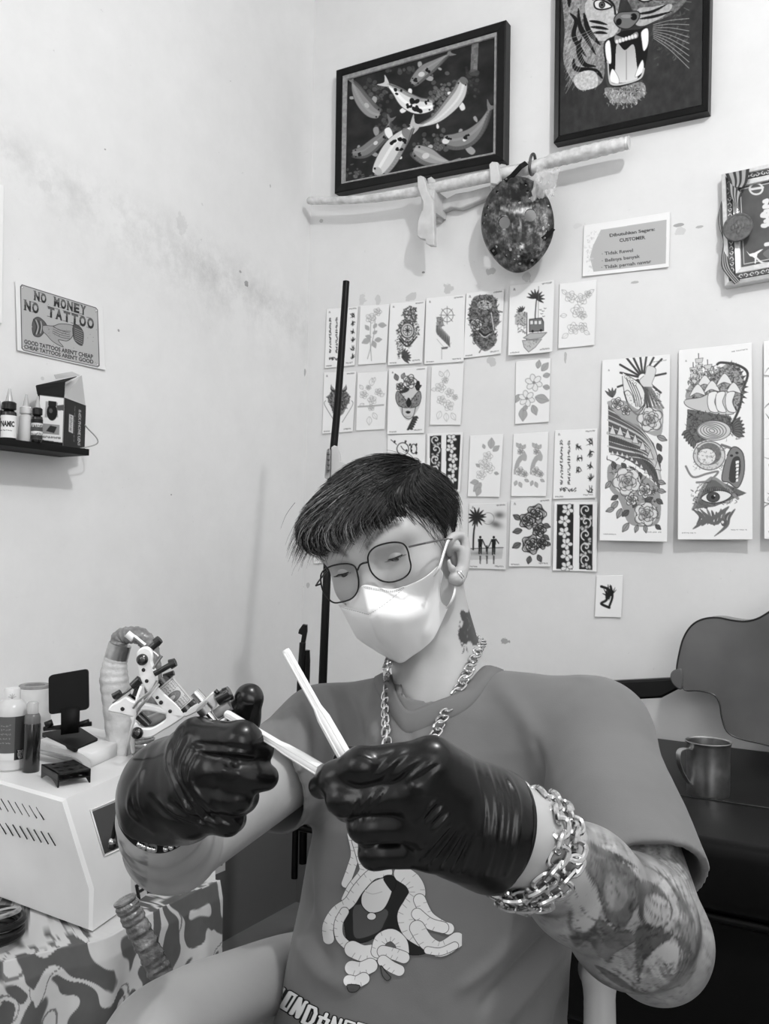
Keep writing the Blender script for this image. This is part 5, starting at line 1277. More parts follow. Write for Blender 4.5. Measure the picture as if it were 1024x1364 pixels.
# slanted face helper
e1=A; e2=low*np.array([1,1,0])+np.array([0,0,zs]); nS=np.cross(dF,e2-e1); nS/=np.linalg.norm(nS)
if np.dot(nS,CAM-A)<0: nS=-nS
def slant(px,py,o=0):
    d=ray(px,py); t=np.dot(A+nS*o-CAM,nS)/np.dot(d,nS); return CAM+t*d
scr=[slant(123,1081,.003),slant(200,1049,.003),slant(218,1102,.003),slant(140,1137,.003)]
mb=MB(); mb.prism(scr,-nS*.006); mb.build('display_window',mat('smoked_window',0.035,0.12),mc,smooth=False,label='dark display window')
mb=MB()
bz=[slant(121,1079,.002),slant(202,1045,.002),slant(220,1104,.002),slant(139,1140,.002)]
for k in range(4): mb.tube([bz[k],bz[(k+1)%4]],.0016,6)
mb.build('window_bezel',M['white_plastic'],mc)
kb=slant(159,1052,.004); mb=MB(); mb.lathe([(.0052,0),(.0052,.004),(.004,.006),(0,.006)],kb-nS*.003,nS,20); mb.build('knob',M['white_plastic'],mc)
# front panel lettering
nV=nF
def frontpt(px,py,o=.0015):
    d=ray(px,py); t=np.dot(low+nV*o-CAM,nV)/np.dot(d,nV); return CAM+t*d
q=[frontpt(175,1160),frontpt(300,1112),frontpt(300,1160),frontpt(175,1212)]
cv=Cv([(175,1160),(300,1112),(300,1160),(175,1212)],250,110,.80)
draw_text(cv,'PRECISION',(182,1199),(300,1150),20,.05,.03,.25); cv.stroke([(186,1208),(300,1160)],2.4,.08,sm=False)
sheet('name_plate',q,cv,M['gloss_print'],mc,.0012)
# ================================================================ things on the cabinet
def onmach(px,py,dh=0): return onh(px,py,HM+dh)
def bottle_r(px_w,c): return px_w/2*depth(c)/1200
# large bottle, left
c=onmach(13,1024); s=depth(c)/1200
bt=empty('lotion_bottle',c,'white bottle with a grey wrap label and round white cap','bottle')
r=20*s
MB().lathe([(r*.86,0),(r,.004),(r,75*s),(r*.97,83*s),(r*.80,88*s),(r*.55,92*s),(r*.5,93*s)],c,n=40).build('body',mat('bottle_plastic',0.62,0.28),bt)
MB().lathe([(10.5*s,91*s),(10.5*s,104*s),(9.5*s,107*s),(8*s,107.5*s),(6*s,106.6*s),(0,106.6*s)],c,n=40).build('cap',M['white_plastic'],bt)
def Lb(cv,w,h):
    cv.poly([(0,0),(w,0),(w,h),(0,h)],.36); cv.poly([(w*.54,0),(w,0),(w,h),(w*.54,h)],.24)
    cv.poly([(0,h*.83),(w*.54,h*.83),(w*.54,h),(0,h)],.85); cv.poly([(w*.56,h*.76),(w*.8,h*.76),(w*.8,h*.98),(w*.56,h*.98)],.06)
    for i in range(5): squig(cv,w*.575,h*(.80+.038*i),w*.78,h*(.80+.038*i),1,1,.8,i,14)
    for i in range(5): squig(cv,w*.2,h*(.2+.1*i),w*.5,h*(.2+.1*i),1,.8,.6,i,10)
cylabel(bt,c,r+.0005,15*s,72*s,Lb,math.pi*1.9,700)
mb=MB()
for k in range(5):
    a=math.pi*(.15+.175*k); 
    dd=(CAM-c)*np.array([1,1,0]); dd/=np.linalg.norm(dd); rt=np.cross(dd,[0,0,1]); 
    cc=c+dd*(10.6*s)+np.array([0,0,94*s])
    mb.tube([cc,cc-rt*4*s*math.cos(a)*.6+np.array([0,0,5*s*math.sin(a)]),cc-rt*5.5*s*math.cos(a)+np.array([0,0,7*s*math.sin(a)])],.0005,5)
mb.build('cap_ornament',mat('grey_line',.35,.5),bt)
# black pen behind the bottle
pn=MB().tube([P(-4,922,1.8),P(5,935,1.8),P(4.5,936,1.8)],.004,8)
# small spray bottle
c=onmach(41,1027.5); s=depth(c)/1200
sb=empty('spray_bottle',c,'small black spray bottle with a translucent cap beside the white bottle','bottle')
r=11*s; MB().lathe([(r*.95,0),(r,.002),(r,62*s),(r*.95,64*s)],c,n=32).build('body',M['ink'],sb)
MB().lathe([(r*.93,62*s),(r*.93,72*s),(r*.8,76*s),(r*.68,77*s)],c,n=32).build('collar',mat('frosted_grey',0.12,0.3),sb)
MB().lathe([(r*.66,76*s),(r*.66,90*s),(r*.55,92*s),(0,92*s)],c,n=32).build('spray_cap',M['clear_tip'],sb)
# white jar behind
c=onmach(44,985); s=depth(c)/1200
jr=empty('tissue_roll',c,'wide white roll standing behind the phone holder','roll')
r=21.5*s; MB().lathe([(r,0),(r,66*s),(r*.98,68*s),(r*.92,68.5*s),(r*.62,68*s),(r*.6,60*s),(0,60*s)],c,n=48).build('paper_roll',mat('roll_paper',0.66,0.6,vary=(30,.05)),jr)
MB().lathe([(r*.93,68*s),(r*.93,72*s),(r*.88,73*s),(r*.6,72.5*s),(r*.58,68*s)],c,n=48).build('grey_rim',mat('grey_rim',0.30,0.5,vary=(50,.2)),jr)
# white pad (box) under the phone holder
ph=.030
t1=onmach(122,1003,ph); t2=onmach(160,987,ph); t0=onmach(52,985,ph); t3=t2+(t0-t1)
b=MB(); b.prism([t1,t2,t3,t0],(0,0,-ph),.003); o=b.build('white_box',M['white_plastic'],None,angle=25); tag(o,'flat white box carrying the black phone holder','box')
# curved tray in front of it
g=MB(); pts=smoothpts([onmach(52,993,.022),onmach(80,999,.022),onmach(104,1004,.021),onmach(118,1014,.016),onmach(121,1026,.004)],6)
V=[];F=[]
for p in pts: V+=[p,p+np.array([0,0,.003]),p+np.array([0,0,.003])-FWD*.035*np.array([1,1,0]),p-FWD*.035*np.array([1,1,0])]
for i in range(len(pts)-1):
    for k in range(4): F.append((4*i+k,4*i+(k+1)%4,4*i+4+(k+1)%4,4*i+4+k))
F+=[(0,1,2,3),tuple(4*(len(pts)-1)+k for k in(3,2,1,0))]
g.add([v+(0,0,-.0) for v in V],F); o=g.build('curved_tray',mat('pale_grey_lid',0.45,0.35)); tag(o,'bent pale grey plastic tray behind the black ink cup stand','tray')
# phone holder
base=onmach(92,985,ph); s=depth(base)/1200
hd=empty('phone_holder',base,'black upright phone holder on the flat white box','holder')
def bl(px,py,z): return P(px,py,z)
zb=depth(base)
q=[onmach(55,976,ph+.004),onmach(100,997,ph+.004),onmach(131,984,ph+.004),onmach(104,967,ph+.004)]
def rpoly(q,r,n=5):
    out=[];q=[np.array(p,float) for p in q];m=len(q)
    for i in range(m):
        a,b_,c_=q[i-1],q[i],q[(i+1)%m]; u=(a-b_)/np.linalg.norm(a-b_)*r; v=(c_-b_)/np.linalg.norm(c_-b_)*r
        for k in range(n+1):
            t=k/n; out.append(b_+u*(1-t)**2+v*t**2)
    return out
MB().prism(rpoly(q,.008),(0,0,-.008)).build('base',M['black_matte'],hd)
zz=zb+.0
up=[P(64.5,900,zz+.01),P(117,891,zz+.03),P(118,945,zz+.02),P(104,948,zz+.02),P(104,972,zz+.01),P(81,975,zz),P(80,951,zz),P(65,952,zz)]
fw=np.array(FWD)*.006
MB().prism(rpoly([up[0],up[1],up[2],up[7]],.009),fw).build('plate',M['black_matte'],hd)
MB().prism([P(81,945,zz),P(105,943,zz+.01),P(104,976,zz+.01),P(81,979,zz)],fw*1.3).build('stem',M['black_matte'],hd)
mb=MB(); mb.tube([P(58,971,zz+.005),P(122,964,zz+.02)],.005,10); mb.tube([P(60,966,zz),P(70,962,zz+.005)],.007,10); mb.tube([P(106,965,zz+.015),P(119,961,zz+.02)],.006,10); mb.build('hinge',M['black_plastic'],hd)
# ink cup stand
ics=empty('ink_cup_stand',onmach(88,1040),'black arched stand with round holes at the front of the cabinet top','stand')
hh=.026
def top(px,py): return onmach(px,py,hh)
q=[top(54,1016),top(77,1031),top(77.1,1031),top(121,1023),top(117,1013),top(100,1008),top(66,1009)]
mb=MB(); 
# top plate with real holes: grid kept outside the circles
P0,PX,PY=top(54,1019),top(121,1024)-top(77,1031),top(54,1019)-top(77,1031)
TA=top(77,1031); ux=(top(121,1024)-TA); uy=(top(55,1018)-TA)
LX,LY=np.linalg.norm(ux),np.linalg.norm(uy); n=90
V=[];idx={}
hol=[(.2,.22,.085),(.5,.22,.085),(.8,.22,.085),(.2,.55,.10),(.52,.55,.10),(.82,.52,.08),(.3,.86,.07),(.65,.86,.07)]
us=np.linspace(0,1,n)
for i in range(n):
    for j in range(n):
        u,v=us[i],us[j]; V.append(TA+ux*(u+.0*v)+uy*v*(1-.06*math.sin(u*3.1)))
V=np.array(V); I=np.arange(n*n).reshape(n,n); F=np.stack([I[:-1,:-1],I[1:,:-1],I[1:,1:],I[:-1,1:]],-1).reshape(-1,4)
uu=np.repeat(us,n); vv=np.tile(us,n); fu=uu[F].mean(1); fv=vv[F].mean(1); keep=np.ones(len(F),bool)
for (a,b_,r_) in hol: keep&=((fu-a)**2+((fv-b_)*LY/LX)**2)>r_**2
F=F[keep]
bdr=np.concatenate([I[0,:],I[1:,-1],I[-1,-2::-1],I[-2:0:-1,0]]); nb=len(bdr); kk=np.arange(nb); off=n*n
V2=np.concatenate([V,V-np.array([0,0,.003])]); F2=np.stack([bdr,bdr[(kk+1)%nb],off+bdr[(kk+1)%nb],off+bdr],-1)
link('top_plate',npmesh('top_plate',V2,np.concatenate([F,F[:,::-1]+off,F2])),M['black_plastic'],ics)
F3=F.copy(); Vl=V-np.array([0,0,.013])
link('lower_plate',npmesh('lower_plate',np.concatenate([Vl,Vl-np.array([0,0,.002])]),np.concatenate([F,F[:,::-1]+off,F2])),M['black_plastic'],ics)
for (a,b_) in((TA,TA+uy),(TA+ux,TA+ux+uy)):
    dn=np.array([0,0,-hh]); pts=[a,b_]
    arc=[a+dn]+[a+(b_-a)*t+dn*(1-.45*math.sin(math.pi*t)) for t in np.linspace(.12,.88,9)]+[b_+dn]
    MB().prism([a]+arc+[b_],ux/LX*.003*(1 if a is TA else -1)).build('side_leg',M['black_plastic'],ics)
# wrapped column with steel ring and bent hose
c=onmach(158,1003); zc_=depth(c)
col_=empty('wrapped_lamp_arm',c,'thick arm wrapped in clear film with a steel ring and a bent hose on top','lamp arm')
pts=[P(161,1003,zc_),P(159,970,zc_),P(155,930,zc_),P(152,905,zc_),P(153,885,zc_),P(156,872,zc_)]; s=zc_/1200
rr=[18*s,18.5*s,19*s,19*s,16*s,14.5*s]
Q=smoothpts(pts,10); R_=np.interp(np.linspace(0,1,len(Q)),np.linspace(0,1,6),rr)*(1+.02*np.sin(np.arange(len(Q))*1.3))
MB().tube(Q,R_,32).build('wrapped_grip',mat('cling_film_wrap',0.58,0.2,bump=(35,.8,.006),vary=(30,.12),coat=.4),col_)
MB().tube([P(154,879,zc_),P(160,858,zc_)],[15.5*s,15*s],32).build('steel_ring',M['steel'],col_)
hp=smoothpts([P(158,862,zc_),P(160,850,zc_),P(172,846,zc_),P(188,848,zc_),P(199,862,zc_),P(203,885,zc_),P(204,920,zc_),P(200,955,zc_),P(192,982,zc_)],8)
MB().tube(hp,[11.5*s*(1+.05*math.sin(i*1.9)) for i in range(len(hp))],16).build('hose',mat('wrapped_hose',0.20,0.25,bump=(60,.8,.004),vary=(60,.35),coat=.5),col_)
# coil spring standing in front
c=onmach(190,1010); s=depth(c)/1200
t=np.linspace(0,2*math.pi*5,120); sp=MB().tube([c+np.array([12.5*s*math.cos(a),12.5*s*math.sin(a),4*s+26*s*a/(2*math.pi*5)]) for a in t],3.0*s,8).build('ribbed_hose_end',mat('ribbed_clear',0.25,0.12,metal=.5,coat=.6)); tag(sp,'short clear ribbed hose end standing on the cabinet below the tattoo machine','hose')
cb=MB().tube(smoothpts([onmach(178,1006,.002),P(176,985,1.82),P(179,965,1.80),P(176,955,1.80)],5),.0045,8).build('white_cable',M['white_plastic']); tag(cb,'thin white cable dropping beside the wrapped arm','cable')
# ================================================================ table with cloth
edge=[P(-170,1330,1.18),P(-60,1300,1.25),P(40,1275,1.38),P(100,1262,1.46),P(128,1256,1.50),P(150,1248,1.55),P(195,1222,1.63),P(235,1202,1.72),P(268,1186,1.8),P(293,1175,1.86)]
edge=[onh(proj(p[None])[0][0],proj(p[None])[1][0],HT) for p in edge]
es=smoothpts(edge,72); ne=len(es)
tn=np.gradient(es,axis=0); tn/=np.linalg.norm(tn,axis=1)[:,None]; on=np.cross(tn,[0,0,1.0])
mid=onh(40,1150,HT); 
if np.dot(on[ne//2],(mid-es[ne//2]))>0: on=-on
on=np.array([np.convolve(np.pad(on[:,k],20,mode='edge'),np.ones(41)/41,mode='valid') for k in range(3)]).T; on/=np.linalg.norm(on,axis=1)[:,None]
S=np.concatenate([[0],np.cumsum(np.linalg.norm(np.diff(es,axis=0),axis=1))])
rows=[];
ins=[.45,.3,.2,.12,.07,.045,.03,.02,.012,.006]; dn=np.linspace(0,.46,190)
fold=np.sin(S*44+1.3*np.sin(S*17))*.5+np.sin(S*83+2)*.25+ .5*np.sin(S*23+1)
for i in ins:
    base=es-on*i if i<.08 else es-on*.07-(es-mid)*0-( (es-on*.07)-mid)*((i-.07)/.45)
    rows.append(base+np.array([0,0,1])*(.002+.0016*(fbm(base[:,:2]*26,5)-.5)*2)[:,None])
for d in dn:
    a=min(1,d/.03); rows.append(es+on*(.008*a+ (.010+.055*min(1,d/.25))*np.clip(d/.10,0,1)*fold[:,None]*.5+.03*d)-np.array([0,0,1])*(d-.004*(1-a)))
V=np.array(rows); nr_,nc=V.shape[:2]; V=V.reshape(-1,3); I=np.arange(nr_*nc).reshape(nr_,nc); F=np.stack([I[:-1,:-1],I[1:,:-1],I[1:,1:],I[:-1,1:]],-1).reshape(-1,4)
# pattern follows the cloth itself: arc length along the edge, distance across
vv=np.concatenate([-np.array(ins),dn]); UV=np.stack([np.tile(S,nr_),np.repeat(vv,nc)],-1)
warp=np.stack([fbm(UV*11,31,2),fbm(UV*11+9,32,2)],-1)-.5
q=UV*15+warp*3.2; a=vnoise(q,41)+.35*vnoise(q*2.1,42); b=vnoise(q*np.array([.9,1.8])+7,43)
pat=((a>.56)&(a<.86))|((b>.70)&(a<.5)); vein=np.abs(vnoise(q*1.3,47)-.5)<.03
f_=np.clip((a-.555)/.02,0,1)*np.clip((.87-a)/.02,0,1); f_=np.maximum(f_,np.clip((b-.69)/.03,0,1)*(a<.5)); f_=f_*(1-.75*vein)
col=.36+.42*f_+.03*(fbm(UV*60,5)-.5)
cm=mat('printed_cloth',rough=.85,attr='Col',bump=(600,.15,.0004),spec=.2)
me=npmesh('cloth',np.concatenate([V,V-np.array([0,0,.0012])]),np.concatenate([F,F[:,::-1]+nr_*nc]),np.tile(lin(col),2)); o=link('tablecloth',me,cm); tag(o,'grey leaf-patterned cloth draped over the low table','tablecloth')
# table under the cloth
tb=empty('side_table',(mid[0],mid[1],0),'low table hidden under the leaf-patterned cloth','table')
poly=[p-o_*.012-np.array([0,0,.006]) for p,o_ in zip(es[::24],on[::24])]
far1=es[-1]-on[-1]*.5; far0=es[0]-on[0]*.62
far0=np.array([.06,es[0][1]+.0,HT]); far1=np.array([.06,-.75,HT])
MB().prism(poly+[np.array([.10,-.55,HT-.006]),np.array([.05,-.55,HT-.006]),np.array([.05,poly[0][1],HT-.006])],(0,0,-.03)).build('table_top',M['wood_pale'],tb,smooth=False)
for p in (np.array([.12,-.62]),np.array([.12,-1.5]),np.array([float(es[-90][0])-.14,float(es[-90][1])+.02]),np.array([float(es[ne//2][0])-.10,float(es[ne//2][1])+.06])):
    MB().box((p[0],p[1],(HT-.036)/2),(.04,.04,HT-.036)).build('leg',M['wood_pale'],tb)
# black coiled cable on the cloth at the left edge
c=onh(-4,1258,HT+.006); mb=MB()
cc=empty('coiled_cable',c,'coil of black cable with a ring clip on the cloth at the left edge','cable')
R=np.random.default_rng(3)
for k in range(4):
    a0=R.uniform(0,6); rr=.045+.012*R.random(); tilt=R.uniform(-.5,.5)
    MB().tube([c+np.array([rr*math.cos(a)-.01,rr*.9*math.sin(a),.012+.009*k+.02*tilt*math.cos(a-a0)]) for a in np.linspace(0,6.28,30)[:-1]],.006,8,closed=True).build('loop',M['black_plastic'],cc)
MB().tube([c+np.array([.03*math.cos(a)+.02,.028*math.sin(a)-.01,.058+.008*math.cos(a)]) for a in np.linspace(0,6.28,30)[:-1]],.004,8,closed=True).build('clip_ring',M['steel'],cc)
# wrapped hose standing behind the chair arm
hz=1.16; s=hz/1200
wh=MB(); pts=smoothpts([P(165,1196,hz),P(172,1212,hz),P(184,1236,hz),P(198,1264,hz),P(212,1292,hz),P(228,1325,hz-.01),P(245,1365,hz-.02),P(268,1430,hz-.03)],14)
n=len(pts); R_=[ (15.5+.55*math.sin(i*1.5)+.8*math.sin(i*.7))*s*min(1,.55+i*.16) for i in range(n)]
# pattern: ribbed tube in film
o=wh.tube(pts,R_,26).build('wrapped_hose',mat('film_wrapped_hose',0.15,0.16,bump=(85,1.0,.007),vary=(70,.45),coat=.7)); tag(o,'film-wrapped ribbed hose leaning beside the chair arm in front of the cloth','hose')
# ================================================================ corner: pole, clip, stand
def P_(px,py,z): return P(px,py,z)
zp=2.18
cl=empty('pole_clip',P(441,622,2.19),'pale plastic clip clamped on the black pole just behind his hair','clip')
MB().prism([P(441,596,2.185),P(445,593,2.185),P(450,595,2.185),P(453,605,2.185),P(453,614,2.185),P(461,617,2.185),P(464,624,2.185),P(461,638,2.185),P(446,642,2.185),P(440,640,2.185)],FWD*.03,.002).build('jaw',mat('clip_plastic',0.5,0.4),cl)
MB().prism(rpoly([P(435,598,2.17),P(440,597,2.17),P(439,637,2.17),P(432,638,2.17)],.006),FWD*.02).build('clip_handle',mat('clip_grey',0.3,0.4),cl)
mb=MB()
for i in range(4): mb.ball(P(437,605+i*7,2.165),.004,8)
mb.tube([P(437,602,2.165),P(436,630,2.165)],.0025,8); mb.build('spring',M['dark_steel'],cl)
MB().lathe([(.006,0),(.006,.004),(.003,.005)],P(461,626,2.18),-FWD,16).build('screw',M['steel'],cl)
zt=2.25
st=empty('folded_stand',P(400,900,zt)*np.array([1,1,0]),'folded black stand with a grip handle standing in the corner','stand')
MB().prism([P(403,832,zt),P(409,833,zt),P(409,842,zt),P(406,858,zt),P(400,858,zt),P(402,846,zt),P(397,844,zt),P(398,839,zt)],FWD*.02,.002).build('handle',M['black_plastic'],st)
MB().tube([P(403,856,zt),P(400,900,zt),P(396,1000,zt),P(392,1170,zt-.02)],.008,12).build('shaft',M['black_plastic'],st)
MB().tube([P(408,866,zt+.01),P(408,880,zt+.01),P(406,960,zt+.01),P(403,1150,zt)],[.009,.010,.010,.010],12).build('leg',M['black_plastic'],st)
# ================================================================ couch, guitar, mug
bf=onback(1024,996,0); HB=float(onback(950,988,.0)[2]); Fp=onh(964,1133,HB-.012)
yfront=float(Fp[1]); xl=float(min(np.linspace(.3,1.6,400),key=lambda x:abs(proj(np.array([[x,yfront,HB-.1]]))[0][0]-386)))
M['leather']=mat('black_leatherette',0.005,0.36,bump=(350,.25,.0006),spec=.12)
bd=empty('treatment_couch',((xl+XR-.4)/2,yfront/2,0),'black leatherette treatment couch along the right wall','couch')
def cushion(x0,x1,y0,y1,z0,z1,name,r=.03,dent=0):
    nx,ny=60,30
    mb=MB(); mb.box(((x0+x1)/2,(y0+y1)/2,(z0+z1)/2),(x1-x0,y1-y0,z1-z0),bev=r); return mb.build(name,M['leather'],bd,angle=60)
cushion(xl,3.5,yfront,-.02,HB-.13,HB,'mattress',.028)
cushion(xl+.03,3.47,yfront+.03,-.04,HB-.40,HB-.14,'apron',.02)
cushion(xl+.1,3.4,yfront+.12,-.1,.10,HB-.41,'lower_cabinet',.01)
MB().tube([(xl+.02,yfront+.012,HB-.135),(3.49,yfront+.012,HB-.135)],.007,10).build('piping',M['leather'],bd)
MB().tube([(xl+.3,yfront+.25,HB+.0005),(2.05,yfront+.30,HB+.0005)],.002,6).build('seam',M['black_plastic'],bd)
for (x,y) in((xl+.12,yfront+.1),(3.4,yfront+.1),(xl+.12,-.1),(3.4,-.1)): MB().lathe([(.025,0),(.025,.11)],(x,y,0),n=16).build('foot',M['black_plastic'],bd)
_pp=smoothpts([P(461,375,2.30),P(456,450,2.28),P(449,545,2.25),P(441,640,2.22),P(434,800,2.17),P(430,900,2.16),P(427,990,2.16)],8); _pp=_pp[_pp[:,2]>HB+.004]
pl=MB().tube(_pp,np.linspace(.0085,.0105,len(_pp)),20).build('pole',mat('pole_black',0.004,0.4,spec=.15)); tag(pl,'tall black pole leaning in the corner of the room behind him','pole')
# guitar: body outline traced, leaning against the wall
def gpt(px,py,o): return onback(px,py,o)
og=[(905,905),(901,893),(904,872),(910,850),(921,833),(936,824.5),(955,822.5),(975,826),(992,827.5),(1008,824),(1024,815),(1050,797),(1085,786),(1125,790),(1160,815),(1178,860),(1180,905),(1168,950),(1140,985),(1100,1003),(1060,1003),(1020,992),(985,984),(968,974),(961,955),(958,937),(950,925),(930,920),(912,919)]
base_o=.10
gt=empty('acoustic_guitar',onback(1040,990,.10),'acoustic guitar seen from its wooden back, lying on edge against the wall','guitar')
ogs=smoothpts(og,4,True)
woodm=mat('guitar_back_wood',0.112,0.32,vary=(5,.25,6),coat=.15); 
pf=[gpt(x,y,.17-.0) for x,y in ogs]
mb=MB(); mb.prism([gpt(x,y,.16) for x,y in ogs],(0,.002,0)); mb.build('back_board',woodm,gt,smooth=False)
mb=MB(); n=len(ogs)
V=[gpt(x,y,.159) for x,y in ogs]; V2=[np.array(v)+np.array([0,.085,0]) for v in V]
mb.add(V+V2,[(i,(i+1)%n,n+(i+1)%n,n+i) for i in range(n)]+[tuple(n+i for i in range(n))]); mb.build('side_rim',mat('guitar_side',0.012,0.25,coat=.4),gt)
mb=MB(); mb.tube([gpt(x,y,.1605) for x,y in ogs],.0022,6,closed=True); mb.build('edge_binding',mat('binding_dark',0.02,.3),gt)
mb=MB(); mb.prism([gpt(x,y,.165) for x,y in smoothpts([(893,897),(899,892),(908,893),(908,917),(900,916),(893,907)],4,True)],(0,.05,0),.003); mb.build('neck_heel',woodm,gt)
mb=MB(); mb.prism([gpt(x,y,.15) for x,y in [(905,903),(905,917),(880,930),(840,932),(790,934),(640,938),(640,914),(800,908),(880,904)]],(0,.035,0),.006); mb.build('neck',mat('guitar_neck',0.006,0.35,spec=.3),gt)
# mug
c=onh(943,1058,HB); s=depth(c)/1200; mg=empty('steel_mug',c,'dented stainless steel mug standing on the black couch','mug')
r=28.5*s; h=70*s
MB().lathe([(0,.002),(r*.93,0),(r*.95,.003),(r*.97,h*.5),(r*.99,h*.93),(r*1.04,h*.985),(r*1.06,h),(r*1.03,h*1.01),(r*.97,h*.99),(r*.95,h*.5),(r*.93,.006),(0,.006)],c,n=56).build('cup',M['steel'],mg)
hdv=-RGT*np.array([1,1,0]); hdv/=np.linalg.norm(hdv); hdv=hdv*.96+(-FWD*np.array([1,1,0]))*.28
hp=smoothpts([c+hdv*r*.98+np.array([0,0,h*.86]),c+hdv*r*1.25+np.array([0,0,h*.88]),c+hdv*r*1.55+np.array([0,0,h*.84]),c+hdv*r*1.6+np.array([0,0,h*.68]),c+hdv*r*1.45+np.array([0,0,h*.5]),c+hdv*r*1.15+np.array([0,0,h*.30]),c+hdv*r*.95+np.array([0,0,h*.22])],6)
wd=np.cross(hdv,[0,0,1]); mb=MB(); V=[];F=[]
for i,p in enumerate(hp):
    d=hp[min(i+1,len(hp)-1)]-hp[max(i-1,0)]; d/=np.linalg.norm(d); n_=np.cross(wd,d); w_=.0075
    V+=[p+wd*w_,p-wd*w_,p-wd*w_+n_*.0014,p+wd*w_+n_*.0014]
for i in range(len(hp)-1):
    for k in range(4): F.append((4*i+k,4*i+(k+1)%4,4*i+4+(k+1)%4,4*i+4+k))
F+=[(0,1,2,3),tuple(4*(len(hp)-1)+k for k in(3,2,1,0))]
mb.add(V,F); mb.build('handle',M['steel'],mg)
# ================================================================ the tattooist
def nrm(v): v=np.array(v,float); return v/np.linalg.norm(v)
HO=P(527,731,1.10)
HX=nrm(cd(.87,.29,.40)); HF=nrm(cd(-.297,-.34,.892)); HF=nrm(HF-HX*np.dot(HF,HX)); HU=np.cross(HX,HF)
HB_=np.array([HX,HF,HU])
if np.dot(HU,UPC)<0: HU=-HU; HB_[2]=HU
def hl(x,y,z): return HO+x*HX+y*HF+z*HU
def hray(px,py,yl):
    d=ray(px,py); t=(yl-np.dot(CAM-HO,HF))/np.dot(d,HF); return CAM+t*d
def hrayx(px,py,xl):
    d=ray(px,py); t=(xl-np.dot(CAM-HO,HX))/np.dot(d,HX); return CAM+t*d
def zf(x,y): return (380+x*.27344,600+y*.27344)
# joints
SL=P(792,982,1.00); EL=P(872,1250,.775); WL=P(690,1114,.600)
SR=P(434,985,1.15); ER=P(234,1130,.93); WR=P(216,1090,.70)
TX=nrm(SL-SR); TO=(SL+SR)/2; TU=np.array([0,0,1.0])+.10*FWD*0; TU=nrm(TU-TX*np.dot(TU,TX)); TF=np.cross(TX,TU)
if np.dot(TF,FWD)>0: TF=-TF
# lean of the trunk: forward at the shoulders
TU=nrm(TU+TF*.06); TF=nrm(TF-TU*np.dot(TF,TU)); TB=np.array([TX,TF,TU])
NB=P(594,925,1.085)
person=empty('person',P(590,1500,1.1)*np.array([1,1,0]),'seated person in a grey t-shirt, white face mask and black gloves holding a tattoo machine','person')
def head_sdf(p):
    q=((p-HO.astype(f32))@HB_.T.astype(f32))
    ax=q.copy(); ax[:,0]=np.abs(ax[:,0])
    d=ellip(q,(0,-.012,.030),(.074,.094,.072))
    d=smin(d,ellip(q,(0,.030,.034),(.062,.066,.058)),.03)
    d=smin(d,ellip(q,(0,.035,-.01),(.058,.058,.066)),.03)
    d=smin(d,ellip(q,(0,.040,-.050),(.046,.048,.048)),.03)
    d=smin(d,ellip(ax,(.041,.058,-.012),(.022,.026,.020)),.02)
    d=smin(d,cone(ax,(.048,-.005,-.042),(.018,.070,-.078),.017,.014),.02)
    d=smin(d,cone(q,(0,.062,-.080),(0,.070,-.078),.016,.016),.015)
    d=smin(d,cone(ax,(.012,.085,.036),(.046,.070,.036),.011,.010),.014)
    d=smax(d,-ellip(ax,(.032,.104,.014),(.021,.016,.014)),.012)
    d=smin(d,cone(q,(0,.088,.028),(0,.110,-.016),.0075,.012),.012)
    d=smin(d,cone(ax,(0,.104,-.020),(.012,.098,-.022),.010,.008),.006)
    d=smin(d,cone(ax,(.0,.088,-.052),(.016,.082,-.052),.007,.005),.006)
    return d
def eark(x,y,z=.080): return hrayx(*zf(x,y),z)
EAR=[eark(800,505,.072),eark(797,450,.080),eark(820,420,.085),eark(855,418,.088),eark(877,455,.090),eark(878,520,.088),eark(870,580,.084),eark(856,615,.080),eark(840,632,.078),eark(820,622,.076)]
EAR=smoothpts(EAR,3)
ERR=np.interp(np.linspace(0,1,len(EAR)),[0,.15,.5,.75,.9,1],[.0035,.0042,.0048,.0045,.0062,.0060])
AH=smoothpts([eark(822,470,.082),eark(846,480,.084),eark(856,530,.083),eark(848,580,.080),eark(835,600,.079)],3)
LOBE=eark(838,610,.077)
def ear_sdf(p):
    d=chain(p,EAR,ERR,.003)
    d=smin(d,chain(p,AH,[.0035]*len(AH),.003),.004)
    c=hrayx(*zf(838,530),.071); q=((p-c.astype(f32))@HB_.T.astype(f32))
    d=smin(d,ellip(q,(0,0,0),(.007,.014,.026)),.006)
    d=smin(d,cone(p,eark(806,545,.079),eark(812,575,.078),.0045,.0045),.004)
    d=smin(d,ellip(((p-LOBE.astype(f32))@HB_.T.astype(f32)),(0,0,0),(.0055,.008,.010)),.004)
    d=smax(d,-cone(p,hrayx(*zf(828,545),.090),hrayx(*zf(824,535),.079),.006,.004),.004)
    return d
NK0=hl(0,-.018,-.035)
def neck_sdf(p):
    d=cone(p,NK0,NB,.054,.056)
    d=smin(d,cone(p,hl(.040,-.035,-.02),NB+TX*.03+TF*.04-TU*.02,.018,.016),.02)   # neck muscle
    d=smin(d,cone(p,NB-TU*.02,TO+TF*.01-TU*.04,.06,.09),.03)
    return d
def larm(p,g=0):
    d=cone(p,SL,EL,.050+g,.046+g)
    m1=EL+(WL-EL)*.22; m2=EL+(WL-EL)*.6; m3=EL+(WL-EL)*.85
    d=smin(d,chain(p,[EL,m1,m2,m3,WL],[.044+g,.0485+g,.039+g,.0305+g,.0275+g],.02),.012)
    d=smin(d,cone(p,EL+(EL-WL)*.02-TU*.012,EL-(SL-EL)*.04,.036,.034),.02)
    return d
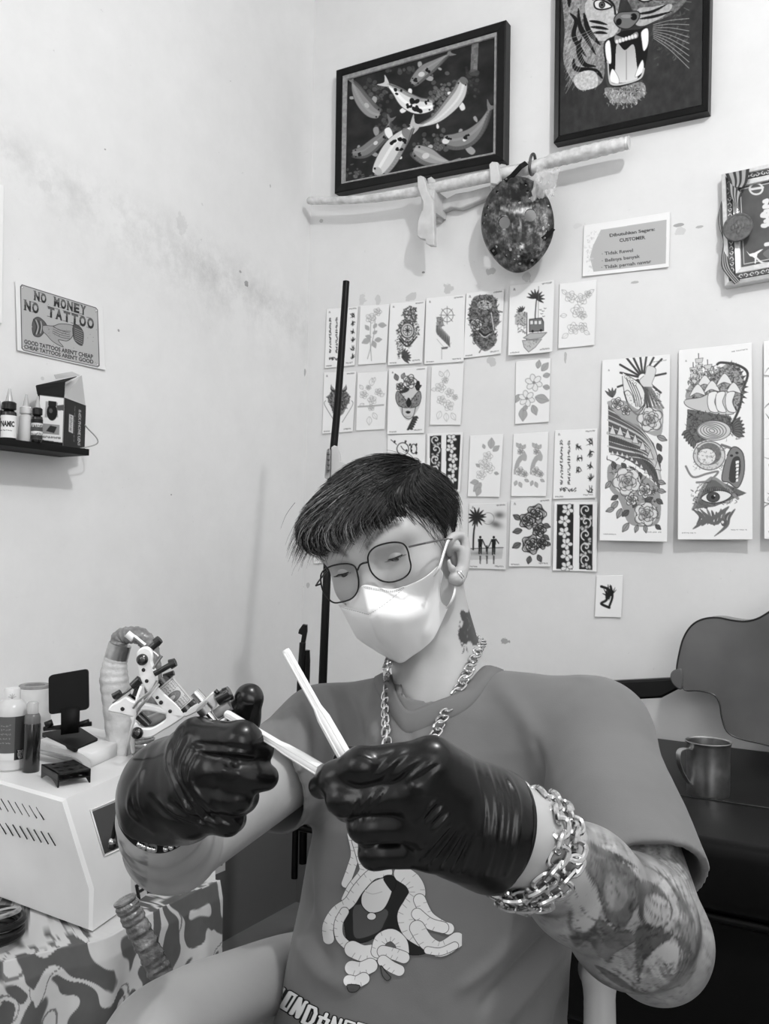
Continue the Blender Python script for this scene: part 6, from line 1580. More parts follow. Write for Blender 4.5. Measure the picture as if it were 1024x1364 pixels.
def rarm(p):
    d=cone(p,SR,ER,.049,.041)
    m1=ER+(WR-ER)*.25; m2=ER+(WR-ER)*.7
    return smin(d,chain(p,[ER,m1,m2,WR],[.040,.043,.036,.032],.02),.012)
HR=(P(252,1040,.655)); HLc=P(560,1062,.575)
def body_sdf(p):
    d=smin(head_sdf(p),neck_sdf(p),.022)
    d=smin(d,ear_sdf(p),.003)
    t=chain(p,[SR,TO-TU*.02,SL],[.046,.06,.046],.03)
    t=smin(t,chain(p,[TO-TU*.05,TO-TU*.25+TF*.02,TO-TU*.48],[.085,.09,.10],.05),.05)
    d=smin(d,t,.03)
    d=smin(d,larm(p),.02); d=smin(d,rarm(p),.02)
    # hands inside the gloves
    d=smin(d,cone(p,WL,HLc,.028,.026),.02); d=smin(d,cone(p,WR,HR,.028,.026),.02)
    return d
allp=np.array([SL,EL,WL,SR,ER,WR,NB,hl(.09,.12,.14),hl(-.09,-.11,-.12),hl(-.09,.12,.14),hl(.09,-.11,.14),TO-TU*.6])
lo=allp.min(0)-.07; hi=allp.max(0)+.07
me=sdf_mesh('body',body_sdf,lo,hi,.0024)
V=coords(me).astype(float); Nn=normals(me)
px,py,pz=proj(V)
face=((CAM-V)*Nn).sum(1)>0
col=np.full(len(V),.66)+(.05*(fbm(V*60,3,3)-.5))+.05*(fbm(V*14,4,3)-.5)
def near_arm(V,a,b): 
    d=b-a; t=np.clip(((V-a)@d)/(d@d),0,1); return np.linalg.norm(V-a-t[:,None]*d,axis=1),t
dl,tl=near_arm(V,EL,WL); du,tu=near_arm(V,SL,EL)
arm=(dl<.075)|(du<.08)
arm&=(np.linalg.norm(V-HO,axis=1)>.2)
cut=(dl<.075)&(tl>.64)
# tattoo of the forearm, traced board wrapped where it faces us, shading elsewhere
Z=((620,1040),.33203)
TQ=[(250,150),(1030,150),(1030,930),(250,930)]
cv=Cv(TQ,520,520,.52,*Z)
for k_ in range(12): cv.stroke([(480+k_*38,140+k_*3),(520+k_*36,220+k_*8),(540+k_*34,300+k_*10)],9,.40 if k_%2 else .64,taper=1,al=.7)
def T(p,v,al=1,sm=True,e=None,ew=2,**k): cv.poly(p,v,sm=sm,al=al,edge=e,ew=ew,**k)
T([(380,230),(500,240),(700,300),(880,330),(960,600),(970,780),(900,900),(700,850),(520,780),(430,700),(330,620)],.55,al=.8)
T([(450,235),(560,280),(640,340),(700,430),(690,490),(640,580),(590,580),(560,540),(540,480),(500,400),(460,330)],.33,e=.2,ew=3)
T([(560,370),(620,400),(650,450),(640,500),(600,520),(560,470)],.44,al=.8)
T([(440,280),(480,330),(540,480),(530,520),(490,460),(450,380)],.25)
T([(640,330),(700,400),(690,440),(640,380)],.28); T([(480,255),(600,290),(690,350),(640,330),(540,300)],.22)
T([(540,560),(590,590),(650,600),(680,640),(600,690),(580,730),(555,710),(535,650)],.34,e=.22,ew=2)
T([(420,520),(440,600),(500,600),(540,540),(545,640),(575,720),(530,700),(490,640),(450,670),(425,640),(410,560)],.36)
T([(445,320),(520,430),(540,520),(500,590),(455,600),(430,520),(425,430)],.76,al=.9)
T([(700,400),(770,420),(810,470),(830,520),(800,590),(740,600),(700,560),(690,480)],.25)
T([(720,470),(760,455),(810,480),(828,530),(800,580),(750,585),(715,545)],.58,e=.28,ew=3); cv.stroke([(750,470),(785,520),(780,570)],2,.42)
for k in range(6): cv.stroke([(700+k*30,330+k*8),(800+k*18,390+k*22),(860+k*12,500+k*20),(840+k*8,600+k*24)],6,.28+.05*(k%2),taper=1,al=.8)
for k in range(5): cv.stroke([(760+k*22,300),(860+k*12,380),(900+k*8,470)],5,.32,taper=1,al=.7)
T([(690,580),(760,600),(830,620),(770,680),(720,720),(700,820),(740,850),(700,830),(680,700)],.24,al=.9)
T([(830,560),(900,570),(930,650),(920,760),(860,830),(840,760),(880,700),(860,620)],.4,al=.8)
for k in range(5): cv.stroke([(790+k*18,600),(850+k*12,640+k*8),(860+k*14,720),(830+k*12,790)],6,.26,taper=1,al=.8)
T([(740,700),(800,650),(850,660),(850,730),(830,800),(770,790),(745,760)],.72,al=.8); T([(780,740),(830,740),(840,800),(790,790)],.40,al=.8)
for (x,y) in((790,740),(815,745),(800,770),(830,770)): cv.ell((x,y),12,9,.4,.62,edge=.3,ew=1.5)
T([(520,740),(590,770),(690,840),(760,860),(680,850),(580,800)],.26,al=.9); T([(380,640),(430,680),(520,700),(480,720),(400,690)],.42,al=.8)
for k in range(7): cv.stroke([(560+k*30,640+k*10),(620+k*28,720+k*8),(600+k*40,790+k*10)],5,.42,taper=1,al=.5)
cv.a+=(fbm(np.stack([cv.xx/16,cv.yy/16],-1),8)-.5)*.16
_w=np.stack([cv.xx/46,cv.yy/46],-1); _w=_w+2.2*np.stack([fbm(_w,61,3),fbm(_w+5,62,3)],-1); _r=1-np.abs(2*vnoise(_w*1.6,63)-1); cv.a-=.16*np.clip((_r-.80)/.2,0,1); cv.a+=.08*np.clip((vnoise(_w*1.1+3,64)-.62)/.2,0,1)
for p_ in ([(455,300),(520,400),(560,500)],[(500,300),(570,380),(620,470)],[(600,330),(670,400),(690,470)],[(560,600),(600,640),(660,640)],[(440,440),(470,520),(520,560)],[(450,560),(470,620),(520,640)],[(720,500),(750,540),(800,560)],[(735,470),(770,500),(820,500)],[(700,700),(730,640),(790,620)],[(760,820),(800,840),(860,820)],[(600,760),(660,800),(700,850)]): cv.stroke(p_,3,.22,al=.7)
H_=cv.H; 
pq=np.stack([px,py,np.ones_like(px)],-1)@H_.T; cu=pq[:,0]/pq[:,2]; cvv=pq[:,1]/pq[:,2]
inb=(cu>=0)&(cu<cv.w-1)&(cvv>=0)&(cvv<cv.h-1)
i0=np.clip(cu,0,cv.w-2).astype(int); j0=np.clip(cvv,0,cv.h-2).astype(int); fu=np.clip(cu-i0,0,1); fv=np.clip(cvv-j0,0,1)
samp=(cv.a[j0,i0]*(1-fu)+cv.a[j0,i0+1]*fu)*(1-fv)+(cv.a[j0+1,i0]*(1-fu)+cv.a[j0+1,i0+1]*fu)*fv
gen=.50-.30*np.clip((fbm(V*24,21,4)-.47)*5,0,1)
fc=np.clip(((CAM-V)*Nn).sum(1)/np.linalg.norm(CAM-V,axis=1)/.35,0,1)
tat=np.where(inb,samp*fc+gen*(1-fc),gen)
fade=np.clip((.90-tl)/.05,0,1)*(dl<.075)+ (du<.08)*(tl<.5)*1.0
fade=np.clip(fade,0,1)*arm
col=col*(1-fade)+np.minimum(col,tat+.02)*fade
# neck tattoo
cn=Cv([(600,795),(660,795),(660,875),(600,875)],200,260,1.0)
cn.poly([(612,818),(616,812),(622,816),(627,808),(633,822),(639,838),(644,852),(638,858),(630,860),(626,854),(618,858),(611,850),(611,838),(617,830)],.32,sm=True)
for q in ([(612,850),(614,858),(620,862),(622,868)],[(616,856),(618,866),(614,870)],[(611,835),(613,828)],[(628,840),(632,848),(628,856)]): cn.stroke(q,4,.35)
for q in ([(622,822),(626,832),(622,840)],[(632,838),(636,848)],[(618,842),(624,850)]): cn.stroke(q,2,.6)
iu=np.clip((px-600)/60*199,0,199).astype(int); iv=np.clip((py-795)/80*259,0,259).astype(int)
nk=(px>601)&(px<659)&(py>796)&(py<874)&face&(dl>.1)
col=np.where(nk,col*cn.a[iv,iu],col)
# right arm: a soft tattoo patch near the wrist
dr,tr=near_arm(V,ER,WR)
pt_=(dr<.06)&(px<196)&(tr>.2)&(py>1120); col=np.where(pt_,col*(1-.35*np.clip((fbm(V*45,5,3)-.45)*6,0,1)),col)
# eyebrows
q=(V-HO)@HB_.T; aq=np.abs(q[:,0])
bz=.040+.010*np.sin(np.clip((aq-.012)/.042,0,1)*2.4); bm=np.exp(-((q[:,2]-bz)/(.0042*(1.15-.6*np.clip((aq-.012)/.042,0,1))))**2)*(q[:,1]>.05)*np.clip((aq-.010)/.004,0,1)*np.clip((.056-aq)/.006,0,1)
bm=bm*np.clip(.6+1.2*(fbm(q*np.array([900,300,900]),3,2)-.3),0,1); col=col*(1-.6*bm)
# lips, beneath the mask
lp=np.exp(-((q[:,2]+.052)/.006)**2-((q[:,0])/.022)**2)*(q[:,1]>.06); col=col*(1-.3*lp)
# scalp under the hair is dark with stubble at the sides
setcol(me,lin(np.clip(col,.05,1)))
M['skin']=mat('skin',rough=.48,attr='Col',bump=(420,.12,.0006),spec=.4,sss=.12)
body=link('body',me,M['skin'],person)
# ---------------------------------------------------------------- eyes
for s in(1,-1):
    ec=hl(s*.0315,.0745,.0155)
    ey=MB().ball(ec,.0122,28,HB_).build('eye',mat('eye_white',.62,.15,coat=.5),person)
    g=nrm(HF*1.0-HU*.48-HX*.05)   # gaze down to the hands
    MB().lathe([(.0062,.0106),(.0060,.0118),(.0035,.0126),(0,.0128)],ec,g,24).build('iris',mat('iris_dark',.006,.08,coat=.8),ey)
    def lid(e0,e1,r,name,a=72):
        V=[];n1,n2=40,16
        for i in range(n1):
            az=math.radians(-a+2*a*i/(n1-1)); cz=math.cos(az)**.5
            for j in range(n2):
                el=math.radians(e0+(e1*cz-8*(1-cz)-e0)*j/(n2-1))
                dd=HX*math.sin(az)*math.cos(el)+HF*math.cos(az)*math.cos(el)+HU*math.sin(el); V.append(ec+dd*r)
        I=np.arange(n1*n2).reshape(n1,n2); F=np.stack([I[:-1,:-1],I[1:,:-1],I[1:,1:],I[:-1,1:]],-1).reshape(-1,4)
        V=np.array(V); V2=ec+(V-ec)*.93; bd=np.concatenate([I[0,:],I[1:,-1],I[-1,-2::-1],I[-2:0:-1,0]]); k=np.arange(len(bd)); F2=np.stack([bd,bd[(k+1)%len(bd)],n1*n2+bd[(k+1)%len(bd)],n1*n2+bd],-1)
        cc=np.full(2*n1*n2,.70); o=link(name,npmesh(name,np.concatenate([V,V2]),np.concatenate([F,F[:,::-1]+n1*n2,F2]),lin(cc)),M['skin'],person); return V.reshape(n1,n2,3)
    Lu=lid(88,-1,.0140,'upper_eyelid'); lid(-88,-31,.0137,'lower_eyelid')
    ed=Lu[3:-3,-1]; mb=MB(); mb.tube(ed,[.0007]*len(ed),6)
    for i in range(0,len(ed),2):
        b=ed[i]; o=nrm(b-ec); 
        mb.tube([b,b+o*.003-HU*.001,b+o*.0055+HU*.0002+HX*s*.0005],[.00035,.0003,.0001],4,cap=False)
    mb.build('eyelashes',mat('lash',.006,.6),person)
# ---------------------------------------------------------------- hair
def ss(x,a,b): t=np.clip((x-a)/(b-a),0,1); return t*t*(3-2*t)
def hair_sdf_l(q):
    d=ellip(q,(-.001,-.016,.032),(.081,.100,.074))
    d=smin(d,ellip(q,(-.002,.020,.064),(.056,.066,.038)),.03)
    d=smin(d,ellip(q,(-.032,.054,.070),(.034,.040,.025)),.02)
    d=smin(d,cone(q,(.025,.074,.070),(-.045,.082,.068),.013,.014),.02)
    # hairline: keep what lies above it
    y=q[:,1]; zmin=np.interp(y,[-.11,-.07,-.045,-.02,.0,.02,.034,.046,.060,.075,.14],[-.045,-.045,-.034,.012,.008,-.020,-.030,.012,.044,.056,.052]).astype(f32)
    far=(q[:,0]<-.03); zmin=np.where(far&(y>.02),zmin-.03*np.clip((-q[:,0]-.03)/.03,0,1)*(y<.085),zmin)
    d=smax(d,(zmin-q[:,2])*.8,.006)
    return d
def hair_sdf(p): return hair_sdf_l(((p-HO.astype(f32))@HB_.T.astype(f32)))
cs=np.array([hl(a,b,c) for a in(-.12,.11) for b in(-.14,.16) for c in(-.08,.17)])
hm_=sdf_mesh('hair',hair_sdf,cs.min(0),cs.max(0),.0028)
HVv=coords(hm_).astype(float); HN=normals(hm_); ql=(HVv-HO)@HB_.T
M['hair_base']=mat('hair_base',.006,.55)
setcol(hm_,np.full(len(HVv),.006)); 
R=np.random.default_rng(12)
def flow(q):
    """combing direction in head space"""
    x,y,z=q[:,0],q[:,1],q[:,2]
    top=np.clip((z-.055)/.04,0,1)[:,None]
    f_top=np.stack([-.62+0*x,.80-1.2*np.clip(y-.05,0,1)*2,-.10+0*z],-1)
    front=np.clip((y-.06)/.05,0,1)[:,None]
    f_top=f_top*(1-front)+np.stack([-.85+0*x,.35+0*y,-.30+0*z],-1)*front
    f_side=np.stack([0*x,-.35+0*y,-.93+0*z],-1)
    return f_top*top+f_side*(1-top)
def nrml(q):
    e=.0015; return np.stack([hair_sdf_l((q+np.eye(3)[k]*e).astype(f32))-hair_sdf_l((q-np.eye(3)[k]*e).astype(f32)) for k in range(3)],-1)/(2*e)
ok=np.where((HN@np.zeros(3)==0))[0]
NS=9000
sel=R.choice(len(HVv),NS); q=ql[sel]+R.normal(size=(NS,3))*.001
side=q[:,2]<.06
Lh=np.where(side,R.uniform(.012,.024,NS),R.uniform(.045,.085,NS)); Lh=np.where(q[:,1]>.06,Lh*.62,Lh)
K=8; path=[q.copy()]; off0=R.uniform(-.0005,.0035,NS); off1=np.where(side,.002,R.uniform(.002,.011,NS)); jit=R.normal(size=(NS,3))*np.where(side,.30,.20)[:,None]
cur=q.copy()
for k in range(K):
    g=nrml(cur); g/=np.linalg.norm(g,axis=1)[:,None]+1e-6
    f=flow(cur)+jit*(k/K*1.3); f-=g*(f*g).sum(1)[:,None]*.9; f/=np.linalg.norm(f,axis=1)[:,None]+1e-6
    cur=cur+f*(Lh/K)[:,None]
    d=hair_sdf_l(cur.astype(f32)); g=nrml(cur); g/=np.linalg.norm(g,axis=1)[:,None]+1e-6
    tgt=off0+(off1-off0)*(k+1)/K
    cur=cur-g*np.clip(d-tgt,-.01,.012)[:,None]*.85
    cur=cur+np.array([0,0,-.0006])*(k>4)*(~side)[:,None]
    path.append(cur.copy())
# loose fringe strands falling over the forehead
NF=650
fx=R.uniform(-.050,.052,NF); q=np.stack([fx,.092-.35*fx**2*8+R.normal(size=NF)*.004,.082+R.normal(size=NF)*.008],-1)
fr_=[q.copy()]; cur=q.copy(); fl=R.uniform(.03,.058,NF)
for k in range(K):
    t=k/K; cur=cur+np.stack([-.80+0*fx+R.normal(size=NF)*.05,.16-.30*t+0*fx,-.42-.45*t+R.normal(size=NF)*.04],-1)*(fl/K)[:,None]
    hd=head_sdf((HO+cur@HB_).astype(f32)); cur[:,1]+=np.clip(.004-hd,0,.01); fr_.append(cur.copy())
PTH=np.stack(path,1); FR=np.stack(fr_,1); ALL=np.concatenate([PTH,FR])
n=len(ALL); rad=np.concatenate([np.where(side,.00038,.00052),np.full(NF,.00030)])
tv=np.linspace(0,1,K+1); rk_=rad[:,None]*(1-.75*tv**2)[None]
Wp=HO+ALL@HB_
Tn=np.gradient(Wp,axis=1); Tn/=np.linalg.norm(Tn,axis=2,keepdims=True)+1e-9
Uu=np.cross(Tn,FWD+.01); Uu/=np.linalg.norm(Uu,axis=2,keepdims=True)+1e-9; Ww=np.cross(Tn,Uu)
ring=np.stack([Wp+rk_[...,None]*(math.cos(a)*Uu+math.sin(a)*Ww) for a in(0,2.094,4.189)],2)
HVs=ring.reshape(-1,3); base=(np.arange(n)*(K+1)*3)[:,None,None]; kk=(np.arange(K)*3)[None,:,None]; j=np.arange(3)[None,None,:]; j2=(np.arange(3)+1)%3; j2=j2[None,None,:]
HFs=np.stack([base+kk+j,base+kk+j2,base+kk+3+j2,base+kk+3+j],-1).reshape(-1,4)
tone=np.concatenate([R.uniform(.002,.016,NS),R.uniform(.06,.20,NF)])
q0=ALL[:,0]; dye=np.clip((q0[:,1]+.01)/.06,0,1)*np.clip((q0[:,2]-.03)/.03,0,1)*np.clip((.045-q0[:,0])/.03,0,1)*(R.random(n)<.5)   # lighter dyed strands in front
tone[:NS]=tone[:NS]+dye[:NS]*R.uniform(.06,.5,NS)
colh=np.repeat(tone,(K+1)*3)
M['hair']=mat('hair_strands',rough=.38,attr='Col',spec=.35)
hb=link('hair',hm_,M['hair_base'],person)
link('hair_strands',npmesh('hair_strands',HVs,HFs,colh),M['hair'],hb)
# ---------------------------------------------------------------- glasses
def tube_px(pts,yl,r,closed=False,k=5,n=8,mb=None):
    Q=[hray(*zf(x,y),yl if np.isscalar(yl) else yl[i]) for i,(x,y) in enumerate(pts)]
    return (mb or MB()).tube(smoothpts(Q,k,closed),r,n,closed=closed)
RL=[(402,535),(408,500),(435,472),(480,455),(535,447),(575,456),(595,485),(604,525),(611,565),(598,602),(560,629),(505,642),(455,628),(418,590)]
LL=[(172,625),(180,592),(215,567),(265,554),(312,553),(340,568),(351,600),(357,645),(350,688),(322,722),(275,738),(235,741),(203,715),(180,675)]
gl=MB(); rimm=mat('black_rim',.010,.25,metal=.3)
yR=[.111-.00006*(x-402) for x,y in RL]; yL=[.108-.00008*(350-x) for x,y in LL]
tube_px(RL,yR,.00095,True,mb=gl); tube_px(LL,yL,.00095,True,mb=gl)
tube_px([(352,582),(362,560),(380,549),(404,545)],[.108,.113,.114,.111],.0011,mb=gl)
gls=gl.build('glasses',rimm,person)
for nm,Lp,yy in(('lens',RL,yR),('lens',LL,yL)):
    Q=smoothpts([hray(*zf(x,y),yy[i]) for i,(x,y) in enumerate(Lp)],3,True); c=Q.mean(0)
    mb=MB(); m_=len(Q); mb.add(list(Q)+[c+HF*.0012]+list(Q-HF*.0012)+[c],[(i,(i+1)%m_,m_) for i in range(m_)]+[(m_+1+(i+1)%m_,m_+1+i,2*m_+1) for i in range(m_)]+[(i,(i+1)%m_,m_+1+(i+1)%m_,m_+1+i) for i in range(m_)])
    if 'lensm' not in M:
        M['lensm']=bpy.data.materials.new('clear_lens'); M['lensm'].use_nodes=True; nt=M['lensm'].node_tree; nt.nodes.clear()
        o_=nt.nodes.new('ShaderNodeOutputMaterial'); mx=nt.nodes.new('ShaderNodeMixShader'); mx.inputs[0].default_value=.02; tr=nt.nodes.new('ShaderNodeBsdfTransparent'); tr.inputs[0].default_value=(1,1,1,1); gs=nt.nodes.new('ShaderNodeBsdfGlossy'); gs.inputs['Roughness'].default_value=.03; nt.links.new(tr.outputs[0],mx.inputs[1]); nt.links.new(gs.outputs[0],mx.inputs[2]); nt.links.new(mx.outputs[0],o_.inputs[0])
    mb.build(nm,M['lensm'],gls)
mb=MB(); p0=hray(*zf(600,470),.100); mb.tube([p0,hray(*zf(615,466),.099),hrayx(*zf(680,452),.078),hrayx(*zf(770,432),.084),hrayx(*zf(812,432),.086)],.0011,8); mb.build('temple',M['dark_steel'],gls)
p0=hray(*zf(172,650),.097); mb=MB(); mb.tube([p0,p0-HX*.006+HF*.001,p0-HX*.008-HF*.01,hl(-.080,.03,.010),hl(-.078,-.005,.012)],.0011,8); mb.build('temple',rimm,gls)
for (x,y,yl,sx) in((445,605,.094,1),(352,588,.094,-1)):
    mb=MB(); c=hray(*zf(x,y),yl); mb.ball(c,(.002,.003,.005),12,HB_); mb.build('nose_pad',M['clear_tip'],gls)
    mb=MB(); mb.tube([c,c+HF*.004-HU*.002,hray(*zf(412 if sx>0 else 353,590 if sx>0 else 600),.103)],.0005,6); mb.build('pad_arm',M['chrome'],gls)
# ---------------------------------------------------------------- face mask
G=np.array([
 [(256,750,.045),(300,737,.080),(345,695,.098),(380,657,.112),(450,668,.106),(520,677,.096),(600,657,.080),(680,617,.058),(742,563,.030)],
 [(268,765,.050),(312,775,.088),(355,765,.112),(394,722,.128),(470,730,.124),(540,735,.112),(620,720,.092),(700,685,.062),(766,605,.026)],
 [(282,790,.054),(327,812,.096),(370,820,.122),(410,798,.140),(490,805,.136),(570,805,.124),(650,792,.100),(712,762,.068),(754,670,.028)],
 [(302,830,.058),(347,862,.092),(388,882,.116),(432,880,.134),(505,885,.132),(580,880,.120),(655,868,.094),(712,840,.062),(758,735,.028)],
 [(328,880,.062),(370,918,.086),(415,937,.102),(468,950,.120),(535,962,.121),(600,948,.108),(665,918,.084),(718,880,.054),(782,765,.022)],
 [(348,915,.066),(393,948,.080),(432,972,.092),(485,1003,.104),(558,1036,.106),(618,1003,.094),(678,960,.074),(728,905,.046),(790,772,.020)]],float)
def upgrid(G,k):
    a=np.stack([smoothpts(r,k) for r in G]); b=np.stack([smoothpts(a[:,i],k) for i in range(a.shape[1])],1); return b
Gu=upgrid(G,8); nr_,nc=Gu.shape[:2]
V=np.array([hray(*zf(x,y),yl) for x,y,yl in Gu.reshape(-1,3)])
btree=BVHTree.FromPolygons([Vector(v) for v in coords(body.data)+np.array(parent_world(body))],[list(f.vertices) for f in body.data.polygons])
def on_tree(tree,px,py,off=0.0):
    d=ray(px,py); h=tree.ray_cast(Vector(CAM),Vector(d))
    return None if h[0] is None else np.array(h[0])-nrm(d)*off
def lay(V,off):
    W_=V.copy()
    for i,v in enumerate(V):
        d=v-CAM; L=np.linalg.norm(d); h=btree.ray_cast(Vector(CAM),Vector(d/L))
        if h[0] is not None and h[3]-off<L: W_[i]=CAM+d/L*(h[3]-off)
    return W_
V=lay(V,.0035)
Vg=V.reshape(nr_,nc,3)
for _ in range(3):
    Vn=Vg.copy(); Vn[1:-1,1:-1]=(Vg[:-2,1:-1]+Vg[2:,1:-1]+Vg[1:-1,:-2]+Vg[1:-1,2:]+2*Vg[1:-1,1:-1])/6; Vg=Vn
V=Vg.reshape(-1,3)
# pressed seams
gx,gy=Gu[...,0].ravel(),Gu[...,1].ravel()
def segd(pts):
    d=np.full(len(gx),1e9)
    for a,b in zip(pts[:-1],pts[1:]):
        a=np.array(a,float); b=np.array(b,float); e=b-a; t=np.clip(((gx-a[0])*e[0]+(gy-a[1])*e[1])/(e@e),0,1); d=np.minimum(d,np.hypot(gx-a[0]-t*e[0],gy-a[1]-t*e[1]))
    return d
sd=segd([(275,762),(340,780),(410,800),(480,755),(570,672)])
V=V-HF*(.0018*np.exp(-(sd/7)**2))[:,None]
V=V+HF*(.0015*np.exp(-(segd([(380,665),(410,798),(432,880),(468,950),(520,1010)])/9)**2))[:,None]
V=V+(fbm((V-HO)*60,3,3)-.5)[:,None]*HF*.0016
n=nr_*nc; I=np.arange(n).reshape(nr_,nc); F=np.stack([I[:-1,:-1],I[1:,:-1],I[1:,1:],I[:-1,1:]],-1).reshape(-1,4)
V2=V-HF*.0018; bd=np.concatenate([I[0,:],I[1:,-1],I[-1,-2::-1],I[-2:0:-1,0]]); k=np.arange(len(bd)); F2=np.stack([bd,bd[(k+1)%len(bd)],n+bd[(k+1)%len(bd)],n+bd],-1)
me=npmesh('face_mask',np.concatenate([V,V2]),np.concatenate([F,F[:,::-1]+n,F2]))
M['mask']=mat('mask_fabric',.78,.75,bump=(900,.12,.0003),spec=.2)
fm_=link('face_mask',me,M['mask'],person)
tree_m=BVHTree.FromPolygons([Vector(v) for v in V],[list(map(int,f)) for f in F])
def on_mask(x,y,o=.0004):
    d=ray(*zf(x,y)); h=tree_m.ray_cast(Vector(CAM),Vector(d)); 
    return None if h[0] is None else np.array(h[0])-nrm(d)*o
mb=MB()
for pts in ([(382,662),(450,676),(520,684),(585,662)],[(384,668),(450,682),(520,690),(580,670)],[(412,795),(480,752),(570,678)],[(280,766),(340,782),(408,800)]):
    P_s=smoothpts(pts,14)
    for i in range(0,len(P_s)-1,2):
        a=on_mask(*P_s[i]); b=on_mask(*P_s[i+1])
        if a is not None and b is not None: mb.tube([a,b],.00032,4)
mb.build('stitching',mat('stitch_grey',.32,.7),fm_)
def band(pts,w,name='ear_loop'):
    mb=MB(); mb.tube(smoothpts(pts,6),w,8,flat=.45); return mb.build(name,M['white_plastic'],fm_)
band([hrayx(*zf(722,612),.066),hrayx(*zf(750,570),.076),hrayx(*zf(772,500),.081),hrayx(*zf(790,445),.085),hrayx(*zf(800,432),.084)],.0020)
band([hrayx(*zf(785,768),.060),hrayx(*zf(803,745),.068),hrayx(*zf(822,700),.074),hrayx(*zf(829,655),.074),hrayx(*zf(832,640),.073)],.0016)
# earring: two steel hoops on the lobe
er=None
for (x,y,r,t) in((845,612,.0058,.0012),(853,606,.0070,.0010)):
    c=eark(x,y,.0805); MB().tube([c+r*(math.cos(a)*HU+math.sin(a)*(HF*.75+HX*.65)) for a in np.linspace(0,2*math.pi,30)[:-1]],t,8,closed=True).build('earring',M['chrome'],person)
MB().ball(eark(855,632,.0825),.0022,12).build('earring_bead',M['chrome'],person)
# ================================================================ shirt
def torso_sdf(p):
    q=((p-TO.astype(f32))@TB.T.astype(f32)); z=q[:,2]
    zs=np.array([-.70,-.55,-.42,-.30,-.18,-.08,.0,.05]); 
    a=np.interp(z,zs,[.222,.219,.200,.174,.168,.168,.135,.07]); b=np.interp(z,zs,[.150,.146,.134,.122,.118,.108,.078,.05]); y0=np.interp(z,zs,[.085,.085,.072,.052,.030,.012,.0,-.005])
    xo=np.interp(z,[-.66,-.45,-.25,-.1,0],[-.102,-.090,-.050,-.016,0]); k=np.sqrt(((q[:,0]-xo)/a)**2+((q[:,1]-y0)/b)**2); d=(k-1)*np.minimum(a,b)*.92
    d=smax(d,z-.03,.03); d=smax(d,-.66-z,.01)
    return d.astype(f32)
SHL=SL+(EL-SL)*.76; SHR=SR+(ER-SR)*.47
aL=nrm(EL-SL); aR=nrm(ER-SR)
def shirt_sdf(p):
    d=torso_sdf(p)
    d=smin(d,cone(p,NB-TU*.022+TX*.03,SL+TU*.004,.052,.058),.04); d=smin(d,cone(p,NB-TU*.020-TX*.03,SR+TU*.010,.052,.058),.04)
    d=smin(d,cone(p,P(578,962,1.048),P(560,1010,1.03),.054,.06),.03)
    sl=cone(p,SL,SL+(EL-SL)*.88,.060,.067); sr=cone(p,SR,SR+(ER-SR)*.62,.060,.066)
    sl=smax(sl,(p-SHL.astype(f32))@(aL*.9+TU*-.25).astype(f32),.003); sr=smax(sr,(p-SHR.astype(f32))@aR.astype(f32),.003)
    d=smin(d,sl,.03); d=smin(d,sr,.03)
    # opened sleeves and hem
    d=smax(d,-cone(p,SHL-aL*.05,SHL+aL*.05,.056,.060),.002); d=smax(d,-cone(p,SHR-aR*.06,SHR+aR*.05,.055,.061),.002)
    ring=cone(p,NB+TU*.07-TF*.02,P(580,917,1.045),.060,.039)
    d=smax(d,-ring,.004)
    return d
pts=np.array([SL,SR,SHL,SHR,TO,TO-TU*.7]); lo=pts.min(0)-.19; hi=pts.max(0)+.16; hi[2]=max(hi[2],NB[2]+.1)
sm_=sdf_mesh('t_shirt',shirt_sdf,lo,hi,.0038)
V=coords(sm_).astype(float); Nn=normals(sm_).astype(float); px,py,pz=proj(V)
fc=np.clip(((CAM-V)*Nn).sum(1)/np.linalg.norm(CAM-V,axis=1)*2.5,0,1)
disp=np.zeros(len(V))
def fold(pts,w,a):
    """raised (+) or sunk (-) crease along a line of the cloth"""
    global disp
    P_s=smoothpts(pts,5); d=np.full(len(V),1e9); tt=np.zeros(len(V)); n=len(P_s)
    for i in range(n-1):
        A_,B_=P_s[i],P_s[i+1]; e=B_-A_; t=np.clip(((px-A_[0])*e[0]+(py-A_[1])*e[1])/(e@e+1e-9),0,1); dd=np.hypot(px-A_[0]-t*e[0],py-A_[1]-t*e[1]); m=dd<d; d=np.where(m,dd,d); tt=np.where(m,(i+t)/(n-1),tt)
    disp+=1.35*a*np.exp(-(d/w)**2)*np.sin(np.pi*np.clip(tt*.9+.06,0,1))**.6*fc
q=(V-TO)@TB.T
disp+=.006*(fbm(np.c_[q[:,0]*9+q[:,2]*4,q[:,1]*9,q[:,2]*3.2],5,3)-.5)+.0022*(fbm(q*28,6,3)-.5)
